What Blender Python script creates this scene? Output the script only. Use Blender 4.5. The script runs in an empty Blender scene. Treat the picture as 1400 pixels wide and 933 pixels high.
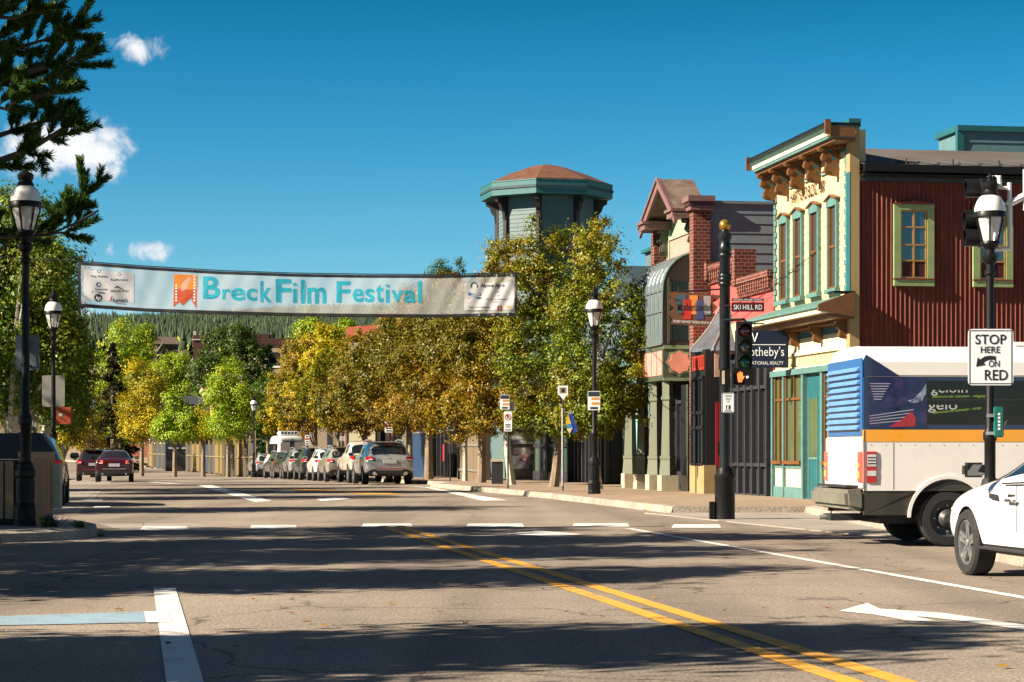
import bpy, bmesh, math, random
import numpy as np
from mathutils import Vector, Matrix, Quaternion
R = math.radians
SC = bpy.context.scene
COL = SC.collection
F, CX, HY, EYE = 3000.0, 700.0, 617.0, 1.30       # focal length in photo pixels, axis column, horizon row, eye height

# ---------------------------------------------------------------- camera
cam_d = bpy.data.cameras.new('camera'); cam = bpy.data.objects.new('camera', cam_d); COL.objects.link(cam)
cam.location = (0, 0, EYE); cam.rotation_euler = (R(90), 0, 0)
cam_d.sensor_width = 36.0; cam_d.lens = F*36.0/1400.0; cam_d.shift_y = (HY-466.5)/1400.0
cam_d.clip_start = 0.1; cam_d.clip_end = 9000
SC.camera = cam

# ---------------------------------------------------------------- light
SUN_EL = 31.0
SUN_H = Vector((-1.0, -0.34)).normalized()
SUN_DIR = Vector((SUN_H.x*math.cos(R(SUN_EL)), SUN_H.y*math.cos(R(SUN_EL)), math.sin(R(SUN_EL))))
SC.view_settings.view_transform = 'Standard'; SC.view_settings.look = 'None'
SC.view_settings.gamma = 1.0; SC.view_settings.use_curve_mapping = False
SC.view_settings.exposure = 1.52
sl = bpy.data.lights.new('sun', 'SUN'); so = bpy.data.objects.new('sun', sl); COL.objects.link(so)
sl.energy = 5.0; sl.angle = R(0.42); sl.color = (1.0, 0.87, 0.68)
so.rotation_euler = SUN_DIR.to_track_quat('Z', 'Y').to_euler(); so.location = (-60, -20, 60)

W = bpy.data.worlds.new('World'); SC.world = W; W.use_nodes = True
wn, wl = W.node_tree.nodes, W.node_tree.links
wn.clear()
sky = wn.new('ShaderNodeTexSky'); sky.sky_type = 'NISHITA'; sky.sun_disc = False
sky.sun_elevation = R(SUN_EL); sky.sun_rotation = math.atan2(SUN_H.x, SUN_H.y)
sky.altitude = 2900; sky.air_density = 1.0; sky.dust_density = 0.4; sky.ozone_density = 2.0
geo = wn.new('ShaderNodeTexCoord')
sepz = wn.new('ShaderNodeSeparateXYZ'); wl.new(geo.outputs['Generated'], sepz.inputs[0])
hs = wn.new('ShaderNodeHueSaturation'); hs.inputs['Hue'].default_value = 0.472; hs.inputs['Saturation'].default_value = 1.45
hs.inputs['Value'].default_value = 1.0
wl.new(sky.outputs[0], hs.inputs['Color'])
# the clear mountain sky: deep teal blue low down, deepening with height, unseen sky overhead dimmed and less blue to darken the shade
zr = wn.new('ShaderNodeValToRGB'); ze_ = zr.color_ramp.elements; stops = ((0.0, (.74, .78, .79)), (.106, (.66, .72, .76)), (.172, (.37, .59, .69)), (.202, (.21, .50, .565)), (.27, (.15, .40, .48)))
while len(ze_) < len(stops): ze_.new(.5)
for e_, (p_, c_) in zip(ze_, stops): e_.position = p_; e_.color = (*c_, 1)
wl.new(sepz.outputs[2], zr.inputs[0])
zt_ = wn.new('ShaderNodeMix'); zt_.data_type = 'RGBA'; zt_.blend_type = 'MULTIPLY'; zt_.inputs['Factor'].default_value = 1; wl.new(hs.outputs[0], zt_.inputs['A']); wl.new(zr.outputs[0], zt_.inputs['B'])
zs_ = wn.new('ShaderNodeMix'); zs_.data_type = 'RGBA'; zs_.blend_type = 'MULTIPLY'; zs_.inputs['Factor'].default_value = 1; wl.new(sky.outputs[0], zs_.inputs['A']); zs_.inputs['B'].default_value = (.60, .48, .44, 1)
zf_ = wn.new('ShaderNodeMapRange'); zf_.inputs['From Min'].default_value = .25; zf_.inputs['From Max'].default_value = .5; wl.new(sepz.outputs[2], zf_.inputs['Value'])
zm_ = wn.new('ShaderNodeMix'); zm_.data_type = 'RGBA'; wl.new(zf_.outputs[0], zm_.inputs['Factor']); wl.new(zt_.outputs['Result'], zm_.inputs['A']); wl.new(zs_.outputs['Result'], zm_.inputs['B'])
def wm(op, a, b=None, c=None):
    n = wn.new('ShaderNodeMath'); n.operation = op
    for i, v in enumerate((a, b, c)):
        if v is None: continue
        if isinstance(v, (int, float)): n.inputs[i].default_value = v
        else: wl.new(v, n.inputs[i])
    return n.outputs[0]
sx = wn.new('ShaderNodeSeparateXYZ'); wl.new(geo.outputs['Generated'], sx.inputs[0])
yy = wm('MAXIMUM', sx.outputs[1], 0.05)
tu = wm('DIVIDE', sx.outputs[0], yy); tv = wm('DIVIDE', sx.outputs[2], yy)     # tangents of the direction: right, up
cmb = wn.new('ShaderNodeCombineXYZ'); wl.new(tu, cmb.inputs[0]); wl.new(tv, cmb.inputs[1])
nz = wn.new('ShaderNodeTexNoise'); nz.inputs['Scale'].default_value = 62; nz.inputs['Detail'].default_value = 9; nz.inputs['Roughness'].default_value = 0.62
nz.inputs['Distortion'].default_value = 0.35; wl.new(cmb.outputs[0], nz.inputs['Vector'])
nzl = wn.new('ShaderNodeTexNoise'); nzl.inputs['Scale'].default_value = 24; nzl.inputs['Detail'].default_value = 5; wl.new(cmb.outputs[0], nzl.inputs['Vector'])
total = None
# small fair-weather clouds: direction (photo pixels turned to tangents), half width, half height, strength
for (px, py, rx, ry, s) in ((72, 205, 128, 54, 1.3), (110, 178, 45, 34, .8), (140, 232, 50, 22, .7), (192, 66, 50, 24, .74), (218, 345, 50, 20, 1.0), (172, 195, 14, 8, .5),
                            (115, 318, 22, 12, .48), (148, 340, 10, 14, .42), (8, 300, 60, 30, .6), (130, 425, 80, 16, .8), (-160, 150, 140, 50, 1.0), (1700, 300, 160, 40, 1.0)):
    du = wm('DIVIDE', wm('SUBTRACT', tu, (px-CX)/F), rx/F); dv = wm('DIVIDE', wm('SUBTRACT', tv, (HY-py)/F), ry/F)
    r2 = wm('ADD', wm('MULTIPLY', du, du), wm('MULTIPLY', dv, dv))
    e = wm('MULTIPLY', wm('MAXIMUM', wm('SUBTRACT', 1.0, wm('POWER', r2, 0.8)), -1.0), s)
    total = e if total is None else wm('MAXIMUM', total, e)
dens = wm('ADD', wm('MULTIPLY', total, 0.62), wm('ADD', wm('MULTIPLY', wm('SUBTRACT', nz.outputs[0], 0.5), 2.0), wm('MULTIPLY', wm('SUBTRACT', nzl.outputs[0], 0.5), 0.7)))
rmp = wn.new('ShaderNodeMapRange'); rmp.interpolation_type = 'SMOOTHSTEP'
rmp.inputs['From Min'].default_value = 0.14; rmp.inputs['From Max'].default_value = 0.74; wl.new(dens, rmp.inputs['Value'])
front = wm('GREATER_THAN', sx.outputs[1], 0.06)
cf = wm('MULTIPLY', rmp.outputs[0], wm('MULTIPLY', front, 0.97))
cshade = wn.new('ShaderNodeMapRange'); cshade.inputs['From Min'].default_value = 0.3; cshade.inputs['From Max'].default_value = 1.0; wl.new(dens, cshade.inputs['Value'])
ccol = wn.new('ShaderNodeMix'); ccol.data_type = 'RGBA'; wl.new(cshade.outputs[0], ccol.inputs['Factor'])
ccol.inputs['A'].default_value = (4.6, 5.0, 5.6, 1); ccol.inputs['B'].default_value = (7.2, 7.1, 6.9, 1)
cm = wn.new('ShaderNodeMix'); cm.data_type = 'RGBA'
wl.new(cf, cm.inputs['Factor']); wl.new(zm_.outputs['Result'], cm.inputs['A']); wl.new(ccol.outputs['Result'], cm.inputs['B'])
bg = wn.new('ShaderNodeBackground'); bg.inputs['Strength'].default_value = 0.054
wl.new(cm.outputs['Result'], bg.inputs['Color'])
wo = wn.new('ShaderNodeOutputWorld'); wl.new(bg.outputs[0], wo.inputs['Surface'])
SC.cycles.max_bounces = 6; SC.cycles.diffuse_bounces = 3; SC.cycles.glossy_bounces = 3; SC.cycles.transmission_bounces = 4
SC.cycles.transparent_max_bounces = 8; SC.cycles.caustics_reflective = False; SC.cycles.caustics_refractive = False
SC.cycles.use_denoising = True

# ---------------------------------------------------------------- places
TH = math.atan(0.168)                         # the street runs this much to the left of the camera's axis
CT, ST = math.cos(TH), math.sin(TH)
def gz(y):                                    # height of the ground along the valley
    return float(np.interp(y, [-200, 85, 150, 200, 260, 400, 700, 2500, 3200], [0, 0, -.45, -.25, .4, 5, 26, 150, 120]))
def at(px, py, y):                            # the point seen at a photo pixel, y metres ahead
    return Vector(((px-CX)*y/F, y, EYE+(HY-py)*y/F))
def on(px, y, dz=0.0):                        # the ground point below a photo column, y metres ahead
    return Vector(((px-CX)*y/F, y, gz(y)+dz))
def gp(px, py, z=0.0):                        # flat ground point seen at a photo pixel
    y = (EYE-z)*F/(py-HY); return Vector(((px-CX)*y/F, y, z))
def street(u, v, z=0.0): return Vector((u*CT-v*ST, u*ST+v*CT, z))
def vpx(px, u):                               # distance along the street of a column seen on the line u
    k = (px-CX)/F                             # X = u CT - v ST = k (u ST + v CT)
    return u*(CT-k*ST)/(ST+k*CT)
def upx(px, v):                               # the same across the street on the plane v
    k = (px-CX)/F
    return v*(ST+k*CT)/(CT-k*ST)
def zpy(py, y): return EYE+(HY-py)*y/F
# ---------------------------------------------------------------- helpers: materials
def lin(h):
    h = h.lstrip('#'); c = [int(h[i:i+2], 16)/255 for i in (0, 2, 4)]
    return tuple(((v/12.92) if v <= .04045 else ((v+.055)/1.055)**2.4) for v in c)
MATS = {}
def col4(c): return (*(lin(c) if isinstance(c, str) else c), 1.0)
class NT:
    def __init__(s, name):
        s.m = bpy.data.materials.new(name); s.m.use_nodes = True; s.n = s.m.node_tree.nodes; s.l = s.m.node_tree.links
        s.b = s.n['Principled BSDF']; s.out = s.n['Material Output']; s._tc = None
    def tc(s):
        if s._tc is None: s._tc = s.n.new('ShaderNodeTexCoord')
        return s._tc.outputs['Object']
    def mapv(s, scale=(1, 1, 1), rot=(0, 0, 0)):
        mp = s.n.new('ShaderNodeMapping'); mp.inputs['Scale'].default_value = scale; mp.inputs['Rotation'].default_value = rot
        s.l.new(s.tc(), mp.inputs['Vector']); return mp.outputs[0]
    def noise(s, scale, detail=4, rough=.55, vec=None, dist=0):
        n = s.n.new('ShaderNodeTexNoise'); n.inputs['Scale'].default_value = scale; n.inputs['Detail'].default_value = detail
        n.inputs['Roughness'].default_value = rough; n.inputs['Distortion'].default_value = dist
        s.l.new(vec if vec is not None else s.tc(), n.inputs['Vector']); return n.outputs['Fac']
    def ramp(s, fac, stops, interp='LINEAR'):
        r = s.n.new('ShaderNodeValToRGB'); r.color_ramp.interpolation = interp; e = r.color_ramp.elements
        while len(e) < len(stops): e.new(0.5)
        for i, (p, c) in enumerate(stops):
            e[i].position = p; e[i].color = col4(c) if not isinstance(c, (int, float)) else (c, c, c, 1)
        s.l.new(fac, r.inputs[0]); return r.outputs[0]
    def mix(s, fac, a, b, mode='MIX'):
        n = s.n.new('ShaderNodeMix'); n.data_type = 'RGBA'; n.blend_type = mode
        for k, v in (('Factor', fac), ('A', a), ('B', b)):
            if isinstance(v, (int, float)): n.inputs[k].default_value = v if k == 'Factor' else (v, v, v, 1)
            elif isinstance(v, (tuple, str)): n.inputs[k].default_value = col4(v) if len(v) != 4 else v
            else: s.l.new(v, n.inputs[k])
        return n.outputs['Result']
    def math(s, op, a, b=None):
        n = s.n.new('ShaderNodeMath'); n.operation = op
        for i, v in enumerate((a, b)):
            if v is None: continue
            if isinstance(v, (int, float)): n.inputs[i].default_value = v
            else: s.l.new(v, n.inputs[i])
        return n.outputs[0]
    def bump(s, h, strength=.3, dist=.01):
        b = s.n.new('ShaderNodeBump'); b.inputs['Strength'].default_value = strength; b.inputs['Distance'].default_value = dist
        s.l.new(h, b.inputs['Height']); s.l.new(b.outputs[0], s.b.inputs['Normal'])
    def set(s, **k):
        for n, v in k.items():
            i = s.b.inputs[n.replace('_', ' ')]
            if isinstance(v, (int, float)): i.default_value = v
            elif isinstance(v, (tuple, str)): i.default_value = col4(v)
            else: s.l.new(v, i)
def paint(name, c, rough=.55, metal=0.0, var=.16, scale=3.0, bump=.12, coat=0.0, streak=False, spec=.5):
    """a painted or plain surface: its colour, soft dirt and wear, a little roughness relief"""
    if name in MATS: return MATS[name]
    t = NT(name); base = col4(c)
    v = t.mapv((1, 1, .12)) if streak else None
    n1 = t.noise(scale, 6, .6, v); n2 = t.noise(scale*9, 4, .6)
    f = t.math('ADD', t.math('MULTIPLY', n1, .7), t.math('MULTIPLY', n2, .3))
    dk = tuple(x*(1-1.6*var) for x in base[:3]); lt = tuple(min(1, x*(1+.8*var)) for x in base[:3])
    t.set(Base_Color=t.ramp(f, [(.3, dk), (.72, lt)]), Metallic=metal, Coat_Weight=coat)
    t.b.inputs['Specular IOR Level'].default_value = spec
    t.set(Roughness=t.ramp(n2, [(.3, max(.02, rough-.08)), (.7, min(1, rough+.1))]))
    if coat: t.b.inputs['Coat Roughness'].default_value = .05
    if bump: t.bump(t.noise(scale*25, 3), bump, .004)
    MATS[name] = t.m; return t.m
def glow(name, c, strength):
    if name in MATS: return MATS[name]
    t = NT(name); t.set(Base_Color=c, Emission_Color=c, Emission_Strength=strength, Roughness=.3); MATS[name] = t.m; return t.m
def glass(name, c=(.02, .03, .035), rough=.04, spec=.8):
    """dark reflecting window glass with a slight waviness"""
    if name in MATS: return MATS[name]
    t = NT(name); t.set(Base_Color=c, Roughness=rough, Metallic=0.0); t.b.inputs['Specular IOR Level'].default_value = spec
    t.b.inputs['IOR'].default_value = 1.6
    t.bump(t.noise(1.3, 3), .06, .02); MATS[name] = t.m; return t.m
def bricks(name, c1, c2, mortar, scale=5.0, axis='y'):
    if name in MATS: return MATS[name]
    t = NT(name); cx = t.n.new('ShaderNodeSeparateXYZ'); t.l.new(t.tc(), cx.inputs[0])
    cb = t.n.new('ShaderNodeCombineXYZ'); t.l.new(t.math('ADD', cx.outputs[0], cx.outputs[1]), cb.inputs[0]); t.l.new(cx.outputs[2], cb.inputs[1])
    b = t.n.new('ShaderNodeTexBrick'); t.l.new(cb.outputs[0], b.inputs['Vector']); b.inputs['Scale'].default_value = scale
    b.inputs['Color1'].default_value = col4(c1); b.inputs['Color2'].default_value = col4(c2); b.inputs['Mortar'].default_value = col4(mortar)
    b.inputs['Mortar Size'].default_value = .015
    t.set(Base_Color=t.mix(.5, b.outputs[0], t.ramp(t.noise(4, 5), [(.3, .25), (.7, 1.0)]), 'MULTIPLY'), Roughness=.85)
    t.bump(b.outputs['Fac'], -.4, .01); MATS[name] = t.m; return t.m
def leaf_mat(name, tones, shade=.3, patch=None, pscale=.35, gain=1.0):
    """leaves: each one takes its own tone; patches of the crown lean to the second set of tones"""
    if name in MATS: return MATS[name]
    t = NT(name); t.n.remove(t.b)
    dim = lambda L: [tuple(v*gain for v in lin(x)) for x in L]
    tones = dim(tones); patch = dim(patch) if patch else None
    g = t.n.new('ShaderNodeNewGeometry'); k = len(tones)
    c = t.ramp(g.outputs['Random Per Island'], [((i+.5)/k, x) for i, x in enumerate(tones)])
    if patch:
        k2 = len(patch); c2 = t.ramp(g.outputs['Random Per Island'], [((i+.5)/k2, x) for i, x in enumerate(patch)])
        c = t.mix(t.ramp(t.noise(pscale, 3), [(.42, 0.0), (.6, 1.0)]), c, c2)
    d = t.n.new('ShaderNodeBsdfDiffuse'); tr = t.n.new('ShaderNodeBsdfTranslucent'); gl = t.n.new('ShaderNodeBsdfGlossy')
    gl.inputs['Roughness'].default_value = .45; gl.inputs['Color'].default_value = (.9, .9, .9, 1)
    t.l.new(c, d.inputs['Color']); t.l.new(c, tr.inputs['Color'])
    m1 = t.n.new('ShaderNodeMixShader'); m1.inputs[0].default_value = shade; t.l.new(d.outputs[0], m1.inputs[1]); t.l.new(tr.outputs[0], m1.inputs[2])
    m2 = t.n.new('ShaderNodeMixShader'); m2.inputs[0].default_value = .02; t.l.new(m1.outputs[0], m2.inputs[1]); t.l.new(gl.outputs[0], m2.inputs[2])
    t.l.new(m2.outputs[0], t.out.inputs['Surface']); MATS[name] = t.m; return t.m

# ---------------------------------------------------------------- helpers: objects
def tag(o, label=None, cat=None, group=None, kind=None):
    for k, v in (('label', label), ('category', cat), ('group', group), ('kind', kind)):
        if v: o[k] = v
    return o
def thing(name, label, cat, loc=(0, 0, 0), rz=0.0, group=None):
    o = bpy.data.objects.new(name, None); COL.objects.link(o); o.empty_display_size = .3
    o.location = loc; o.rotation_euler = (0, 0, rz); return tag(o, label, cat, group)
def copy_tree(o, parent=None):
    c = o.copy(); COL.objects.link(c); c.parent = parent
    for ch in list(o.children): copy_tree(ch, c)
    return c
class MB:
    """collects boxes, tubes, turned and extruded shapes and links them as one mesh object"""
    def __init__(s): s.v = []; s.f = []; s.mi = []; s.cur = 0
    def add(s, vs, fs, M=None):
        b = len(s.v)
        for p in vs: s.v.append(tuple(M @ Vector(p)) if M is not None else tuple(p))
        for f in fs: s.f.append([b+i for i in f]); s.mi.append(s.cur)
        return s
    def box(s, x0, x1, y0, y1, z0, z1, M=None):
        vs = [(x, y, z) for z in (z0, z1) for (x, y) in ((x0, y0), (x1, y0), (x1, y1), (x0, y1))]
        return s.add(vs, [(0, 3, 2, 1), (4, 5, 6, 7), (0, 1, 5, 4), (1, 2, 6, 5), (2, 3, 7, 6), (3, 0, 4, 7)], M)
    def quad(s, *p): return s.add(p, [tuple(range(len(p)))])
    def prism(s, pts, off, M=None):                       # polygon (3D points) pushed along off
        n = len(pts); o = Vector(off); vs = [Vector(p) for p in pts]+[Vector(p)+o for p in pts]
        nrm = Vector((0, 0, 0))
        for i in range(n): nrm += Vector(pts[i]).cross(Vector(pts[(i+1) % n]))
        flip = nrm.dot(o) > 0
        fs = [tuple(range(n)), tuple(range(2*n-1, n-1, -1))]+[(i, i+n, (i+1) % n+n, (i+1) % n) for i in range(n)]
        if flip: fs = [tuple(reversed(f)) for f in fs]
        return s.add(vs, fs, M)
    def lathe(s, prof, n=16, c=(0, 0, 0), M=None, cap=True):  # profile of (radius, z)
        vs = []; fs = []; k = len(prof)
        for r, z in prof:
            for i in range(n): a = 2*math.pi*i/n; vs.append((c[0]+r*math.cos(a), c[1]+r*math.sin(a), c[2]+z))
        for j in range(k-1):
            for i in range(n): fs.append((j*n+i, j*n+(i+1) % n, (j+1)*n+(i+1) % n, (j+1)*n+i))
        if cap: fs.append(tuple(range(n-1, -1, -1))); fs.append(tuple(range((k-1)*n, k*n)))
        return s.add(vs, fs, M)
    def tube(s, pts, rad, n=8, cap=True):
        pts = [Vector(p) for p in pts]; k = len(pts)
        if isinstance(rad, (int, float)): rad = [rad]*k
        vs = []; fs = []; up = None
        for j in range(k):
            d = (pts[min(j+1, k-1)]-pts[max(j-1, 0)]).normalized()
            if up is None: up = Vector((0, 0, 1)) if abs(d.z) < .9 else Vector((1, 0, 0))
            x = d.cross(up).normalized(); y = d.cross(x).normalized(); up = -y if False else up
            for i in range(n):
                a = 2*math.pi*i/n; vs.append(pts[j]+x*math.cos(a)*rad[j]+y*math.sin(a)*rad[j])
        for j in range(k-1):
            for i in range(n): fs.append((j*n+i, (j+1)*n+i, (j+1)*n+(i+1) % n, j*n+(i+1) % n))
        if cap: fs.append(tuple(range(n))); fs.append(tuple(range(k*n-1, (k-1)*n-1, -1)))
        return s.add(vs, fs)
    def text(s, txt, size, M, bold=0.0, ext=.004, align='CENTER', sx=1.0, shear=0.0):
        c = bpy.data.curves.new('t', 'FONT'); c.body = txt; c.size = size; c.extrude = ext; c.offset = bold*size
        c.align_x = align; c.align_y = 'CENTER'; c.shear = shear; c.resolution_u = 3
        o = bpy.data.objects.new('t', c); COL.objects.link(o)
        me = bpy.data.meshes.new_from_object(o.evaluated_get(bpy.context.evaluated_depsgraph_get()))
        S = Matrix.Diagonal((sx, 1, 1, 1))
        s.add([v.co.copy() for v in me.vertices], [tuple(p.vertices) for p in me.polygons], M @ S)
        bpy.data.objects.remove(o); bpy.data.curves.remove(c); bpy.data.meshes.remove(me); return s
    def fit(s, txt, w, h, M, bold=0.0, ext=.002, shear=0.0):   # lettering stretched to w by h, centred
        t = MB().text(txt, 1.0, Matrix.Identity(4), bold, 0.0, 'LEFT', 1.0, shear); xs = [v[0] for v in t.v]; ys = [v[1] for v in t.v]
        x0, x1, y0, y1 = min(xs), max(xs), min(ys), max(ys)
        S = Matrix.Diagonal((w/(x1-x0), h/(y1-y0), 1, 1)) @ Matrix.Translation((-(x0+x1)/2, -(y0+y1)/2, 0))
        return s.add(t.v, t.f, M @ S)
    def build(s, name, mat, parent=None, smooth=False, bevel=0.0, label=None):
        me = bpy.data.meshes.new(name); me.from_pydata(s.v, [], s.f); me.update()
        for m in (mat if isinstance(mat, (list, tuple)) else [mat]): me.materials.append(m)
        if any(s.mi): me.polygons.foreach_set('material_index', s.mi)
        if bevel:
            bm = bmesh.new(); bm.from_mesh(me)
            bmesh.ops.remove_doubles(bm, verts=bm.verts, dist=1e-5)
            es = [e for e in bm.edges if len(e.link_faces) == 2 and e.calc_face_angle(0) > .6]
            bmesh.ops.bevel(bm, geom=es, offset=bevel, segments=2, affect='EDGES', clamp_overlap=True); bm.to_mesh(me); bm.free()
        if smooth:
            me.shade_smooth()
            try: me.set_sharp_from_angle(angle=R(38))
            except Exception: pass
        o = bpy.data.objects.new(name, me); COL.objects.link(o); o.parent = parent
        if label: o['label'] = label
        return o
def fast_mesh(name, verts, quads, mat, parent=None, attr=None):
    me = bpy.data.meshes.new(name); nv, k = len(verts), quads.shape[1]; nf = len(quads)
    me.vertices.add(nv); me.vertices.foreach_set('co', verts.astype(np.float32).ravel())
    me.loops.add(nf*k); me.loops.foreach_set('vertex_index', quads.astype(np.int32).ravel())
    me.polygons.add(nf); me.polygons.foreach_set('loop_start', (np.arange(nf)*k).astype(np.int32))
    try: me.polygons.foreach_set('loop_total', np.full(nf, k, np.int32))
    except Exception: pass
    if attr is not None:
        a = me.attributes.new('tone', 'FLOAT', 'POINT'); a.data.foreach_set('value', attr.astype(np.float32))
    me.update(calc_edges=True); me.validate(); me.materials.append(mat)
    o = bpy.data.objects.new(name, me); COL.objects.link(o); o.parent = parent; return o
def rotz(a): return Matrix.Rotation(a, 4, 'Z')
def face_cam(x, y, z, rz=0.0):      # matrix for lettering or a plate that faces the camera (towards -y), turned by rz
    return Matrix.Translation((x, y, z)) @ rotz(rz) @ Matrix.Rotation(R(90), 4, 'X')
def face_left(x, y, z):             # lettering on a facade that faces -x
    return Matrix.Translation((x, y, z)) @ rotz(R(-90)) @ Matrix.Rotation(R(90), 4, 'X')
rnd = random.Random(7)
M_black = paint('black_enamel', (.008, .008, .0085), .42, var=.2, spec=.22)
M_dark = paint('dark_metal', (.03, .031, .034), .5, .3)
M_galv = paint('galvanised_steel', (.45, .46, .47), .4, .7)
M_white = paint('white_paint', (.78, .78, .76), .45)
M_signw = paint('sign_white', (.72, .75, .78), .35, var=.05)
M_signb = paint('sign_black', (.012, .012, .014), .5, var=.05)
M_conc = paint('concrete', (.36, .33, .29), .85, var=.22, scale=1.5, bump=.4)
M_glass = glass('window_glass')
M_gold = paint('gold_paint', (.7, .45, .12), .3, .4)
M_red = paint('sign_red', (.5, .02, .02), .4)
# ---------------------------------------------------------------- the setting: ground, roads, pavements, markings
YS = [-60, -20, 0, 10, 20, 30, 40, 50, 60, 70, 80, 85, 95, 105, 115, 125, 135, 150, 165, 180, 200, 220, 240, 260, 300, 350, 400, 460, 520, 580, 640, 700]+list(range(800, 3300, 100))
def make_ground():
    xs = [-2600, -1500, -900, -600, -400, -250, -150, -90, -60, -40, -20, 0, 20, 45, 90, 150, 250, 400, 700, 1200, 2000]
    mb = MB()
    for y in YS:
        for x in xs:
            h = gz(y)
            if y > 700: h += (8*math.sin(x*.004+y*.003)+5*math.sin(x*.011-y*.006))*min(1, (y-700)/900)
            mb.v.append((x, y, h))
    n = len(xs)
    for j in range(len(YS)-1):
        for i in range(n-1): mb.f.append((j*n+i, j*n+i+1, (j+1)*n+i+1, (j+1)*n+i)); mb.mi.append(0)
    t = NT('meadow'); c = t.ramp(t.noise(.05, 8, .65), [(.35, '#4a4a26'), (.5, '#6b5d35'), (.68, '#3c4a22')]); t.set(Base_Color=c, Roughness=.95)
    o = mb.build('ground', t.m); tag(o, kind='structure')
    return o
make_ground()
def asphalt(name, a, b, warm=1.0):
    t = NT(name)
    st = t.mapv((1, .07, 1), (0, 0, -TH))
    lanes = t.noise(.9, 3, .5, st); blot = t.noise(.35, 6, .62); sp = t.noise(38, 3, .75); sp2 = t.noise(110, 2, .7); tar = t.noise(.55, 2, .5, t.mapv((1, .05, 1), (0, 0, -TH)))
    base = t.ramp(t.math('ADD', t.math('MULTIPLY', lanes, .45), t.math('MULTIPLY', blot, .55)), [(.34, a), (.62, b)])
    base = t.mix(.85, base, t.ramp(t.math('ADD', t.math('MULTIPLY', sp, .65), t.math('MULTIPLY', sp2, .35)), [(.36, .30), (.5, .98), (.64, 2.0)]), 'MULTIPLY')
    base = t.mix(.55, base, t.ramp(tar, [(.40, .62), (.5, 1.0), (.62, 1.08)]), 'MULTIPLY')
    base = t.mix(t.ramp(t.noise(1.7, 3, .6), [(.66, 0.0), (.72, .45)]), base, (.07, .06, .052))
    v = t.n.new('ShaderNodeTexVoronoi'); v.feature = 'DISTANCE_TO_EDGE'; v.inputs['Scale'].default_value = .22
    wv = t.n.new('ShaderNodeVectorMath'); wv.operation = 'ADD'; t.l.new(t.tc(), wv.inputs[0])
    nn = t.n.new('ShaderNodeTexNoise'); nn.inputs['Scale'].default_value = .9; nn.inputs['Detail'].default_value = 6; t.l.new(t.tc(), nn.inputs['Vector'])
    sc = t.n.new('ShaderNodeVectorMath'); sc.operation = 'SCALE'; sc.inputs['Scale'].default_value = 1.6; t.l.new(nn.outputs['Color'], sc.inputs[0]); t.l.new(sc.outputs[0], wv.inputs[1])
    t.l.new(wv.outputs[0], v.inputs['Vector'])
    crack = t.ramp(v.outputs['Distance'], [(.0, .12), (.007, 1.0)])
    base = t.mix(.75, base, crack, 'MULTIPLY')
    t.set(Base_Color=base, Roughness=t.ramp(sp, [(.3, .72), (.7, .95)])); t.b.inputs['Specular IOR Level'].default_value = .25
    t.bump(sp, .55, .012)
    return t.m
M_asph = asphalt('asphalt', (.178, .149, .123), (.278, .230, .186))
mb = MB()
xs = [-70, -40, -20, 0, 20, 45]; ys = [y for y in YS if y <= 300]
for y in ys:
    for x in xs: mb.v.append((x, y, gz(y)+.004))
for j in range(len(ys)-1):
    for i in range(len(xs)-1): mb.f.append((j*6+i, j*6+i+1, (j+1)*6+i+1, (j+1)*6+i)); mb.mi.append(0)
tag(mb.build('road', M_asph), kind='structure')

def strip(name, mat, inner, outer, ys, h, kerb=None, kmat=None):
    """a pavement between two lines a(Y) (offsets from the street's axis line at the camera), its top h above the road, with a kerb along the inner line"""
    ys = sorted(set(ys)); mb = MB(); kb = MB()
    def X(fn, y): return float(np.interp(y, [p[0] for p in fn], [p[1] for p in fn]))-.168*y
    s = 1 if X(outer, ys[0]) > X(inner, ys[0]) else -1
    kw = .17
    for j in range(len(ys)-1):
        q = []
        for y in (ys[j], ys[j+1]):
            xi, xo, z = X(inner, y), X(outer, y), gz(y)+h
            q.append((xi, xo, z, y))
        (ai, ao, az, ay), (bi, bo, bz, by) = q
        k = s*kw if kerb else 0
        pts = [(ai+k, ay, az), (ao, ay, az), (bo, by, bz), (bi+k, by, bz)]
        mb.quad(*(pts if s > 0 else pts[::-1]))
        if kerb:
            g = .012; bat = .035*s
            for (p, q2) in (((ai-bat*0-bat, -h), (ai, 0)), ((ai, 0), (ai+k-g*s, .004)), ((ai+k-g*s, .004), (ai+k, -.004))):
                d0 = bi-ai
                pts = [(p[0], ay, az+p[1]), (q2[0], ay, az+q2[1]), (q2[0]+d0, by, bz+q2[1]), (p[0]+d0, by, bz+p[1])]
                kb.quad(*(pts if s > 0 else pts[::-1]))
    # near end
    y = ys[0]; xi, xo, z = X(inner, y), X(outer, y), gz(y)+h
    (kb if kerb else mb).quad((xi, y, z-h), (xo, y, z-h), (xo, y, z), (xi, y, z))
    o = mb.build(name, mat); tag(o, kind='structure')
    if kerb: tag(kb.build('kerb', kmat), kind='structure')
    return o
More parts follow.
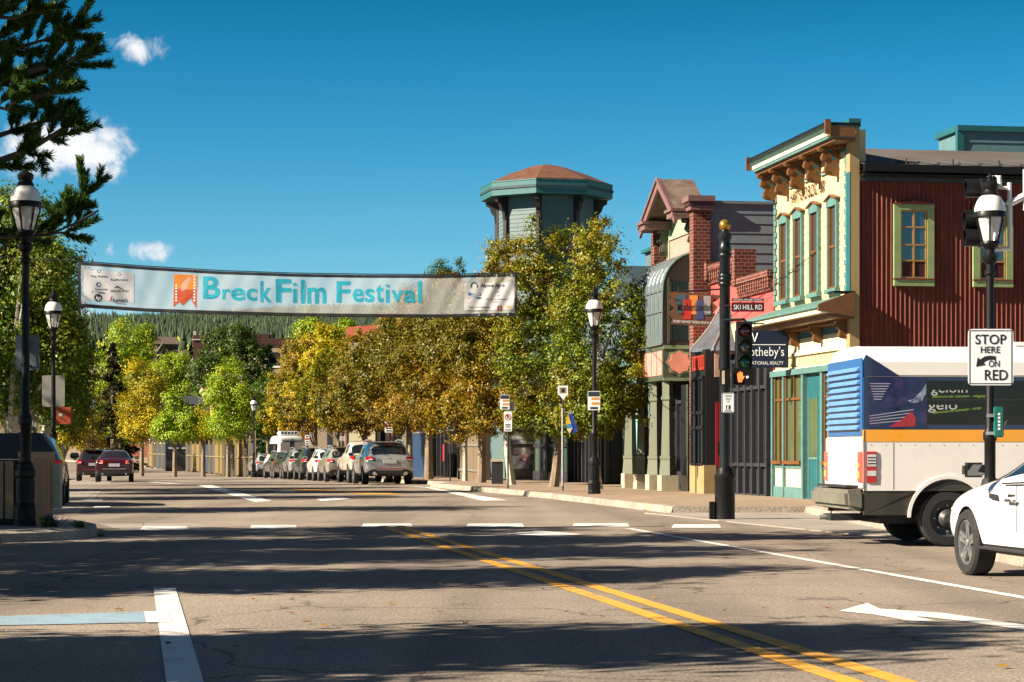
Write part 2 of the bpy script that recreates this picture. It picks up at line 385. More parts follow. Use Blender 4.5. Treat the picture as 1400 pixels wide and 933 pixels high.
def slabs(name, c1, c2, joint=1.5):
    t = NT(name); c = t.ramp(t.noise(.8, 7, .62), [(.32, c1), (.68, c2)])
    mp = t.mapv((1, 1, 1), (0, 0, -TH)); b = t.n.new('ShaderNodeTexBrick'); b.offset = 0; b.inputs['Scale'].default_value = 1; b.inputs['Brick Width'].default_value = joint
    b.inputs['Row Height'].default_value = joint; b.inputs['Mortar Size'].default_value = .012; b.inputs['Color1'].default_value = (1, 1, 1, 1); b.inputs['Color2'].default_value = (.86, .86, .86, 1)
    b.inputs['Mortar'].default_value = (.35, .33, .3, 1); t.l.new(mp, b.inputs['Vector'])
    c = t.mix(.9, c, b.outputs[0], 'MULTIPLY'); c = t.mix(.5, c, t.ramp(t.noise(40, 3), [(.3, .6), (.7, 1.2)]), 'MULTIPLY')
    t.set(Base_Color=c, Roughness=.9); t.bump(t.noise(60, 4), .35, .008); return t.m
M_walk = slabs('pavement_concrete', (.25, .22, .19), (.36, .32, .28))
M_pav = slabs('brick_paving', (.27, .19, .13), (.38, .28, .20), .22)
def kerb_mat():
    t = NT('kerb_stone'); c = t.ramp(t.noise(1.2, 8, .7), [(.3, (.22, .185, .15)), (.55, (.36, .305, .25)), (.75, (.46, .40, .33))])
    c = t.mix(.75, c, t.ramp(t.noise(28, 5, .7), [(.35, .45), (.6, 1.15)]), 'MULTIPLY'); t.set(Base_Color=c, Roughness=.95); t.bump(t.noise(22, 6, .7), .9, .03); return t.m
M_kerb = kerb_mat()
RIN = [(45.6, 11.0), (62, 11.1), (70, 10.75), (79, 10.35), (80.2, 11.2), (105, 10.6), (125, 9.9), (150, 8.2), (175, 4.6), (200, 0.5), (230, -6), (260, -14), (300, -28)]
ROUT = [(0, 60), (300, 70)]
yr = [45.6, 48, 52, 56, 60, 65, 70, 75, 79, 79.6, 80.2]+[y for y in YS if 80 < y <= 300]
strip('pavement', M_pav, RIN, ROUT, yr, .15, True, M_kerb)
LIN = [(40.5, -4.5), (120, -4.6), (150, -7), (200, -15), (260, -30), (300, -42)]
LOUT = [(0, -60), (300, -70)]
strip('pavement', M_walk, LIN, LOUT, [40.5]+[y for y in YS if 41 < y <= 300], .15, True, M_kerb)
# near left corner with its rough kerb
def corner(name, pts, h, mat, bat=.05):
    """a raised pavement piece: top polygon and battered kerb faces"""
    mb = MB(); kb = MB(); n = len(pts); c = Vector((sum(p[0] for p in pts)/n, sum(p[1] for p in pts)/n, 0))
    kw = .18; inn = []
    for i in range(n):
        p0, p1, p2 = (Vector((*pts[j % n], 0)) for j in (i-1, i, i+1))
        d1 = (p1-p0).normalized(); d2 = (p2-p1).normalized(); nn = Vector((-(d1+d2).y, (d1+d2).x, 0)).normalized(); inn.append(p1+nn*kw)
    mb.quad(*[(p.x, p.y, h) for p in inn])
    for i in range(n):
        a, b = pts[i], pts[(i+1) % n]; ia, ib = inn[i], inn[(i+1) % n]
        oa = (Vector((*a, 0))-ia).normalized()*bat; ob = (Vector((*b, 0))-ib).normalized()*bat
        seg = 6
        for k in range(seg):
            def L(p, q, f, z): return (p[0]+(q[0]-p[0])*f, p[1]+(q[1]-p[1])*f, z)
            f0, f1 = k/seg, (k+1)/seg
            kb.quad(L((a[0]+oa.x, a[1]+oa.y), (b[0]+ob.x, b[1]+ob.y), f0, 0), L((a[0]+oa.x, a[1]+oa.y), (b[0]+ob.x, b[1]+ob.y), f1, 0), L(a, b, f1, h-.03), L(a, b, f0, h-.03))
            kb.quad(L(a, b, f0, h-.03), L(a, b, f1, h-.03), L(ia, ib, f1, h+.002), L(ia, ib, f0, h+.002))
    tag(mb.build('pavement', mat), kind='structure'); tag(kb.build('kerb', M_kerb), kind='structure')
corner('pavement', [(-30, 28.6), (-9.5, 30.3), (-7.4, 30.9), (-6.75, 31.5), (-6.42, 32.4), (-6.38, 33.4), (-6.7, 35.3), (-7.25, 36.9), (-8.1, 38.0), (-9.4, 38.6), (-30, 38.6)], .16, M_walk)
# far right corner: flush ramp, then the raised corner the bus is passing
mb = MB(); mb.prism([(2.75, 45.6, 0), (4.05, 39.5, 0), (5.35, 33.6, 0), (6.1, 33.2, 0), (6.1, 45.6, 0)], (0, 0, .022)); tag(mb.build('crossing_ramp_pavement', M_walk), kind='structure')
corner('pavement', [(6.1, 33.15), (30, 36.2), (30, 45.6), (6.1, 45.6)], .18, M_walk)
# near right corner pavement the lamp stands on, and the gutter pan on the left
corner('pavement', [(5.75, 24.6), (30, 24.6), (30, 27.9), (6.4, 27.9), (5.7, 27.2)], .14, M_walk)
mb = MB()
for j in range(5):
    y0, y1 = 46+j*14, 46+(j+1)*14
    mb.quad((-3.6-.168*y0, y0, gz(y0)+.009), (-1.35-.168*y0, y0, gz(y0)+.009), (-1.35-.168*y1, y1, gz(y1)+.009), (-3.6-.168*y1, y1, gz(y1)+.009))
tag(mb.build('gutter_pavement', M_walk), kind='structure')
mb = MB(); mb.quad((-6.2, 35.2, .009), (-4.6, 35.4, .009), (-5.6, 39.2, .009), (-7.4, 39.2, .009)); tag(mb.build('drain_apron_pavement', M_walk), kind='structure')

# painted markings, worn
def marking_mat(name, c, wear=.45):
    t = NT(name); w = t.ramp(t.math('ADD', t.math('MULTIPLY', t.noise(55, 4, .7), .55), t.math('MULTIPLY', t.noise(2.2, 6, .65), .45)), [(wear-.07, 0.0), (wear+.03, 1.0)])
    t.set(Base_Color=t.mix(w, (.19, .16, .135), t.mix(.35, c, t.ramp(t.noise(5, 5), [(.3, .72), (.7, 1.0)]), 'MULTIPLY')), Roughness=.75); t.bump(t.noise(80, 3), .4, .008); return t.m
M_mwhite = marking_mat('road_paint_white', (.70, .68, .64), .43); M_myel = marking_mat('road_paint_yellow', (.72, .34, .03), .45); M_mblue = marking_mat('road_paint_blue', (.24, .36, .46), .46)
ZM = .010
def mark(mat, *polys):
    mb = MB()
    for p in polys: mb.quad(*[(q[0], q[1], gz(q[1])+ZM) for q in p])
    return tag(mb.build('road_marking', mat), kind='structure')
def line(a0, w, y0, y1, n=1, a1=None):
    a1 = a0 if a1 is None else a1; out = []
    for k in range(n):
        f0, f1 = k/n, (k+1)/n; p, q = y0+(y1-y0)*f0, y0+(y1-y0)*f1; b, c = a0+(a1-a0)*f0, a0+(a1-a0)*f1
        out.append([(b-w/2-.168*p, p), (b+w/2-.168*p, p), (c+w/2-.168*q, q), (c-w/2-.168*q, q)])
    return out
mark(M_myel, *line(3.93, .155, 8, 37.9, 6, 4.12)); mark(M_myel, *line(4.23, .155, 8, 37.9, 6, 4.42))
mark(M_mwhite, *line(7.62, .13, 12, 36.6, 5, 8.1)); mark(M_mwhite, *line(.25, .21, 8, 20.7, 3, .20))
for (x0, x1, py) in ((195, 257, 723), (344, 406, 721.5), (497, 564, 719.5), (640, 716, 719.5), (785, 860, 719.2), (921, 985, 720.5)):
    mark(M_mwhite, [gp(x0-3, py+2)[:2], gp(x1+1, py+2)[:2], gp(x1-2, py-2.6)[:2], gp(x0, py-2.6)[:2]])
for pts in ([(693, 731), (735, 726.4), (798, 731.5), (748, 735)],                       # far arrow head
            [(1147, 837), (1186, 826), (1203, 834), (1290, 840), (1400, 856), (1460, 866), (1460, 872), (1400, 863), (1300, 849), (1250, 844), (1288, 853), (1240, 850), (1195, 842)]):
    mark(M_mwhite, [gp(*p)[:2] for p in pts[::-1]])
mark(M_mblue, [gp(-60, 858)[:2], gp(200, 853)[:2], gp(196, 838)[:2], gp(-60, 846)[:2]])
ZM = .013
mark(M_mwhite, [gp(200, 853.4)[:2], gp(236, 853)[:2], gp(228, 838)[:2], gp(196.5, 838)[:2]])
for pts in ([(270, 664), (290, 664), (372, 686), (348, 687)], [(200, 657), (214, 657), (288, 664.4), (272, 664.6)], [(578, 666.5), (586, 666.5), (694, 685), (660, 685.5)],
            [(470, 657.5), (476, 657.5), (588, 667), (578, 667.2)], [(433, 683.5), (468, 680.6), (480, 683), (440, 686)], [(375, 672), (402, 672), (408, 674), (380, 674)], [(128, 693), (150, 693), (152, 695), (128, 695)], [(112, 684), (140, 684), (141, 685.5), (112, 685.5)]):
    mark(M_mwhite, [gp(*p)[:2] for p in pts])
mark(M_myel, [gp(380, 668.5)[:2], gp(412, 668.5)[:2], gp(560, 676.6)[:2], gp(500, 676.6)[:2]])
# dry leaves blown on the road and along the kerb
r2 = random.Random(3); mb = MB()
for k in range(150):
    if k < 70: y = r2.uniform(13, 30); x = r2.uniform(-5, 6)*y/24
    else: y = r2.uniform(46, 79); x = float(np.interp(y, [p[0] for p in RIN], [p[1] for p in RIN]))-.168*y-abs(r2.gauss(.1, .25))
    s = r2.uniform(.02, .05); a = r2.uniform(0, 6.28); z = .012
    mb.quad(*[(x+s*math.cos(a+q)*(1 if i % 2 == 0 else .5), y+s*math.sin(a+q)*(1 if i % 2 == 0 else .5), z+r2.uniform(0, .018)) for i, q in enumerate((0, 1.57, 3.14, 4.71))])
M_dry = leaf_mat('dry_leaves', ['#7a5a1c', '#8a4a18', '#a07a20', '#5c3a14'], .1)
tag(mb.build('fallen_leaves', M_dry), 'dry brown leaves scattered on the asphalt and along the kerb', 'leaves', kind='stuff')
# ---------------------------------------------------------------- buildings on the right
def clap(mb, y0, y1, z0, z1, x=0.0, step=.17, lap=.022):     # lapped boards on a facade that faces -x
    n = max(1, round((z1-z0)/step)); h = (z1-z0)/n
    for i in range(n):
        a, b = z0+i*h, z0+(i+1)*h
        mb.quad((x-lap, y0, a), (x-.002, y0, b), (x-.002, y1, b), (x-lap, y1, a)); mb.quad((x-.002, y0, a), (x-lap, y0, a), (x-lap, y1, a), (x-.002, y1, a))
def clap_front(mb, x0, x1, z0, z1, y=0.0, step=.17, lap=.022):   # the same on a wall that faces -y
    n = max(1, round((z1-z0)/step)); h = (z1-z0)/n
    for i in range(n):
        a, b = z0+i*h, z0+(i+1)*h
        mb.quad((x1, y-lap, a), (x1, y-.002, b), (x0, y-.002, b), (x0, y-lap, a)); mb.quad((x1, y-.002, a), (x1, y-lap, a), (x0, y-lap, a), (x0, y-.002, a))
def fb(mb, y0, y1, z0, z1, d0, d1): mb.box(-d1, -d0, y0, y1, z0, z1)       # a box standing d0..d1 out of the facade
C_cream, C_teal, C_aqua, C_tan = '#c9b68c', '#1b5a60', '#86c4bb', '#b98a3c'
M_cream = paint('cream_boards', C_cream, .6, var=.17, scale=1.2, streak=True); M_teal = paint('dark_teal_trim', C_teal, .5); M_aqua = paint('aqua_trim', '#567c78', .5, var=.22, scale=5)
M_ochre = paint('ochre_trim', '#6c4520', .5); M_tan = paint('tan_boards', '#a08a5e', .6, streak=True, scale=1.5); M_ltrim = paint('pale_trim', '#cfc7a8', .5)
M_maroon = paint('maroon_letters', '#3a1614', .5)
U0 = 15.77; V0 = vpx(1165, U0)
HB = thing('corner_building', 'yellow false-front corner building with bracketed cornice and red-brown side wall', 'building', street(U0, V0), TH)
FW = vpx(1060, U0)-V0           # width of the facade
m = MB(); m.box(.004, .4, .24, FW, .0, 8.6); clap(m, .24, FW, 4.9, 8.2, 0, .2, .012); m.build('facade', M_cream, HB)
m = MB(); m.box(-.06, .165, -.02, .235, 0, 8.62); m.build('corner_board', M_tan, HB)
m = MB(); m.box(-.09, .19, -.06, .26, 8.62, 8.80); m.box(-.064, -.058, -.024, .235, 4.9, 7.6); m.build('corner_cap', M_teal, HB)
# quoin blocks up both edges of the facade
for side in (0, 1):
    m = MB()
    for k in range(22):
        z = 4.95+k*.145; w = .13 if k % 2 else .21
        fb(m, *((.24, .24+w) if side == 0 else (FW-w, FW-.002)), z, z+.125, .0, .05)
    m.build('quoin_strip', M_aqua, HB)

# main cornice
E0, E1 = -.28, FW+.12
m = MB(); fb(m, E0, E1, 8.60, 8.67, -.1, .72); m.build('cornice_top', M_black, HB)
c = MB()
c.prism([(-.70, E0, 8.60), (-.60, E0, 8.51), (-.50, E0, 8.51), (-.50, E0, 8.60)], (0, E1-E0, 0)); fb(c, E0, E1, 8.345, 8.41, .0, .56)
cor = c.build('cornice', M_aqua, HB)
m = MB(); fb(m, E0, E1, 8.41, 8.51, .0, .58); m.build('fascia', M_ltrim, cor)
m = MB(); fb(m, E0+.02, E1-.02, 8.27, 8.345, .0, .48); fb(m, E0-.004, E0+.26, 8.36, 8.585, .02, .585); fb(m, E0-.04, E0+.03, 8.40, 8.73, .60, .73); fb(m, E1-.03, E1+.04, 8.40, 8.73, .60, .73); m.build('soffit', M_ochre, cor)
m = MB(); fb(m, E0-.01, E0+.26, 8.585, 8.598, -.05, .60); fb(m, .3, FW-.1, 8.14, 8.26, 0, .045); m.build('frieze_board', M_teal, cor)
def scroll(mb, y, z, s=1.0, w=.12, out=.46):
    """a carved console bracket seen from the side: two scrolls joined by an S curve"""
    pts = [(0, 0)]
    for i in range(15): a = -.9+i*.35; pts.append((out*s-.11*s+.10*s*math.cos(a), -.08*s+.09*s*math.sin(-a)))
    for i in range(10): a = 2.2+i*.38; pts.append((.20*s+.13*s*math.cos(a)*.9, -.36*s+.17*s*math.sin(-a)*-1))
    outer = [(0, 0), (out, 0), (out+.03, -.06), (out, -.13), (out-.1, -.16), (out-.17, -.14), (out-.14, -.25), (out-.10, -.36), (out-.14, -.47), (out-.24, -.53), (out-.30, -.60), (out-.24, -.70), (out-.22, -.82), (out-.28, -.93), (out-.36, -1.0), (0, -1.06)]
    p3 = [(-x*s-.0, y-w/2, z+q*s) for x, q in outer]
    mb.prism(p3, (0, w, 0))
    for cx_, cz_, r in ((out-.10, -.07, .085), (out-.2, -.38, .10), (out-.27, -.86, .06)):
        M = Matrix.Translation((-cx_*s, y-w/2-.02, z+cz_*s)) @ Matrix.Rotation(R(-90), 4, 'X'); mb.lathe([(r*s, 0), (r*s, w+.04)], 12, M=M)
ys5 = [vpx(p, U0)-V0 for p in (1060.5, 1078.5, 1099.5, 1122, 1147)]
ys5 = [min(y, FW-.1) for y in ys5]
for y in ys5: m = MB(); scroll(m, y, 8.27, .63, .13, .78); bk = m.build('bracket', M_ochre, cor); m = MB(); [m.lathe([(r_, 0), (r_, .004)], 10, M=Matrix.Translation((x_, y-.082, 8.27+z_)) @ Matrix.Rotation(R(90), 4, 'X')) for x_, z_, r_ in ((-.22, -.10, .05), (-.14, -.26, .05), (-.08, -.42, .035))]; m.build('inset_shade', M_teal, bk)  # dark teal discs colour in the bracket's insets and its shadowed gaps
m = MB()
for i in range(46):                                  # small dentils between the brackets
    y = .35+i*(FW-.5)/45; fb(m, y, y+.05, 8.19, 8.265, .05, .2+.1*(i % 2))
m.build('dentils', M_ochre, cor)
m = MB()
for a, b in zip(ys5[:-1], ys5[1:]):
    lo, hi = min(a, b)+.14, max(a, b)-.14
    fb(m, lo, hi, 7.76, 7.79, 0, .04); fb(m, lo, hi, 7.84, 7.87, 0, .04); cy = (lo+hi)/2
    for k in (-1, 0, 1): fb(m, cy+k*.14-.045, cy+k*.14+.045, 7.98+.03*abs(k), 8.06+.03*abs(k), 0, .04)
m.build('frieze_mould', M_teal, HB)
m = MB(); m.fit('HARTFORD BLDG. 1880', 2.75, .29, face_left(-.04, (vpx(1085, U0)+vpx(1127, U0))/2-V0, 7.53), .012, .02); m.build('lettering', M_maroon, HB)
# four tall sash windows with hooded aqua frames
for px in (1141.5, 1116.5, 1094, 1074.5):
    y = vpx(px, U0)-V0; w = .37; z0, z1 = 5.05, 6.96
    f = MB()
    fb(f, y-w, y-w+.085, z0, z1, 0, .09); fb(f, y+w-.085, y+w, z0, z1, 0, .09); fb(f, y-w-.06, y+w+.06, z0-.1, z0, 0, .14)
    f.prism([(-.002, y-w, z1), (-.002, y+w, z1), (-.002, y+w, z1+.12), (-.002, y, z1+.22), (-.002, y-w, z1+.12)], (-.10, 0, 0))
    win = f.build('window', M_aqua, HB)
    h = MB(); h.prism([(0, y-w-.06, z1+.13), (0, y-w-.06, z1+.17), (0, y, z1+.28), (0, y+w+.06, z1+.17), (0, y+w+.06, z1+.13), (0, y, z1+.24)], (-.15, 0, 0)); h.build('hood', M_ochre, win)
    s = MB(); i = w-.085
    for a, b in ((y-i, y-i+.06), (y+i-.06, y+i)): fb(s, a, b, z0, z1+.1, 0, .06)
    for z in (z0, (z0+z1)/2, z1-.02): fb(s, y-i, y+i, z, z+.06, 0, .055)
    s.build('sash', M_ochre, win)
    g = MB(); fb(g, y-i, y+i, z0, z1+.1, 0, .032); g.build('pane', glass('amber_dark_pane', (.05, .032, .014), .12, .22), win)
# lower cornice over the shopfront
c = MB(); c.prism([(-.0, E0+.1, 4.86), (-.86, E0+.1, 4.58), (-.86, E0+.1, 4.52), (-.0, E0+.1, 4.52)], (0, E1-E0-.2, 0)); lc = c.build('lower_cornice', M_aqua, HB)
m = MB(); fb(m, E0+.1, E1-.1, 4.40, 4.52, 0, .80); fb(m, .24, FW, 3.62, 3.70, 0, .06); fb(m, .24, FW, 3.30, 3.34, 0, .06); m.build('fascia', M_ltrim, lc)
m = MB(); fb(m, E0+.12, E1-.12, 4.28, 4.40, 0, .60); m.prism([(0, E0+.09, 4.32), (-.84, E0+.09, 4.46), (-.84, E0+.09, 4.60), (0, E0+.09, 4.9)], (0, .16, 0))
for y in (.25, FW*.36, FW*.66, FW-.1):
    scroll(m, y, 4.28, .42, .12, .8)
for i in range(50): y = .3+i*(FW-.4)/49; fb(m, y, y+.05, 4.2, 4.28, 0, .3)
m.build('soffit', M_ochre, lc)
m = MB(); fb(m, .3, FW-.02, 4.02, 4.16, 0, .05); m.build('frieze_board', M_teal, lc)
m = MB(); fb(m, E0+.09, .26, 4.86, 4.90, -.02, .5); m.build('end_flashing', M_black, lc)
m = MB(); clap(m, .24, FW, 3.7, 4.02, 0, .16, .012)
for i in range(36): y = .6+i*(FW-1.1)/36; fb(m, y, y+.055, 3.38, 3.58, 0, .03)
m.build('sign_frieze', M_ltrim, HB)
# shopfront: corner posts, tall green-glazed windows over panels, recessed door
M_gglass = glass('green_shop_glass', (.07, .10, .05), .06, .5)
p = MB()
for y0, y1 in ((.24, .38), (1.88, 2.02), (3.38, 3.52), (5.0, 5.1), (FW-.12, FW)): fb(p, y0, y1, .1, 3.3, 0, .12)
fb(p, .24, FW, 3.16, 3.30, 0, .15)
p.build('shop_post', M_aqua, HB)
p = MB(); fb(p, 2.05, 3.35, .15, 3.16, 0, .012); p.build('doorway', M_teal, HB)
d = MB(); fb(d, 2.2, 3.2, .15, 2.75, .014, .06); door = d.build('door', M_teal, HB)
d = MB(); fb(d, 2.36, 3.04, 1.15, 2.55, .06, .066); d.build('pane', M_gglass, door)
d = MB(); fb(d, 2.34, 2.37, .3, 2.6, .06, .08); fb(d, 3.03, 3.06, .3, 2.6, .06, .08); fb(d, 2.36, 3.04, 1.1, 1.15, .06, .08); d.build('trim', M_aqua, door)
for y0, y1 in ((.44, 1.85), (3.55, 5.0), (5.14, FW-.16)):
    g = MB(); fb(g, y0, y1, 1.05, 3.16, 0, .02); win = g.build('shop_window', M_gglass, HB)
    s = MB(); n = 2
    for k in range(n+1): y = y0+(y1-y0-.055)*k/n; fb(s, y, y+.055, 1.05, 3.16, 0, .07)
    fb(s, y0, y1, 2.55, 2.61, 0, .06); fb(s, y0, y1, .98, 1.06, 0, .16); s.build('sash', M_ochre, win)
    q = MB(); fb(q, y0, y1, .42, .98, 0, .05); q.build('panel', M_ltrim, win)
    q = MB(); fb(q, y0, y1, .12, .42, 0, .10); fb(q, y0, y1, .88, .95, .05, .08); q.build('plinth', M_aqua, win)
# red-brown ribbed side wall, two windows, roof behind the false front
def ribbed():
    t = NT('rusty_ribbed_metal'); n = t.noise(3.0, 7, .7, t.mapv((6, 6, .35)))
    c = t.ramp(n, [(.28, '#42180e'), (.5, '#652618'), (.66, '#7d3824')])
    c = t.mix(t.ramp(t.noise(60, 3, .7, t.mapv((1, 1, .25))), [(.64, 0.0), (.74, .8)]), c, '#a06a52'); t.set(Base_Color=c, Roughness=.65, Metallic=.1); return t.m
M_rib = ribbed(); SW = 14.0
m = MB(); x0 = .17; n = int((SW-x0)/.055)
for i in range(n):
    a, b = x0+i*.055, x0+(i+1)*.055; ya, yb = (0.02 if i % 2 == 0 else .058), (.058 if i % 2 == 0 else .02)
    for (za, zb, o) in ((0, 2.62, .0), (2.62, 7.6, .012)): m.quad((a, ya+o, za), (b, yb+o, za), (b, yb+o, zb), (a, ya+o, zb))
m.box(x0, SW, .08, 6.0, 0, 7.6); m.build('side_wall', M_rib, HB)
def roofing(name, a, b, sc=.5):
    t = NT(name); c = t.ramp(t.noise(sc, 8, .65, t.mapv((1, 1, 1))), [(.3, a), (.7, b)]); c = t.mix(.5, c, t.ramp(t.noise(30, 4), [(.3, .6), (.7, 1.25)]), 'MULTIPLY'); t.set(Base_Color=c, Roughness=.85); t.bump(t.noise(25, 4), .4, .01); return t.m
M_roof = roofing('grey_roofing', '#46413f', '#625a56')
m = MB(); m.quad((.17, -.28, 7.74), (SW, -.28, 7.74), (SW, 2.9, 8.55), (.17, 2.9, 8.55)); m.quad((.17, 2.9, 8.55), (SW, 2.9, 8.55), (SW, 6.2, 7.74), (.17, 6.2, 7.74)); m.quad((.17, -.28, 7.70), (.17, 6.2, 7.70), (SW, 6.2, 7.70), (SW, -.28, 7.70))
rf = m.build('roof', M_roof, HB)
m = MB()
for i in range(26):
    x = .9+i*.5
    m.tube([(x, -.2, 7.78), (x+.25, .25, 7.90), (x+.5, -.2, 7.78)], .012, 5)
for i in range(7): m.tube([(1.2+i*1.1, -.25, 7.76), (1.2+i*1.1, -.22, 7.9)], .02, 5)
m.build('heat_cable', M_dark, rf)
m = MB(); m.box(.17, SW, -.36, -.284, 7.58, 7.75); m.box(.17, SW, -.30, .0, 7.50, 7.54); m.build('gutter', M_black, rf)
m = MB(); m.box(.17, SW, -.06, .015, 7.40, 7.52); m.build('fascia', paint('slate_trim', '#2a2f38', .5), rf)
M_sage = paint('sage_trim', '#849664', .55); M_sash = paint('ochre_sash', '#a97a38', .5); M_rtrim = paint('red_trim', '#6d2420', .5)
for px in (1249, 1357):
    u = upx(px, V0)-U0; w = .475; z0, z1 = 5.20, 6.76
    f = MB()
    f.box(u-w, u-w+.16, -.05, .03, z0-.02, z1); f.box(u+w-.16, u+w, -.05, .03, z0-.02, z1); f.box(u-w, u+w, -.06, .03, z0-.16, z0-.02)
    f.prism([(u-w, -.05, z1), (u+w, -.05, z1), (u+w, -.05, z1+.14), (u, -.05, z1+.2), (u-w, -.05, z1+.14)], (0, .08, 0))
    win = f.build('window', M_sage, HB)
    s = MB(); s.prism([(u-w-.01, -.075, z1+.13), (u+w+.01, -.075, z1+.13), (u+w+.01, -.075, z1+.155), (u, -.075, z1+.215), (u-w-.01, -.075, z1+.155)], (0, .06, 0)); s.box(u-w-.01, u+w+.01, -.08, .0, z0-.02, z0+.01); s.build('sill', M_rtrim, win)
    i = w-.16; s = MB()
    for x in (u-i, u-.02, u+i-.045): s.box(x, x+.034, -.03, .02, z0+.01, z1)
    for z in (z0+.01, z0+.40, (z0+z1)/2-.02, z0+1.16, z1-.034): s.box(u-i, u+i, -.028, .018, z, z+.034)
    s.build('sash', M_sash, win)
    g = MB(); g.box(u-i, u+i, -.008, .012, z0+.01, z1); g.build('pane', glass('sky_glass', (.03, .06, .07), .02, 1.0), win)
    b = MB(); b.box(u-i+.02, u+i-.02, -.011, -.006, z0+.06, z0+.40); b.build('curtain', paint('dark_red_curtain', '#3a0f10', .8), win)
# building behind the corner building: grey-green parapet
PB = thing('rear_building', 'grey-green boarded parapet rising behind the dark roof at the right edge', 'building', street(20.4, 55.5), TH)
M_gg = paint('grey_green_boards', '#55747a', .6); m = MB(); clap_front(m, 1.0, 12, 6, 9.80, 0, .3); m.box(1.0, 12, .0, 1.6, 0, 9.80); m.box(.2, 1.0, .3, 1.4, 0, 9.1); m.build('wall', M_gg, PB)
m = MB(); m.box(.9, 12.1, -.08, 1.7, 9.80, 9.95); m.box(.9, 1.08, -.05, .1, 9.0, 9.8); m.box(.1, .9, .1, 1.5, 9.1, 9.22); m.build('coping', M_teal, PB)
# ---- the salmon shop between the corner building and the gabled one
v1 = vpx(1058, U0); v2 = vpx(971, U0)
SB = thing('salmon_shop', 'salmon stucco shop with stepped brick cornice and dark shopfront', 'building', street(U0, v1+.05), TH)
L = v2-v1-.12
M_salm = paint('salmon_stucco', '#c04c48', .8, var=.12, bump=.3); M_brick = bricks('red_brick', '#74301f', '#4c1c14', '#a08a7a', 2.6)
m = MB(); m.box(.0, 8, 0, L, 0, 5.75); m.box(.0, .3, L*.5, L, 5.75, 6.35); m.build('wall', M_salm, SB)
m = MB()
for (a, b, z) in ((0, L*.5, 5.75), (L*.5, L, 6.35)):
    fb(m, a, b, z, z+.16, -.3, .16); fb(m, a, b, z-.36, z-.28, 0, .07)
    for i in range(14): y = a+(b-a)*(i+.2)/14; fb(m, y, y+(b-a)/28, z-.28, z, 0, .13)
m.box(-.2, .4, L*.5-.12, L*.5+.16, 5.7, 6.70); m.box(-.2, .4, L-.25, L, 6.1, 6.62)
m.build('cornice', M_brick, SB)
m = MB(); fb(m, .3, L-.3, 4.1, 4.75, 0, .06); m.build('sign_band', M_cream, SB)
M_char = paint('charcoal_panel', '#303238', .45, var=.2); M_shopgl = glass('shop_glass', (.02, .022, .024), .05, .7)
m = MB(); fb(m, 0.02, L-.02, .1, 3.9, 0, .05); sf = m.build('shopfront', M_char, SB)
m = MB()
for i in range(10): y = .1+(L-.2)*i/9; fb(m, y-.05, y+.05, .1, 3.75, .06, .17)
for z in (.1, .9, 2.9, 3.65): fb(m, .05, L-.05, z, z+.09, .06, .15)
m.build('mullion', M_char, sf)
m = MB(); fb(m, .1, L-.1, .95, 2.9, .052, .062); m.build('pane', M_shopgl, sf)
# ---- dark corner entrance with red door and conical metal roof
TB = thing('entrance_booth', 'black shop entrance with red-framed door and flared metal roof', 'building', street(14.95, 57.5), TH)
M_blk = paint('black_boards', '#101116', .5, var=.25); M_crim = paint('crimson_door', '#8c1420', .45); M_pale = paint('pale_sign', '#b99a86', .6)
m = MB(); m.box(0, 2.2, 0, 1.6, .1, 4.05); m.build('wall', M_blk, TB)
m = MB(); m.box(.28, 1.3, -.05, .0, .75, 2.62); door = m.build('door', M_crim, TB)
m = MB(); m.box(.48, 1.06, -.056, -.05, 1.05, 2.42); m.build('pane', M_shopgl, door)
m = MB(); m.box(.33, .37, -.09, -.05, 1.2, 1.55); m.build('handle', M_black, door)
m = MB(); m.box(.25, 1.35, -.03, .0, 3.3, 4.0); sg = m.build('sign_board', M_pale, TB)
m = MB(); m.box(.36, 1.24, -.034, -.03, 3.5, 3.84); m.box(.46, 1.14, -.034, -.03, 3.84, 3.92); m.box(.46, 1.14, -.034, -.03, 3.42, 3.5); m.build('plaque', M_blk, sg)
m = MB()
for z in (.2, .33, .46, .6): m.box(.1, 2.0, -.04, .0, z, z+.07)
m.build('base_board', M_char, TB)
m = MB(); fb(m, .08, 1.3, 1.0, 3.2, 0, .02); win = m.build('window', M_glass, TB)
m = MB()
for y in (.05, .45, .85, 1.28): fb(m, y, y+.07, .9, 3.3, .02, .07)
for z in (.9, 1.9, 2.3, 3.25): fb(m, .05, 1.35, z, z+.08, .02, .07)
m.build('frame', M_blk, win)
m = MB(); fb(m, .05, 1.35, 3.5, 3.9, 0, .03)
for i in range(6): fb(m, .12+i*.2, .22+i*.2, 3.6, 3.85, .03, .05)
m.build('sign_strip', paint('red_strip', '#8c2a1c', .5), TB)
m = MB(); m.box(-.06, .28, -.07, 1.5, .1, .92); m.build('pedestal', paint('lit_sandstone', '#9a835a', .7, bump=.3), TB)
M_zinc = paint('zinc_roof', '#70767c', .35, .6, var=.25, scale=4)
m = MB(); prof = [(1.75, 4.0), (1.72, 4.1), (1.35, 4.4), (.98, 4.75), (.62, 5.25), (.35, 5.65), (.12, 5.9)]
m.lathe([(r*.74, z) for r, z in prof], 8, (1.1, .8, 0), rotz(0)); rf = m.build('roof', M_zinc, TB)
m = MB()
for i in range(8):
    a = i*math.pi/4; m.tube([(1.1+r*.75*math.cos(a), .8+r*.75*math.sin(a), z+.01) for r, z in prof], .03, 5)
m.build('seam', paint('zinc_seam', '#b9c0c4', .3, .7), rf)
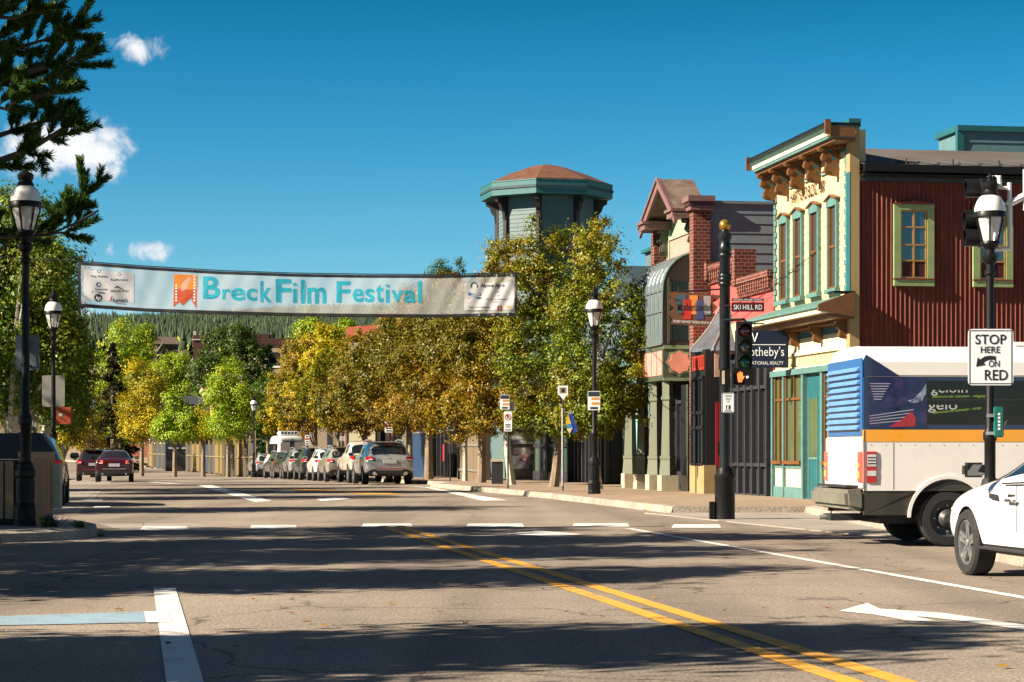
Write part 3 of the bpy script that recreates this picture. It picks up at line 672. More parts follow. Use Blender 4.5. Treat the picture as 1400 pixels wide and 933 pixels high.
# ---- gabled building in pink and green with brick piers and a curved glass bay
v3 = vpx(970, U0); GB = thing('gabled_building', 'pink and green gabled building with brick piers and curved glass bay', 'building', street(U0, v3), TH)
LG = vpx(889, U0-.5)-v3
M_siding = paint('grey_siding', '#66767a', .65, var=.1, streak=True); M_pgreen = paint('pale_green_boards', '#93a98a', .6); M_pink = paint('pink_boards', '#cf8a80', .6)
M_shing = roofing('brown_shingles', '#4a3a30', '#77645a', 3); M_dgreen = paint('olive_trim', '#464c3e', .55); M_pinkt = paint('pink_trim', '#755654', .55)
m = MB(); m.box(.0, 14, .06, LG, 0, 8.3); m.build('wall', M_pgreen, GB)
m = MB(); clap_front(m, .0, 14, 0, 8.3, .05, .28); m.box(-.02, 14, -.02, .4, 8.3, 8.38); m.build('side_wall', M_siding, GB)
for y0 in (-.05, LG-.45):
    m = MB(); m.box(-.48, 0.02, y0, y0+.45, 0.1, 8.1); pier = m.build('brick_pier', M_brick, GB)
    m = MB(); m.box(-.58, .1, y0-.08, y0+.53, 8.1, 8.22); m.box(-.66, .12, y0-.14, y0+.6, 8.34, 8.5); m.build('pier_cap', M_pinkt, pier)
    m = MB(); m.box(-.62, .1, y0-.1, y0+.55, 8.22, 8.34); m.build('pier_cap', paint('maroon_trim', '#41201f', .5), pier)
pk, ea, eb = LG*.47, .6, LG-.55; zp, ze = 9.15, 8.0
m = MB()
for (a, za, b, zb) in ((ea-.2, ze-.08, pk, zp), (pk, zp, eb+.2, ze-.08)):
    m.prism([(-.85, a, za), (-.85, b, zb), (-.85, b, zb+.12), (-.85, a, za+.12)], (1.0, 0, 0))
rf = m.build('gable_roof', M_shing, GB)
m = MB()
for (a, za, b, zb) in ((ea-.2, ze-.09, pk, zp), (pk, zp, eb+.2, ze-.09)):
    m.prism([(-.93, a, za-.16), (-.93, b, zb-.16), (-.93, b, zb+.14), (-.93, a, za+.14)], (.07, 0, 0))
    m.prism([(-.98, a, za+.08), (-.98, b, zb+.08), (-.98, b, zb+.16), (-.98, a, za+.16)], (.05, 0, 0))
m.build('barge_board', M_pinkt, rf)
m = MB(); m.prism([(-.12, ea, 6.95), (-.12, eb, 6.95), (-.12, eb, ze), (-.12, pk, zp-.1), (-.12, ea, ze)], (.11, 0, 0)); m.build('gable_wall', M_pgreen, GB)
m = MB(); fb(m, ea+.6, eb-.6, 7.05, 7.62, .12, .15); m.build('gable_panel', M_pink, GB)
m = MB(); fb(m, ea+.5, eb-.5, 7.62, 7.72, .12, .2); fb(m, ea+.5, eb-.5, 6.95, 7.05, .12, .2); fb(m, ea+.5, ea+.6, 7.05, 8.1, .12, .2); fb(m, eb-.6, eb-.5, 7.05, 8.1, .12, .2); m.build('gable_trim', M_pgreen, GB)
for y in (ea+.1, ea+.42, eb-.15, eb-.45):
    m = MB(); scroll(m, y, 7.95, .72, .12, .75); m.build('bracket', M_dgreen, GB)
m = MB(); fb(m, ea-.15, ea+.62, 7.95, 8.12, 0, .95); fb(m, eb-.62, eb+.15, 7.95, 8.12, 0, .95); fb(m, ea-.2, ea+.66, 8.12, 8.2, -.1, 1.02); fb(m, eb-.66, eb+.2, 8.12, 8.2, -.1, 1.02); m.build('return_cornice', M_pinkt, GB)
# curved glass bay
b0, b1, D = 1.5, LG-.2, 1.0
prof = [(0, 7.05)]+[(D*math.sin(a), 5.95+1.1*math.cos(a)) for a in [R(x) for x in range(12, 91, 13)]]+[(D, 4.35)]
m = MB()
for (d0, z0), (d1, z1) in zip(prof[:-1], prof[1:]): m.quad((-d0, b0, z0), (-d1, b0, z1), (-d1, b1, z1), (-d0, b1, z0))
M_bay = glass('bay_glass', (.13, .17, .18), .05, .8)
bay = m.build('glass_bay', M_bay, GB, True)
m = MB(); n = 7
for k in range(n+1): y = b0+(b1-b0)*k/n; m.tube([(-d-.01, y, z) for d, z in prof], .035, 6)
for z, d in ((5.35, D), (4.4, D), (5.95, D)): m.box(-d-.04, -d+.02, b0, b1, z-.03, z+.03)
m.box(-.1, .0, b0, b1, 7.02, 7.12); m.build('rib', paint('grey_ribs', '#8a9496', .3, .5), bay)
m = MB(); m.prism([(-d, b0-.02, z) for d, z in prof]+[(0, b0-.02, 4.35)], (0, .03, 0)); e = m.build('end_wall', paint('maroon_panel', '#2e1a1c', .5), bay)
m = MB(); m.box(-.8, -.15, b0-.035, b0-.02, 5.4, 6.2); m.box(-.8, -.15, b0-.035, b0-.02, 4.5, 5.15); m.build('pane', M_glass, e)
m = MB(); m.box(-.86, -.1, b0-.06, b0-.02, 5.2, 5.36); m.box(-.86, -.8, b0-.05, b0-.02, 4.4, 6.3); m.box(-.15, -.1, b0-.05, b0-.02, 4.4, 6.7); m.build('trim', M_dgreen, e)
# storey under the bay: panelled box on tapering olive columns
m = MB(); m.box(-.98, .0, b0+.02, b1, 3.35, 4.33); lowb = m.build('lower_bay', M_dgreen, GB)
m = MB(); cx_, cz_ = -.5, 3.86; star = []
for i in range(16): r = .34 if i % 2 == 0 else .28; a = i*math.pi/8; star.append((cx_+r*math.cos(a), b0-.03, cz_+r*math.sin(a)*1.0))
m.prism(star, (0, .05, 0)); st = m.build('star_panel', paint('coral_panel', '#e88a7c', .6), lowb)
m = MB(); m.box(-.98, .0, b0-.02, b0+.02, 4.25, 4.36); m.box(-.98, -.02, b0-.02, b0+.02, 3.33, 3.42); m.prism([(p[0]*1.22+.11, b0-.005, (p[2]-cz_)*1.22+cz_) for p in star], (0, .03, 0)); m.build('panel_trim', paint('olive_light', '#7d8168', .6), lowb)
m = MB()
for i in range(5): y = b0+.4+i*(b1-b0-.8)/4; fb(m, y-.3, y+.3, 3.5, 4.2, .98, 1.0)
m.build('front_panel', M_pink, lowb)
M_olive = paint('olive_column', '#5d6350', .55, streak=True); M_stone = paint('pale_stone', '#b8ab90', .85, bump=.5)
for px in (913, 896, 879, 862):
    y = vpx(px, U0-.75)-v3
    m = MB(); cx_ = -.75
    m.lathe([(.26, .6), (.22, 1.05), (.24, 1.07), (.24, 1.15), (.20, 1.17), (.155, 2.75), (.2, 2.8), (.2, 2.88), (.165, 2.9), (.17, 3.36)], 4, (cx_, y, 0), None); col = m.build('column', M_olive, GB)
    m = MB(); m.box(cx_-.25, cx_+.25, y-.25, y+.25, .12, .6); m.build('column_base', M_stone, col)
m = MB(); m.box(-.06, .0, .42, LG-.45, .12, 3.35); shop = m.build('shopfront', M_shopgl, GB)
m = MB()
for k in range(7): y = .5+k*(LG-1.0)/6; fb(m, y-.06, y+.06, .12, 3.35, .06, .16)
fb(m, .45, LG-.5, .12, .7, .06, .15); fb(m, .45, LG-.5, 2.7, 2.8, .06, .15); m.build('frame', M_char, shop)
m = MB(); m.box(-.5, -.0, .5, 1.3, .12, 3.2); m.build('side_glazing', M_shopgl, shop)
# ---- wooden tavern sign hung out from the gabled building
TS = thing('tavern_sign', 'ragged brown wooden hanging sign with coloured patches and black lettering', 'sign', at(950, 422, 60.6))
px2m = 60.6/F
pts = []
for (x, y) in ((913, 399), (950, 401), (985, 404), (982, 410), (975, 414), (981, 420), (975, 428), (985, 432), (972, 441), (978, 448), (945, 445), (917, 443), (920, 436), (914, 430), (921, 421), (913, 412), (918, 407)):
    pts.append(((x-950)*px2m, 0, (422-y)*px2m))
m = MB(); m.prism(pts, (0, .06, 0)); M_wood = paint('brown_sign_wood', '#5c3a22', .7, var=.3, scale=3); m.build('board', M_wood, TS)
def patch(name, c, x0, x1, y0, y1, parent=TS, yy=-.008, ref=(950, 422), s=px2m):
    m = MB(); m.box((x0-ref[0])*s, (x1-ref[0])*s, yy, .0, (ref[1]-y1)*s, (ref[1]-y0)*s); return m.build('patch', paint(name, c, .6), parent)
patch('patch_slate', '#33505c', 925, 938, 403, 429); patch('patch_orange', '#c9803c', 943, 954, 404, 430, yy=-.010); patch('patch_red', '#a8231b', 934, 945, 410, 437, yy=-.014); patch('patch_blue', '#36406e', 952, 962, 411, 437, yy=-.014); patch('patch_grey', '#8f8f95', 962, 972, 405, 431, yy=-.010)
m = MB()
for x, y in ((933, 429), (974, 409)): m.lathe([(.055, 0), (.055, .012)], 12, M=Matrix.Translation(((x-950)*px2m, -.004, (422-y)*px2m)) @ Matrix.Rotation(R(90), 4, 'X'))
m.build('disc', paint('dark_red_disc', '#6a1012', .5), TS)
m = MB(); m.fit('MotherLoaded', 46*px2m, 10.5*px2m, face_cam((949-950)*px2m, -.02, (422-420)*px2m), .01); m.fit('the', 9*px2m, 4*px2m, face_cam((925.5-950)*px2m, -.02, (422-410)*px2m), .01); m.fit('Tavern', 17*px2m, 4*px2m, face_cam((969-950)*px2m, -.02, (422-429.5)*px2m), .01); m.build('lettering', M_signb, TS)
m = MB(); m.fit('THE BEST AND MOST TASTEFUL PATIO IN TOWN', 58*px2m, 3.4*px2m, face_cam((949-950)*px2m, -.016, (422-440.8)*px2m, 0) @ Matrix.Rotation(R(-3), 4, 'Z'), .0); m.build('motto', M_signw, TS)
m = MB()
m.tube([(-.55, .03, .46), (1.75, .03+.28, .62)], .025); m.tube([(-.45, .03, .44), (-.45, .03, .60)], .012); m.tube([(.5, .03, .36), (.5, .1, .58)], .012); m.build('bracket', M_dark, TS)
# ---- navy hanging sign of the corner building's office
NS = thing('hanging_sign', 'navy hanging realty sign with white serif lettering', 'sign', at(1049, 477.5, 53.6))
s = 53.6/F
m = MB(); m.box(-44*s, 29*s, 0, .05, -25.5*s, 25.5*s); m.build('board', paint('navy_panel', '#0a1830', .4, var=.05), NS, bevel=.006)
m = MB(); m.fit("Sotheby's", 54*s, 17*s, face_cam(-4*s, -.006, -5*s), -.004); m.fit('INTERNATIONAL REALTY', 62*s, 4.6*s, face_cam(-9*s, -.006, -19*s), -.004)
m.box(-25*s, 25*s, -.006, .0, 6*s-.008, 6*s+.008)
for a, b in (((-21, 24), (-17, 10)), ((-17, 10), (-13, 22))): m.tube([(a[0]*s, -.006, a[1]*s), (b[0]*s, -.006, b[1]*s)], .012, 4)
m.build('lettering', M_signw, NS)
m = MB(); m.tube([(-.45, .025, .62), (1.08, .025+.25, .66)], .02, 6)
for x in (-.3, .3): m.tube([(x, .025, .44), (x, .03, .62)], .012, 5)
m.build('bracket', M_dark, NS)
# ---- grey-teal buildings up the street, tower, shopfronts behind the trees
UB = thing('gable_shop', 'dark teal boarded shop with low gable half hidden by the street tree', 'building', street(U0+.9, vpx(888, U0+.9)), TH)
M_steel = paint('teal_grey_boards', '#55686f', .65, streak=True); M_bteal = paint('dark_teal_boards', '#2a3d44', .65)
LU = 9.0
m = MB(); m.box(0, 10, 0, LU, 0, 6.7); clap_front(m, 0, 10, 4, 6.7, 0, .2); m.build('wall', M_steel, UB)
m = MB(); m.prism([(-.3, -.25, 6.6), (-.3, LU*.35, 7.75), (-.3, LU, 6.6)], (10, 0, 0)); m.build('roof', M_bteal, UB)
m = MB(); m.box(.9, 9, -.02, 4.5, 6.7, 8.3); clap_front(m, .9, 9, 6.7, 8.3, -.02, .2); m.build('upper_wall', M_steel, UB)
m = MB(); m.box(.75, 9.1, -.12, 4.6, 8.3, 8.42); m.box(.74, .9, -.1, .15, 6.7, 8.3); m.build('trim', M_teal, UB)
m = MB(); fb(m, .5, LU-.5, 4.2, 4.5, 0, .5); fb(m, .5, LU-.5, 3.2, 4.2, 0, .08); m.build('awning', M_aqua, UB)
m = MB(); fb(m, .3, LU-.3, .15, 3.2, 0, .05); sf = m.build('shopfront', M_shopgl, UB)
for i, (c, y) in enumerate((('#7fbdb6', .4), ('#4a1f22', 1.2), ('#1b5a60', 1.9), ('#8aa283', 2.7), ('#41201f', 4.0), ('#22303c', 5.4), ('#1b5a60', 6.6), ('#2b2320', 8.2))):
    m = MB(); fb(m, y, y+.5, .15, 3.2, .05, .3); m.build('pilaster', paint('pilaster_%d' % i, c, .5), sf)
# octagonal tower
TX = thing('octagonal_tower', 'octagonal grey-green tower with teal eaves and low brown shingled roof', 'tower', on(747, 108))
M_tw = paint('tower_boards', '#556a6c', .65, var=.1); M_tt = paint('teal_fascia', '#275f62', .5); M_brn = paint('dark_brown_trim', '#24181a', .5); M_trf = roofing('brown_roof_shingles', '#4c2a1e', '#704732', 2.5)
rot0 = R(22.5+13); RW = 2.40
def octv(r, z, k): a = rot0+k*math.pi/4; return (r*math.cos(a), r*math.sin(a), z)
m = MB()
for k in range(8):
    nst = 60; z0, z1 = 2.0, 13.9; h = (z1-z0)/nst
    for i in range(nst):
        a, b = z0+i*h, z0+(i+1)*h
        m.quad(octv(RW+.025, a, k), octv(RW+.025, a, k+1), octv(RW, b, k+1), octv(RW, b, k))
        m.quad(octv(RW, a, k+1), octv(RW+.025, a, k+1), octv(RW+.025, a, k), octv(RW, a, k))
m.lathe([(RW*.98, 0), (RW*.98, 13.9)], 8, M=rotz(rot0)); m.build('wall', M_tw, TX)
m = MB()
for k in range(8):
    m.tube([octv(RW+.03, 0, k), octv(RW+.03, 13.9, k)], .15, 4)
    for z in (11.15,): m.tube([octv(RW+.04, z, k), octv(RW+.04, z, k+1)], .1, 4)
m.build('corner_post', M_brn, TX)
for k in range(8):
    m = MB(); a = rot0+k*math.pi/4; M = rotz(a)
    m.prism([(RW, -.1, 13.75), (RW+.62, -.1, 13.75), (RW+.60, -.1, 13.55), (RW+.42, -.1, 13.45), (RW+.34, -.1, 13.2), (RW+.2, -.1, 13.05), (RW+.16, -.1, 12.7), (RW, -.1, 12.55)], (0, .2, 0), M); m.build('bracket', M_brn, TX)
m = MB(); m.lathe([(RW*1.0, 13.78), (3.28, 13.80), (3.28, 14.42), (3.30, 14.44), (3.30, 14.5), (2.9, 14.52)], 8, M=rotz(rot0)); ev = m.build('eaves', M_tt, TX)
m = MB(); m.lathe([(3.31, 14.08), (3.33, 14.1), (3.33, 14.2), (3.31, 14.22)], 8, M=rotz(rot0), cap=False); m.build('eave_mould', M_bteal, ev)
m = MB(); m.lathe([(3.12, 14.46), (3.10, 14.56), (2.1, 14.98), (.85, 15.42), (.1, 15.56)], 8, M=rotz(rot0)); m.build('roof', M_trf, TX)
for k in (3, 4):
    m = MB(); p, q = Vector(octv(RW+.05, 0, k)), Vector(octv(RW+.05, 0, k+1)); a = p.lerp(q, .25); b = p.lerp(q, .75)
    m.quad((a.x, a.y, 9.3), (b.x, b.y, 9.3), (b.x, b.y, 10.7), (a.x, a.y, 10.7)); m.build('window', M_glass, TX)
# lower block joined to the tower
LB = thing('teal_shop_block', 'long teal and cream shop block behind the gold-leaved trees', 'building', street(U0+1.2, 78), TH)
m = MB(); m.box(0, 14, 0, 34, 0, 6.6); clap(m, 0, 34, 3.6, 6.6, 0, .22); m.build('wall', M_tw, LB)
m = MB(); fb(m, -.1, 34.1, 6.6, 6.9, -.2, .5); fb(m, 0, 34, 3.3, 3.6, 0, .35); m.build('cornice', M_aqua, LB)
for k in range(8): m = MB(); y = 1.5+k*4.1; fb(m, y, y+1.4, 4.2, 6.0, .02, .06); w_ = m.build('window', M_glass, LB); m = MB(); fb(m, y-.1, y+1.5, 4.1, 4.2, .02, .12); fb(m, y-.1, y, 4.1, 6.1, .02, .1); fb(m, y+1.4, y+1.5, 4.1, 6.1, .02, .1); m.build('frame', M_aqua, w_)
def shopfront(name, label, px0, px1, u, zt, body, parts, h2=None, d=6.0):
    va, vb = vpx(px0, u), vpx(px1, u); T = thing(name, label, 'building', street(u, va), TH); L = vb-va; g = gz(street(u, (va+vb)/2).y)
    m = MB(); m.box(0, d, 0, L, g, zt); m.build('wall', body, T)
    parts(T, L, g); return T
def p_door(T, L, g):
    m = MB(); fb(m, .05, L-.05, 2.9, 3.7, 0, .5)
    for z in (3.0, 3.2, 3.4, 3.6): fb(m, .05, L-.05, z, z+.02, .5, .53)
    m.build('lintel', paint('green_boards', '#3c4a44', .6), T)
    m = MB(); fb(m, .2, L*.3, .25, 2.75, 0, .03); fb(m, L*.4, L-.3, .25, 2.75, 0, .03); w_ = m.build('shop_window', glass('green_glass', (.05, .09, .07), .03, 1.0), T)
    m = MB()
    for y in (.1, L*.3, L*.4, L-.3): fb(m, y, y+.2, .15, 2.85, .03, .14)
    fb(m, .1, L-.1, .15, .5, .03, .12); fb(m, .1, L-.1, 1.45, 1.6, .03, .1); fb(m, .1, L-.1, 2.75, 2.9, .03, .12); m.build('frame', M_char, w_)
shopfront('glass_door_shop', 'dark shop with green-glazed entrance under olive boarding, behind leaning trunk', 782, 694, U0, 4.2, M_char, p_door)
def p_posts(T, L, g):
    for k in range(10): m = MB(); y = .2+k*(L-.4)/9; fb(m, y, y+.16, g+.1, 3.4, .0, .18); m.build('post', M_char, T)
    m = MB()
    for k in range(4): y = .5+k*(L-1)/4; fb(m, y, y+(L-1)/5, g+.6, 2.9, 0, .02)
    w_ = m.build('shop_window', M_shopgl, T)
    m = MB(); fb(m, L*.3, L*.3+.5, g+1.0, g+1.9, .03, .06); m.build('poster', paint('poster_red', '#b02a30', .6), w_)
    m = MB(); fb(m, L*.55, L*.55+.5, g+1.6, g+2.6, .03, .06); m.build('poster', paint('poster_blue', '#2a7fa0', .6), w_)
    for k, c in ((.12, '#b8a888'), (.45, '#2f7d74'), (.72, '#a8622a'), (.86, '#8a9aa0')): m = MB(); fb(m, L*k, L*k+.45, g+.7+k*.6, g+1.3+k*.7, .03, .05); m.build('display', paint('display_%d' % int(k*100), c, .6), w_)
shopfront('posted_shop', 'dark shopfront divided by close black posts, left of the tall lamp', 836, 786, U0+.2, 4.4, M_blk, p_posts)
shopfront('black_shop', 'black shopfront with narrow bright panes, right of blue gate', 624, 577, U0+.1, 4.6, M_blk, p_posts)
def p_shed(T, L, g):
    m = MB()
    for k in range(8): y = k*L/8; fb(m, y+.01, y+L/8-.03, g+.1, 3.2, 0, .04)
    m.build('boarding', paint('taupe_boards', '#6b5d4a', .7, streak=True), T)
    m = MB()
    for z in (.5, 1.55, 2.6): fb(m, .1, L-.1, g+z, g+z+.1, .04, .09)
    for y in (.05, L-.17): fb(m, y, y+.12, g+.1, 3.3, .04, .1)
    m.build('rail', paint('galv_rail', '#8a857a', .5, .4), T)
shopfront('taupe_shed', 'taupe boarded shed front with pale metal rails between trunks', 662, 628, 13.6, 3.4, paint('taupe_wall', '#51473a', .7), p_shed, d=.25)
def p_gate(T, L, g):
    m = MB()
    for k in range(4): y = .1+k*(L-.2)/4; fb(m, y, y+(L-.2)/4-.04, g+.1, 2.2, 0, .05)
    m.build('panel', paint('blue_panel', '#1c3858', .5), T)
    m = MB(); fb(m, -.05, L+.05, 2.2, 2.28, -.05, .1); fb(m, -.05, .05, g, 2.25, -.05, .1); fb(m, L-.05, L+.05, g, 2.25, -.05, .1); m.build('frame', M_galv, T)
shopfront('blue_gate', 'blue corrugated gate panel in pale frame behind parked silver car', 586, 562, 13.8, 2.2, M_dark, p_gate, d=.3)
shopfront('far_brick_shop', 'far brick and timber shop row behind the parked cars', 560, 470, U0+.6, 5.0, bricks('far_brick', '#6d3a2a', '#5a2e22', '#7d6a5c', 5), p_posts)
# ---------------------------------------------------------------- far buildings, timber fence, wooded hill
def house(name, label, cat, px, y, z0, wpx, zt, roof_rise, wall, roof, rz=0.0, depth=8, over=.4, windows=3, gable='x', base=None):
    T = thing(name, label, cat, Vector(((px-CX)*y/F, y, z0)), rz); w = wpx*y/F/2; h = zt-z0
    m = MB(); m.box(-w, w, 0, depth, -3, h); m.build('wall', wall, T)
    m = MB()
    if roof_rise > 0:
        if gable == 'x': m.prism([(-w-over, -over, h), (-w-over, depth/2, h+roof_rise), (-w-over, depth+over, h)], (2*w+2*over, 0, 0))
        else: m.prism([(-w-over, -over, h), (0, -over, h+roof_rise), (w+over, -over, h)], (0, depth+2*over, 0))
    else: m.box(-w-over, w+over, -over, depth+over, h, h-roof_rise)
    m.build('roof', roof, T)
    for k in range(windows):
        x = -w+2*w*(k+.5)/windows; ww = min(.55, w/windows*.6); zz = h*.45
        m = MB(); m.box(x-ww, x+ww, -.03, .02, zz, zz+h*.3); wi = m.build('window', M_glass, T)
        m = MB(); m.box(x-ww-.08, x+ww+.08, -.06, -.0, zz-.12, zz); m.box(x-ww-.08, x+ww+.08, -.06, 0, zz+h*.3, zz+h*.3+.1); m.build('frame', M_white, wi)
    return T
M_bwn = paint('brown_house', '#4a4038', .8); M_brf = roofing('brown_house_roof', '#4f443c', '#6b5c50', .8); M_slate = roofing('dark_slate_roof', '#22262e', '#3a3f48', .6)
H = house('hill_house', 'brown house with steep roofs on the wooded hillside', 'house', 229, 760, gz(760)-1, 30, gz(760)+8.2, 2.8, M_bwn, M_brf, R(25), 9, .8, 3)
m = MB(); m.prism([(-4.2, -2.2, 6.6), (-2.2, -2.2, 9.6), (-.2, -2.2, 6.6)], (0, 4, 0)); m.build('dormer', M_brf, H)
m = MB(); m.box(1.5, 6.5, -3, 0, -2, 5.0); m.build('wing', M_bwn, H); m = MB(); m.prism([(1.1, -3.4, 5), (1.1, -1.2, 7.2), (1.1, .6, 5)], (5.8, 0, 0)); m.build('wing_roof', M_brf, H)
m = MB(); m.box(2.4, 5.6, -3.06, -3.0, .5, 3.4); m.build('window', M_glass, H)
house('slate_roof_house', 'house with steep dark ribbed roof among the green trees', 'house', 262, 300, gz(300)-1, 26, zpy(512, 300), 3.4, M_bwn, roofing('ribbed_roof', '#4a4540', '#6b645c', 3), R(-30), 7, .4, 2)
C = thing('brick_chimney_tower', 'dark red brick stair tower rising behind the green trees', 'tower', Vector(((275-CX)*260/F, 260, gz(260))))
m = MB(); m.box(-.95, .95, 0, 2, -2, zpy(463, 260)); m.build('wall', bricks('dark_brick', '#3c1816', '#4a201c', '#2a1a18', 4), C); m = MB(); m.box(-1.1, 1.1, -.15, 2.15, zpy(470, 260), zpy(468.5, 260)); m.box(-.95, -.6, 0, 2, zpy(463, 260), zpy(457.5, 260)); m.box(.4, .95, 0, 2, zpy(463, 260), zpy(459, 260)); m.build('coping', M_conc, C)
HT = thing('lodge', 'beige flat-roofed lodge with dark red parapet behind green trees', 'building', Vector(((372-CX)*240/F, 240, gz(240))))
z0, z1 = 0, zpy(463, 240)-gz(240)
m = MB(); m.box(-2.6, 6, 0, 8, -2, z1-.7); m.build('wall', paint('beige_stucco', '#a08f78', .8), HT)
m = MB(); m.box(-2.8, 6.2, -.2, 8.2, z1-.7, z1); m.box(-2.2, -.4, .5, 3, z1, z1+.5); m.build('parapet', bricks('dark_brick', '#3c1816', '#4a201c', '#2a1a18', 4), HT)
for x in (-.2, 2.2): m = MB(); m.box(x, x+1.0, -.04, .05, z1-3.0, z1-1.5); w_ = m.build('window', M_glass, HT); m = MB(); m.box(x-.1, x+1.1, -.09, .04, z1-3.2, z1-3.0); m.build('sill', M_white, w_)
# yellow false-front shop at the street's bend
YB = thing('yellow_shop', 'small yellow false-front shop with white cornice behind a young tree', 'building', on(291, 165), TH)
zt = zpy(533, 165)-gz(165)
M_yel = paint('yellow_boards', '#d9b95f', .6)
m = MB(); m.box(0, 2.4, 0, 7, 0, zt-.3); m.build('wall', M_yel, YB)
m = MB(); m.box(-.6, 2.2, -.3, 7.3, zt-.3, zt-.05); m.box(-.8, -.0, -.5, 7.5, zt-.05, zt+.12); m.box(.8, 2.2, -.2, .8, zt+.1, zt+1.2); m.build('cornice', M_ltrim, YB)
m = MB(); m.box(-.82, .02, -.52, 7.52, zt+.12, zt+.22); m.build('cornice_cap', M_rtrim, YB)
for y in (0, 2.4, 4.8, 6.9): m = MB(); scroll(m, y+.2, zt-.3, .8, .18); m.build('bracket', M_ochre, YB)
m = MB(); m.box(-1.6, .0, -.2, 7, 3.3, 3.6); m.build('canopy', M_ltrim, YB)
m = MB(); m.box(-.05, 0, .4, 6.6, .2, 3.0); m.build('shopfront', M_shopgl, YB)
house('slate_barn', 'long dark-roofed building left of the yellow shop', 'building', 256, 178, gz(178), 58, zpy(572, 178), 1.9, M_char, M_slate, TH, 9, .5, 3)
CH = thing('red_chimney', 'small red hipped roof turret above the gold trees', 'roof turret', Vector(((495-CX)*150/F, 150, 0)))
m = MB(); m.box(-.9, .9, 0, 2, -.5, zpy(462, 150)); m.build('wall', M_ltrim, CH); m = MB(); zt = zpy(462, 150); m.prism([(-1.15, -.2, zt), (-1.05, .3, zt+.75), (1.1, .3, zt+.9), (1.1, -.2, zt+.25)], (0, 1.8, 0)); m.build('roof', paint('red_tiles', '#8c3a2a', .7), CH)
# timber fence of upright posts and boards along the far pavement
FT = thing('timber_fence', 'tall fence of upright timber posts with blue and tan boards along far pavement', 'fence')
fa = [(348, 141), (300, 158), (250, 180), (197, 203)]
pp = [on(p, y, .0) for p, y in fa]
ptsf = []
for (a, b) in zip(pp[:-1], pp[1:]):
    for k in range(8): ptsf.append(a.lerp(b, k/8))
M_post = paint('weathered_post', '#8a7a58', .8, var=.25, streak=True)
FMATS = [paint(n, c, .7, streak=True) for n, c in (('blue_boards', '#2a3646'), ('tan_fence_boards', '#75603a'), ('dark_fence_boards', '#33302a'))]
for i, p in enumerate(ptsf):
    m = MB(); h = 2.5+.5*(i % 3 == 0); m.box(p.x-.09, p.x+.09, p.y-.09, p.y+.09, gz(p.y), gz(p.y)+h); m.build('post', M_post, FT)
    if i+1 < len(ptsf):
        q = ptsf[i+1]; g = gz(p.y); m = MB(); m.prism([(p.x, p.y+.15, g+.1), (q.x, q.y+.15, g+.1), (q.x, q.y+.15, g+2.2), (p.x, p.y+.15, g+2.2)], (0, .05, 0)); m.build('board', FMATS[(i*7 % 5) % 3], FT)
m = MB()
for p, q in zip(ptsf[:-1], ptsf[1:]): m.tube([(p.x, p.y, gz(p.y)+1.3), (q.x, q.y, gz(q.y)+1.3)], .05, 5)
m.build('rail', M_post, FT)
house('brick_house', 'low red brick house at the bend beyond the maroon car', 'house', 200, 260, gz(260), 60, gz(260)+4.2, 1.6, bricks('house_brick', '#8a4030', '#743426', '#a08a7a', 4), M_brf, R(-12), 8, .4, 4)
# dark shops behind the trees of the left pavement
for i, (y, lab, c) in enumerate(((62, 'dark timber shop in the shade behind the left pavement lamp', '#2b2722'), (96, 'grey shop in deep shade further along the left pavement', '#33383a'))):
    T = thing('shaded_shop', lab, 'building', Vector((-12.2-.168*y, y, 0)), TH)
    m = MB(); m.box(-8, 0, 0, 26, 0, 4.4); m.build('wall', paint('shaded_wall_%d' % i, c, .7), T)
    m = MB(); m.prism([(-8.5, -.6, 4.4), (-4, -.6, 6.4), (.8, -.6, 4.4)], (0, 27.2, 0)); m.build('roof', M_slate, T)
    for k in range(5): m = MB(); m.box(-.0, .05, 1.5+k*4.8, 4.4+k*4.8, .6, 3); m.build('shop_window', M_shopgl, T)
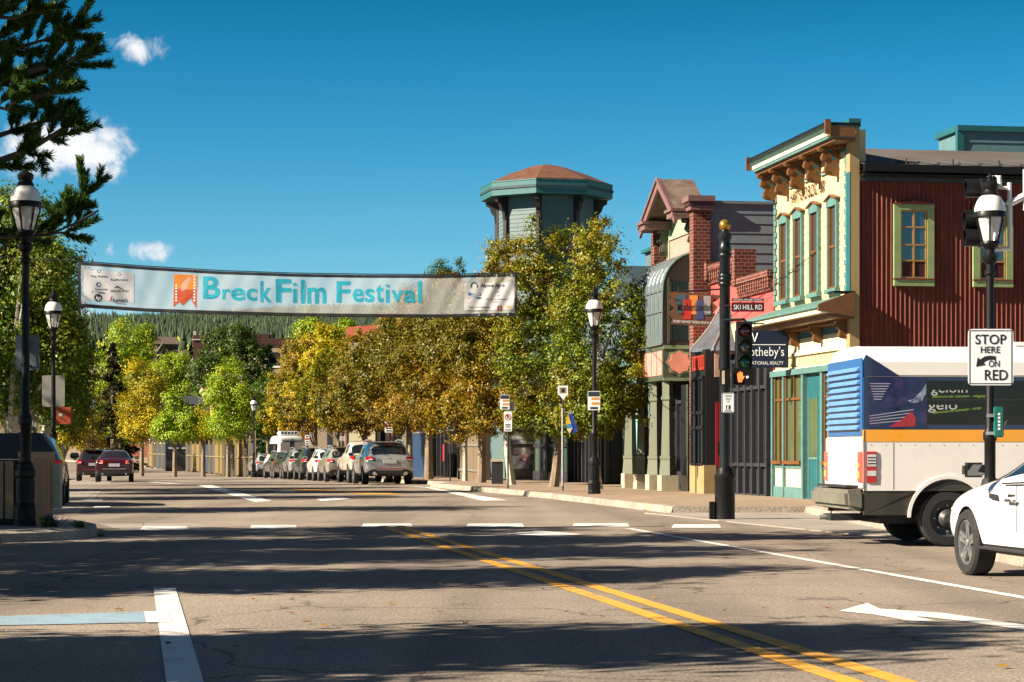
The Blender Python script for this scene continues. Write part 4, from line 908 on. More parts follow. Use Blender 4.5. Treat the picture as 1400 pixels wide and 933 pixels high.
# the conifer forest on the hill
def forest():
    rg = np.random.default_rng(11); V = []; Q = []; T = []; n = 0
    k = 6
    def hill(x, y):
        h = np.interp(y, [260, 400, 700, 2500, 3200], [.4, 5, 26, 150, 120])
        return h+(8*np.sin(x*.004+y*.003)+5*np.sin(x*.011-y*.006))*np.clip((y-700)/900, 0, 1)*(y > 700)
    N = 42000
    y = np.sqrt(rg.uniform(560**2, 2600**2, N)); x = y*np.where(rg.uniform(size=N) < .82, rg.uniform(-.26, -.02, N), rg.uniform(-.45, .35, N))
    keep = ~((np.abs(x-(229-CX)/F*y) < 17+.01*y) & (y > 480) & (y < 790)); keep &= ~((y < 800) & (np.sin(x*.03)+np.sin(y*.021) > .9)); x, y = x[keep], y[keep]; N = len(x)
    z = hill(x, y); hgt = 5.5+9.5*rg.beta(2, 2.6, N); dec = (rg.uniform(size=N) < .16*(1+np.sin(x*.02+y*.013))) & (y < 1900)
    hgt[dec] *= .65; ang = np.arange(k)*2*np.pi/k
    tiers = [(.10, .175, .52), (.34, .135, .76), (.58, .085, 1.0)]
    for (zb, r, zt) in tiers:
        rr = np.where(dec, .20+.06*(zb > .2), r*1.0)[:, None]*hgt[:, None]*rg.uniform(.7, 1.25, (N, k))
        a = ang[None, :]+rg.uniform(0, 6.28, (N, 1))
        bx = x[:, None]+rr*np.cos(a); by = y[:, None]+rr*np.sin(a); bz = z[:, None]+hgt[:, None]*(zb+rg.uniform(-.04, .04, (N, k)))
        ring = np.stack([bx, by, bz], -1); apx = np.stack([x+rg.uniform(-.2, .2, N), y, z+hgt*np.where(dec, min(zt+.1, 1), zt)], -1)[:, None, :]
        vv = np.concatenate([ring, apx], 1).reshape(-1, 3); V.append(vv)
        idx = n+np.arange(N)[:, None]*(k+1)
        for i in range(k): Q.append(np.stack([idx[:, 0]+i, idx[:, 0]+(i+1) % k, idx[:, 0]+k], -1))
        tone = np.where(dec, 1.0, rg.uniform(0, .6, N)); T.append(np.repeat(tone, k+1)); n += N*(k+1)
    t = NT('forest_needles'); at_ = t.n.new('ShaderNodeAttribute'); at_.attribute_name = 'tone'
    c = t.ramp(at_.outputs['Fac'], [(0, '#16241a'), (.25, '#22331f'), (.5, '#334827'), (.62, '#3d5428'), (.8, '#5f7a24'), (1.0, '#9aa030')]); t.set(Base_Color=c, Roughness=.9)
    o = fast_mesh('forest', np.concatenate(V), np.concatenate(Q), t.m, attr=np.concatenate(T))
    tag(o, 'dark conifer forest with a few yellow aspens covering the far hill', 'forest', kind='stuff')
forest()
# ---------------------------------------------------------------- trees
def bark_mat(name, a, b, white=False):
    t = NT(name); n = t.noise(2.5, 8, .7, t.mapv((3, 3, .6) if not white else (1, 1, 3))); c = t.ramp(n, [(.3, a), (.62, b)])
    if white: c = t.mix(t.ramp(t.noise(6, 4, .7, t.mapv((1, 1, 3.5))), [(.60, 0.0), (.66, 1.0)]), c, (.03, .028, .025))
    t.set(Base_Color=c, Roughness=.9); t.bump(n, .6, .02); return t.m
M_bark = bark_mat('grey_bark', (.10, .075, .05), (.26, .20, .135)); M_aspen = bark_mat('pale_bark', (.32, .30, .24), (.50, .47, .38), True); M_bkd = bark_mat('dark_bark', (.05, .035, .025), (.13, .09, .06))
L_gold = leaf_mat('leaves_gold', ['#6f5c14', '#a8780f', '#bd8a16', '#8f6a14', '#c8a824', '#8f8a1c'], .22, ['#5d5f16', '#7a7a1a', '#8f7a16', '#4f5a18'], gain=.70)
L_brown = leaf_mat('leaves_bronze', ['#7d6018', '#946a18', '#a07c1c', '#86641c', '#cc9c22', '#5d5018'], .20, ['#5d5f16', '#8f8a1c', '#7a6418', '#45551a'], gain=.70)
L_green = leaf_mat('leaves_green', ['#3f5212', '#6f8a18', '#8c9f20', '#485f18', '#a8a822', '#374a14'], .20, ['#8a6c16', '#8f8a1c', '#8f6a14', '#6f8a18'], .3, gain=.80)
L_lime = leaf_mat('leaves_lime', ['#6f9420', '#8cac22', '#a8c02a', '#567a1a', '#b4b826'], .22, ['#b0a81c', '#8cac22', '#567a1a'], gain=.92)
L_yel = leaf_mat('leaves_yellow', ['#b0a81c', '#cdb41a', '#94a01a', '#dcac1a', '#c0aa1c'], .22, ['#5a7014', '#6f8018', '#a07a18'], gain=.92)
L_dark = leaf_mat('leaves_dark', ['#2c4814', '#3c5a18', '#4c6a1e', '#345016', '#5a6e20'], .32, ['#34501a', '#5d641a', '#22380f'])
L_shade = leaf_mat('leaves_cottonwood', ['#3a5c18', '#52741e', '#6a8624', '#426218', '#8c9828'], .34, ['#52691c', '#8a7f20', '#3f5a18'], .5)
L_need = leaf_mat('needles_spruce', ['#1c2f1c', '#243a22', '#2f4526', '#1a2a1a', '#3a4c28'], .12)
L_pine = leaf_mat('needles_pine', ['#26401a', '#34541f', '#4c7028', '#20361a', '#6a8832'], .28)
def leaf_quads(rg, C, Nrm, size, asp=.62):
    n = len(C); Nrm = Nrm/np.maximum(np.linalg.norm(Nrm, axis=1, keepdims=True), 1e-6)
    t = rg.normal(size=(n, 3)); t -= (t*Nrm).sum(1, keepdims=True)*Nrm; t /= np.maximum(np.linalg.norm(t, axis=1, keepdims=True), 1e-6); b = np.cross(Nrm, t)
    s = (size*rg.uniform(.6, 1.35, n))[:, None]; w = s*asp
    V = np.stack([C+t*s, C+b*w+Nrm*s*.18, C-t*s, C-b*w+Nrm*s*.18], 1).reshape(-1, 3)
    return V, np.arange(4*n).reshape(n, 4)
def crown_cloud(rg, lobes, n, clump=.30, per=70, shell=.45):
    """leaf centres gathered in clumps spread through the lobes, and the clump centres"""
    vol = np.array([max(.05, l[3]*l[4]*l[5])**.75 for l in lobes]); vol = vol/vol.sum(); C = []; D = []; K = []
    for l, f in zip(lobes, vol):
        c, r = np.array(l[:3]), np.array(l[3:6]); m = max(2, int(n*f/per))
        d = rg.normal(size=(m, 3)); d /= np.linalg.norm(d, axis=1, keepdims=True); rad = (shell+(1-shell)*rg.uniform(size=m)**.7)*(.82+.3*rg.uniform(size=m))
        cc = c+d*rad[:, None]*r; K.append(cc); rm = r.mean()
        for j in range(m):
            k = int(per*rg.uniform(.5, 1.5)); cs = clump*rg.uniform(.55, 1.25)*(.45+.55*min(1.6, rm/1.6))
            p = rg.normal(size=(k, 3))*np.array([1, 1, .75])*cs*.62; C.append(cc[j]+p); D.append(p/cs+d[j]*.8+np.array([0, 0, .55])+rg.normal(size=(k, 3))*.55)
    return np.concatenate(C), np.concatenate(D), np.concatenate(K)
def leafy(name, label, base, lobes, leaf, n, size, bark, trunk, seed, group=None, clump=.30, limbs=9, per=70, cat='tree', shell=.45, sides=8):
    """trunk: list of (x, y, z, r) from the base; lobes (x, y, z, rx, ry, rz); all relative to the base"""
    rg = np.random.default_rng(seed); T = thing(name, label, cat, base, 0, group)
    C, D, K = crown_cloud(rg, lobes, n, clump, per, shell)
    V, Q = leaf_quads(rg, C, D, size); fast_mesh('crown', V, Q, leaf, T)
    m = MB(); m.tube([p[:3] for p in trunk], [p[3] for p in trunk], sides)
    tp = [Vector(p[:3]) for p in trunk]
    for j in rg.choice(len(K), min(limbs, len(K)), replace=False):
        e = Vector(K[j]); q = rg.integers(max(1, len(tp)//2), len(tp)); s = tp[q-1].lerp(tp[q], rg.uniform(.2, .9)); r0 = trunk[q][3]*.55
        mid = s.lerp(e, .5)+Vector((0, 0, .12*(e-s).length)); m.tube([s, s.lerp(mid, .5)+Vector((0, 0, .02)), mid, e], [r0, r0*.8, r0*.55, r0*.2], 5)
    m.build('trunk', bark, T, True)
    return T
def lb(px, py, rx, ry, y, base, dy=0.0, rd=None):
    s = y/F; return ((px-CX)*s-base.x, dy, EYE+(HY-py)*s-base.z, rx*s, (rd if rd else rx)*s, ry*s)
# street trees of the right pavement, near to far; each crown is written as blobs (column, row, half width, half height in the photo at its distance)
def right_tree(px, y, lobes, leaf, n, label, seed, lean=(0, 0), r=.14, size=.055, bark=None, h=.15, dyr=.0):
    b = on(px, y, h); s = y/F
    lobs = [lb(p[0], p[1], p[2], p[3], y, b, (p[4] if len(p) > 4 else 0)) for p in lobes]
    top = max(l[2] for l in lobs); tx = lean[0]*s
    trunk = [(0, 0, -.05, r*1.25), (lean[1]*s*.5, 0, .5, r), (lean[1]*s, 0, 1.2, r*.92), (tx, 0, 2.2, r*.85), (tx*1.1, .05, top*.55, r*.6), (np.mean([l[0] for l in lobs]), .0, top*.85, r*.25)]
    return leafy('street_tree', label, b, lobs, leaf, int(n*2.5), size*.78, bark or M_bark, trunk, seed, 'street trees along the right pavement', .30, 11)
right_tree(819, 66, [(815, 352, 42, 48), (790, 420, 48, 55), (848, 430, 45, 55), (800, 505, 55, 50), (862, 510, 38, 48), (780, 550, 42, 38), (822, 560, 48, 38), (858, 560, 32, 26), (800, 578, 40, 22), (870, 468, 30, 40)], L_green, 15000, 'green street tree with curved trunk behind the tall lamp and blue pennant', 21, (-4, -6), .11, .056, M_aspen)
right_tree(757, 70.5, [(742, 345, 46, 50), (812, 320, 34, 34), (700, 400, 50, 55), (760, 420, 52, 60), (715, 485, 55, 60), (770, 510, 50, 58), (680, 350, 22, 26), (745, 565, 42, 30), (712, 565, 36, 28), (775, 575, 36, 24)], L_green, 15000, 'tall street tree with stout leaning trunk in front of the octagonal tower', 22, (9, 6), .14, .058)
right_tree(700, 75, [(690, 365, 36, 42), (655, 430, 46, 52), (705, 450, 48, 58), (660, 520, 50, 56), (715, 545, 45, 45), (640, 480, 32, 40), (675, 570, 40, 26)], L_gold, 13000, 'golden-brown street tree with slanting pale trunk beside the no-parking sign', 23, (-9, -6), .13, .060, M_aspen)
right_tree(658, 80, [(650, 425, 42, 48), (615, 470, 46, 52), (655, 520, 45, 52), (622, 565, 46, 38), (650, 578, 36, 22)], L_gold, 11500, 'gold-leaved street tree in front of taupe shed, right-hand trunk of two', 24, (0, 1), .15, .062)
right_tree(636, 85, [(615, 400, 22, 34), (600, 440, 40, 42), (625, 500, 46, 55), (590, 545, 42, 44)], L_brown, 10500, 'bronze street tree in front of taupe shed, slender trunk left of its neighbour', 25, (0, 0), .09, .064, M_aspen)
right_tree(586, 95, [(575, 440, 42, 45), (555, 500, 45, 50), (590, 520, 42, 50), (560, 555, 45, 36)], L_gold, 10000, 'gold street tree right of the blue gate with dark thick trunk', 26, (0, 0), .18, .068)
right_tree(561, 101, [(540, 470, 40, 44), (520, 520, 42, 45), (560, 500, 36, 45), (540, 565, 44, 28)], L_brown, 9000, 'bronze street tree just right of the foremost parked silver car', 27, (0, 0), .12, .072)
right_tree(541, 108, [(505, 480, 38, 38), (490, 530, 40, 42), (520, 550, 40, 40)], L_gold, 9000, 'gold street tree rising behind the foremost parked silver car', 28, (0, 0), .12, .074)
right_tree(500, 119, [(478, 505, 34, 36), (460, 550, 36, 38), (490, 570, 36, 26)], L_gold, 8500, 'gold street tree behind the white pickup', 29, (0, 0), .12, .078)
right_tree(463, 131, [(440, 480, 32, 42), (425, 530, 36, 44), (455, 560, 34, 34)], L_yel, 8500, 'yellow-gold street tree above the middle of the parked row', 30, (0, 0), .12, .082)
right_tree(432, 142, [(415, 495, 34, 42), (400, 545, 36, 40), (420, 575, 38, 26)], L_gold, 8500, 'orange-gold street tree above the white van roof', 31, (0, 0), .12, .086)
right_tree(392, 156, [(388, 540, 26, 34), (380, 570, 28, 24)], L_yel, 6000, 'small yellow street tree at the far end of the parked row', 32, (0, 0), .12, .09)
# trees beyond the bend
def far_tree(px, y, lobes, leaf, n, label, seed, size=.1, group='trees beyond the bend of the street', bark=None, r=.14, name='leafy_tree'):
    b = on(px, y, 0); lobs = [lb(p[0], p[1], p[2], p[3], y, b) for p in lobes]; top = max(l[2]+l[5] for l in lobs)
    trunk = [(0, 0, -.1, r*1.2), (0, 0, 1.5, r), (.05, 0, top*.5, r*.7), (np.mean([l[0] for l in lobs]), 0, top*.88, r*.2)]
    return leafy(name, label, b, lobs, leaf, int(n*2.5), size*.75, bark or M_bark, trunk, seed, group, .5, 8, 70)
far_tree(166, 215, [(168, 462, 24, 32), (158, 505, 30, 42), (176, 520, 28, 45), (142, 545, 26, 40), (128, 575, 24, 32), (165, 585, 30, 26), (150, 600, 40, 20)], L_lime, 13000, 'tall lime-green aspen rising above the maroon cars', 41, .13, bark=M_aspen)
far_tree(205, 240, [(203, 470, 9, 34), (200, 520, 14, 40), (190, 475, 12, 30)], L_lime, 6500, 'slim lime aspen behind the tall one, against the forest', 42, .14, bark=M_aspen)
far_tree(194, 152, [(188, 515, 18, 22), (205, 530, 26, 30), (180, 560, 22, 30), (208, 575, 28, 26), (190, 590, 24, 14)], L_yel, 9000, 'yellow-orange maple beside the far kerb, left of the fence', 43, .085)
far_tree(239, 146, [(241, 556, 13, 15), (226, 580, 17, 15), (257, 574, 16, 18), (246, 594, 24, 9), (233, 546, 7, 9), (218, 592, 12, 9)], L_lime, 6500, 'small round green street tree before the dark-roofed building', 44, .085)
far_tree(312, 144, [(312, 512, 22, 24), (300, 545, 26, 28), (325, 550, 26, 30), (305, 580, 26, 22), (330, 582, 18, 22)], L_lime, 9500, 'bright green young tree in front of the yellow shop', 45, .08)
far_tree(278, 150, [(276, 580, 18, 20), (262, 592, 14, 12)], L_yel, 3500, 'small yellow shrub-like tree between two green young trees', 46, .08)
far_tree(232, 232, [(228, 510, 26, 26), (246, 500, 20, 22), (225, 545, 28, 24), (258, 530, 22, 26)], L_lime, 9000, 'broad green tree behind the dark roof', 47, .13)
far_tree(300, 228, [(300, 475, 26, 30), (285, 515, 26, 30), (312, 520, 28, 30), (280, 550, 26, 26)], L_dark, 9000, 'dark green broad tree left of the beige lodge', 48, .15)
far_tree(338, 226, [(330, 468, 24, 26), (345, 500, 26, 36), (350, 545, 30, 30), (330, 550, 28, 26)], L_dark, 8500, 'dark green broad tree overlapping the beige lodge', 49, .15)
far_tree(366, 205, [(370, 535, 22, 28), (384, 555, 20, 26), (362, 575, 24, 24)], L_dark, 6500, 'dusky green tree behind the far parked van', 50, .12)
far_tree(420, 235, [(425, 455, 20, 32), (412, 500, 24, 36), (432, 490, 20, 34)], L_lime, 8000, 'green aspen under the middle of the banner, behind gold trees', 51, .14, bark=M_aspen)
far_tree(475, 240, [(472, 455, 16, 26), (462, 490, 20, 30), (484, 490, 20, 30)], L_lime, 6500, 'green aspen left of the red-roofed turret', 52, .14, bark=M_aspen)
far_tree(555, 200, [(560, 425, 26, 40), (600, 385, 22, 28), (575, 460, 34, 36), (625, 372, 10, 18), (540, 455, 24, 30)], L_dark, 9500, 'dark green tree whose tip shows over the banner', 53, .13)
far_tree(112, 170, [(118, 560, 20, 34), (104, 590, 22, 28), (125, 600, 22, 20)], L_yel, 6500, 'yellow-leaved tree above the left pavement behind orange sign', 54, .09)
far_tree(330, 300, [(255, 590, 40, 18), (300, 600, 40, 16), (215, 600, 30, 16)], L_dark, 8000, 'low dark hedge-like trees behind the timber fence', 55, .2)
# spruces
def spruce(name, label, base, h, rad, n, seed, leaf=None, tuft=.34, group=None):
    rg = np.random.default_rng(seed); T = thing(name, label, 'tree', base, 0, group); C = []; D = []; A = []; m = MB()
    m.tube([(0, 0, -.1), (0, 0, h*.5), (0, 0, h*.99)], [rad*.09, rad*.06, .01], 6)
    nb = int(h*9)
    for i in range(nb):
        f = (i+.5)/nb; z = h*(.06+.93*f); L = rad*(1-f)**.85*rg.uniform(.7, 1.15)+.08; a = rg.uniform(0, 6.28)
        d = np.array([math.cos(a), math.sin(a), -.25-.25*(1-f)]); k = max(3, int(n/nb*(L/rad*1.6+.2)))
        t = rg.uniform(.15, 1, k)**.8; p = np.array([0, 0, z])+d[None, :]*(t*L)[:, None]+rg.normal(size=(k, 3))*np.array([.16, .16, .07])*(.4+L*.35)
        p[:, 2] += .12*L*t**2; C.append(p); D.append(np.tile(np.array([d[0]*.3, d[1]*.3, 1.0]), (k, 1))+rg.normal(size=(k, 3))*.5)
        m.tube([(0, 0, z), tuple(np.array([0, 0, z])+d*L*.95)], [.03*(1-f)+.008, .004], 4)
    C, D = np.concatenate(C), np.concatenate(D); V, Q = leaf_quads(rg, C, D, tuft, .22); fast_mesh('crown', V, Q, leaf or L_need, T); m.build('trunk', M_bkd, T, True); return T
b = on(154, 178); spruce('spruce_tree', 'dark brown-green spruce before the tall lime aspen', b, zpy(468, 178)-b.z, 2.5, 6500, 61, leaf_mat('needles_brown', ['#2a2c18', '#363a1e', '#3d3018', '#22281a', '#4a4424'], .15), .3, 'spruces beyond the bend')
b = on(368, 225); spruce('spruce_tree', 'small blue-green spruce before the beige lodge', b, zpy(470, 225)-b.z, 2.6, 5000, 62, None, .36, 'spruces beyond the bend')
b = on(690, 175); spruce('spruce_tree', 'spruce tip showing left of the octagonal tower roof', b, zpy(352, 175)-b.z, 2.8, 4500, 63, None, .36, 'spruces beyond the bend')
b = on(545, 190); spruce('spruce_tree', 'dark spruce behind the red-roofed turret', b, zpy(405, 190)-b.z, 2.6, 5000, 64, None, .34, 'spruces beyond the bend')
# shade trees of the left pavement
def left_tree(label, base, lobes, leaf, n, seed, trunk, size=.075, bark=None, group='shade trees of the left pavement', limbs=14, clump=.5, per=60):
    return leafy('cottonwood_tree', label, base, lobes, leaf, int(n*2.3), size*.72, bark or M_aspen, trunk, seed, group, clump, limbs, per)
y = 66; b = on(6, y, .15)
L6 = [lb(p[0], p[1], p[2], p[3], y, b, p[4]) for p in ((30, 300, 55, 50, 0), (70, 380, 50, 60, -1), (0, 400, 60, 70, 1), (-60, 330, 70, 80, 0), (40, 470, 62, 60, 1), (95, 480, 32, 50, -.5), (-40, 490, 70, 70, -1), (80, 540, 40, 34, 1), (20, 550, 50, 30, .5), (-110, 420, 70, 90, 2))]
left_tree('big shady cottonwood with pale leaning trunk at the left edge', b, L6, L_shade, 26000, 71, [(-.2, 0, -.1, .26), (.05, 0, 1, .22), (.35, 0, 2.2, .2), (.3, 0, 4, .15), (.1, 0, 6, .07)], .078)
y = 82; b = on(62, y, .15)
left_tree('dark cottonwood behind the second lamp on the left', b, [lb(p[0], p[1], p[2], p[3], y, b) for p in ((70, 420, 45, 60), (95, 500, 38, 55), (50, 510, 50, 60), (85, 565, 40, 30), (20, 450, 50, 60), (60, 350, 30, 40))], L_shade, 17000, 72, [(0, 0, -.1, .2), (0, 0, 2, .16), (.1, 0, 5, .1), (0, 0, 7, .03)], .085)
y = 115; b = on(84, y, .1)
left_tree('yellowing cottonwood further down the left pavement', b, [lb(p[0], p[1], p[2], p[3], y, b) for p in ((92, 500, 30, 45), (100, 560, 26, 36), (70, 540, 36, 45), (88, 590, 34, 20))], L_yel, 9500, 73, [(0, 0, -.1, .16), (0, 0, 2, .12), (.1, 0, 5, .04)], .09)
for i, (px, yy_, r) in enumerate(((44, 74, .12), (64, 92, .11), (14, 66, .10))):
    b = on(px, yy_, .15)
    left_tree(('slender pale-trunked tree between the grey sign and second lamp', 'thin pale-trunked tree in the shade right of the second lamp', 'thin pale-trunked tree left of the tall near lamp')[i], b, [(0, 0, 4.6, 1.3, 1.3, 1.6), (.4, 0, 6.3, 1.1, 1.1, 1.4)], L_shade, 5000, 74+i, [(0, 0, -.1, r), (.05, 0, 2, r*.85), (0, 0, 5, r*.4)], .09)
# trees beside the camera's left whose shade lies across the crossing
SHADE = ((-13.5, 27.0, 10.5, 2.5, 'leafy cottonwood outside the left edge nearest to the pine'), (-12.5, 18.6, 9.8, 2.3, 'cottonwood outside the left edge shading the middle of the foreground'), (-11.0, 10.8, 9.0, 2.0, 'cottonwood nearest the camera beyond the left edge'),
         (-15.0, 22.6, 11.5, 2.8, 'broad cottonwood second in line behind the middle-foreground one'), (-20.5, 29.5, 13.5, 3.2, 'tall cottonwood standing back from the kerb behind the pine'), (-21.0, 43.5, 13.0, 3.0, 'tall cottonwood beyond the left edge shading the far side of the crossing'), (-25.0, 55.0, 14.0, 3.4, 'tallest cottonwood beyond the left edge, level with the banner'), (-28.0, 68.0, 14.0, 3.4, 'tall cottonwood beyond the left edge, past the banner'))
for i, (x, yy_, h, r, lab) in enumerate(SHADE):
    b = Vector((x, yy_, .0)); lob = [(0, 0, h*.50, r, r, h*.2), (.5*r, .2*r, h*.72, r*.8, r*.8, h*.17), (-.5*r, -.1*r, h*.68, r*.75, r*.75, h*.18), (0, .2, h*.9, r*.5, r*.5, h*.12)]
    left_tree(lab, b, lob, L_shade, 6500, 81+i, [(0, 0, -.1, .22), (0, 0, 2.5, .18), (.1, 0, h*.6, .1), (0, 0, h*.9, .03)], .155, limbs=10)
# the pine whose boughs reach into the upper left corner
def pine():
    rg = np.random.default_rng(5); Y = 29.0; s = Y/F; b = Vector((-9.6, Y, .16)); T = thing('pine_tree', 'dark pine reaching its tufted boughs into the upper left corner', 'tree', b)
    m = MB(); C = []; Dn = []
    H = 13.0; m.tube([(0, 0, -.1), (.1, 0, 4), (.05, 0, 8), (0, 0, H)], [.26, .21, .14, .02], 10)
    def twig(p0, p1, r, dens=1.0):
        p0, p1 = Vector(p0), Vector(p1); L = (p1-p0).length; m.tube([p0, p0.lerp(p1, .5)+Vector((0, 0, -.03*L)), p1], [r, r*.7, r*.3], 5)
        k = int(L*760*dens); t = rg.uniform(.12, 1.02, k); d = np.array((p1-p0).normalized())
        p = np.array(p0)+np.outer(t, np.array(p1-p0)); p[:, 2] -= .03*L*4*t*(1-t)
        rad = rg.normal(size=(k, 3)); rad -= np.outer(rad @ d, d); rad /= np.linalg.norm(rad, axis=1, keepdims=True)
        C.append(p); Dn.append(rad*.75+d*.75+np.array([0, 0, .25]))
    def bough(pts, r, sub=.55, dens=1.0):
        P = [Vector(((px-CX)*s*(1+dy/Y)-b.x, dy, EYE+(HY-py)*s*(1+dy/Y)-b.z)) for px, py, dy in pts]
        m.tube(P, [r*(1-.8*i/(len(P)-1)) for i in range(len(P))], 6)
        for i in range(len(P)-1):
            a, c = P[i], P[i+1]; L = (c-a).length; k = max(1, int(L*9))
            for j in range(k):
                q = a.lerp(c, rg.uniform(0, 1)); d = (c-a).normalized(); side = Vector(rg.normal(size=3)); side = (side-d*side.dot(d)).normalized()
                e = q+(d*rg.uniform(.35, 1.0)+side*rg.uniform(.4, .9)+Vector((0, 0, .35))).normalized()*sub*rg.uniform(.45, 1.15); twig(q, e, .014, dens)
                if rg.uniform() < .6:
                    q2 = q.lerp(e, .55); side = Vector(rg.normal(size=3)).normalized(); e2 = q2+((e-q).normalized()+side*.8).normalized()*sub*.5; twig(q2, e2, .009, dens)
        twig(P[-2].lerp(P[-1], .4), P[-1]+(P[-1]-P[-2]).normalized()*.15, .015, dens)
    for pts, r in (([(-285, 300, 0), (-120, 262, -.3), (-20, 228, -.2), (40, 205, 0), (74, 184, .1), (98, 168, .1)], .085), ([(-285, 330, 0), (-90, 225, .5), (0, 185, .4), (52, 168, .3), (92, 160, .2)], .06),
                   ([(-285, 220, 0), (-90, 150, 0), (0, 112, 0), (60, 92, .1), (92, 86, .1), (112, 70, .1)], .075), ([(-285, 140, 0), (-60, 95, .4), (10, 70, .3), (60, 55, .2), (88, 42, .2)], .05),
                   ([(60, 92, .1), (92, 52, .15), (112, 22, .1), (122, 2, .1)], .03), ([(0, 112, 0), (45, 135, -.1), (88, 118, -.1)], .03),
                   ([(-285, 80, 0), (-80, 40, -.4), (0, 10, -.3), (40, -20, -.3)], .06), ([(-285, 60, 0), (-60, 20, 0), (20, 25, 0), (58, 12, 0)], .05), ([(-200, 140, -.4), (-30, 140, -.3), (10, 150, -.2), (30, 128, -.2)], .045),
                   ([(-285, 380, 0), (-120, 335, 3), (-20, 325, 5.5), (50, 322, 5.8), (92, 300, 5.8), (122, 262, 5.8)], .05), ([(50, 322, 5.8), (88, 318, 5.8), (112, 300, 5.8)], .025), ([(-100, 30, -.3), (-20, -20, -.2), (30, -60, 0)], .05), ([(-60, 95, .4), (-10, 60, .5), (20, 20, .5), (10, -20, .5)], .04)):
        bough(pts, r)
    for k in range(40):
        z = 3.5+k*.235; a = rg.uniform(1.6, 5.4); L = 2.6*(1-.5*(z/H)); e = (L*math.cos(a), L*math.sin(a), z+.5); P0 = Vector((0, 0, z)); m.tube([P0, e], [.05, .01], 5)
        for j in range(9): q = P0.lerp(Vector(e), rg.uniform(.3, 1)); twig(q, q+Vector((rg.normal()*.5, rg.normal()*.5, .3)), .012, .55)
    C, Dn = np.concatenate(C), np.concatenate(Dn); n = len(C)
    Dn /= np.linalg.norm(Dn, axis=1, keepdims=True); Ln = rg.uniform(.07, .135, n)[:, None]; sd = np.cross(Dn, rg.normal(size=(n, 3))); sd /= np.linalg.norm(sd, axis=1, keepdims=True); w = .0072
    V = np.stack([C-sd*w, C+sd*w, C+Dn*Ln+sd*w*.4, C+Dn*Ln-sd*w*.4], 1).reshape(-1, 3)
    fast_mesh('needles', V, np.arange(4*n).reshape(n, 4), L_pine, T); m.build('trunk', M_bkd, T, True)
pine()
# grass at the kerb and the purple flowers at the lamp's foot
def tuft(name, label, cat, p, n, h, mats, seed, blooms=0):
    rg = np.random.default_rng(seed); T = thing(name, label, cat, p); m = MB()
    for k in range(n):
        a = rg.uniform(0, 6.28); r = rg.uniform(0, h*.6); x, y = r*math.cos(a), r*math.sin(a); e = rg.uniform(.5, 1)*h; dx, dy = rg.normal(size=2)*h*.35
        w = h*.05; m.quad((x-w, y, 0), (x+w, y, 0), (x+dx*.6+w*.6, y+dy*.6, e*.7), (x+dx, y+dy, e))
    m.build('leaves', mats[0], T)
    if blooms:
        m = MB()
        for k in range(blooms):
            a = rg.uniform(0, 6.28); r = rg.uniform(0, h*.85); c = Vector((r*math.cos(a), r*math.sin(a), h*rg.uniform(.6, 1.05)-r*.3)); q = h*.09
            for j in range(5): t = j*1.257; m.quad(tuple(c), tuple(c+Vector((q*math.cos(t), q*math.sin(t), q*.4))), tuple(c+Vector((q*1.2*math.cos(t+.5), q*1.2*math.sin(t+.5), q*.1))))
        m.build('bloom', mats[1], T)
M_lf = leaf_mat('low_leaves', ['#3a5020', '#4d6426', '#2c4018'], .2); M_purp = leaf_mat('purple_blooms', ['#4a2a8a', '#5d3aa0', '#3a1f78'], .2)
tuft('flower_clump', 'clump of purple flowers at the foot of the near left lamp', 'flowers', Vector((-6.95, 33.05, .16)), 90, .20, (M_lf, M_purp), 1, 70)
tuft('weed_tuft', 'green weed tuft growing on the rough kerb corner', 'weeds', Vector((-6.5, 33.0, .15)), 60, .13, (M_lf,), 2)
tuft('weed_tuft', 'small weed in the gutter beside the rough kerb corner', 'weeds', Vector((-6.22, 33.2, .005)), 30, .09, (M_lf,), 3)
tuft('grass_tuft', 'small green grass tuft on the kerb seen under the bus', 'weeds', Vector((6.6, 33.5, .18)), 60, .10, (M_lf,), 4)
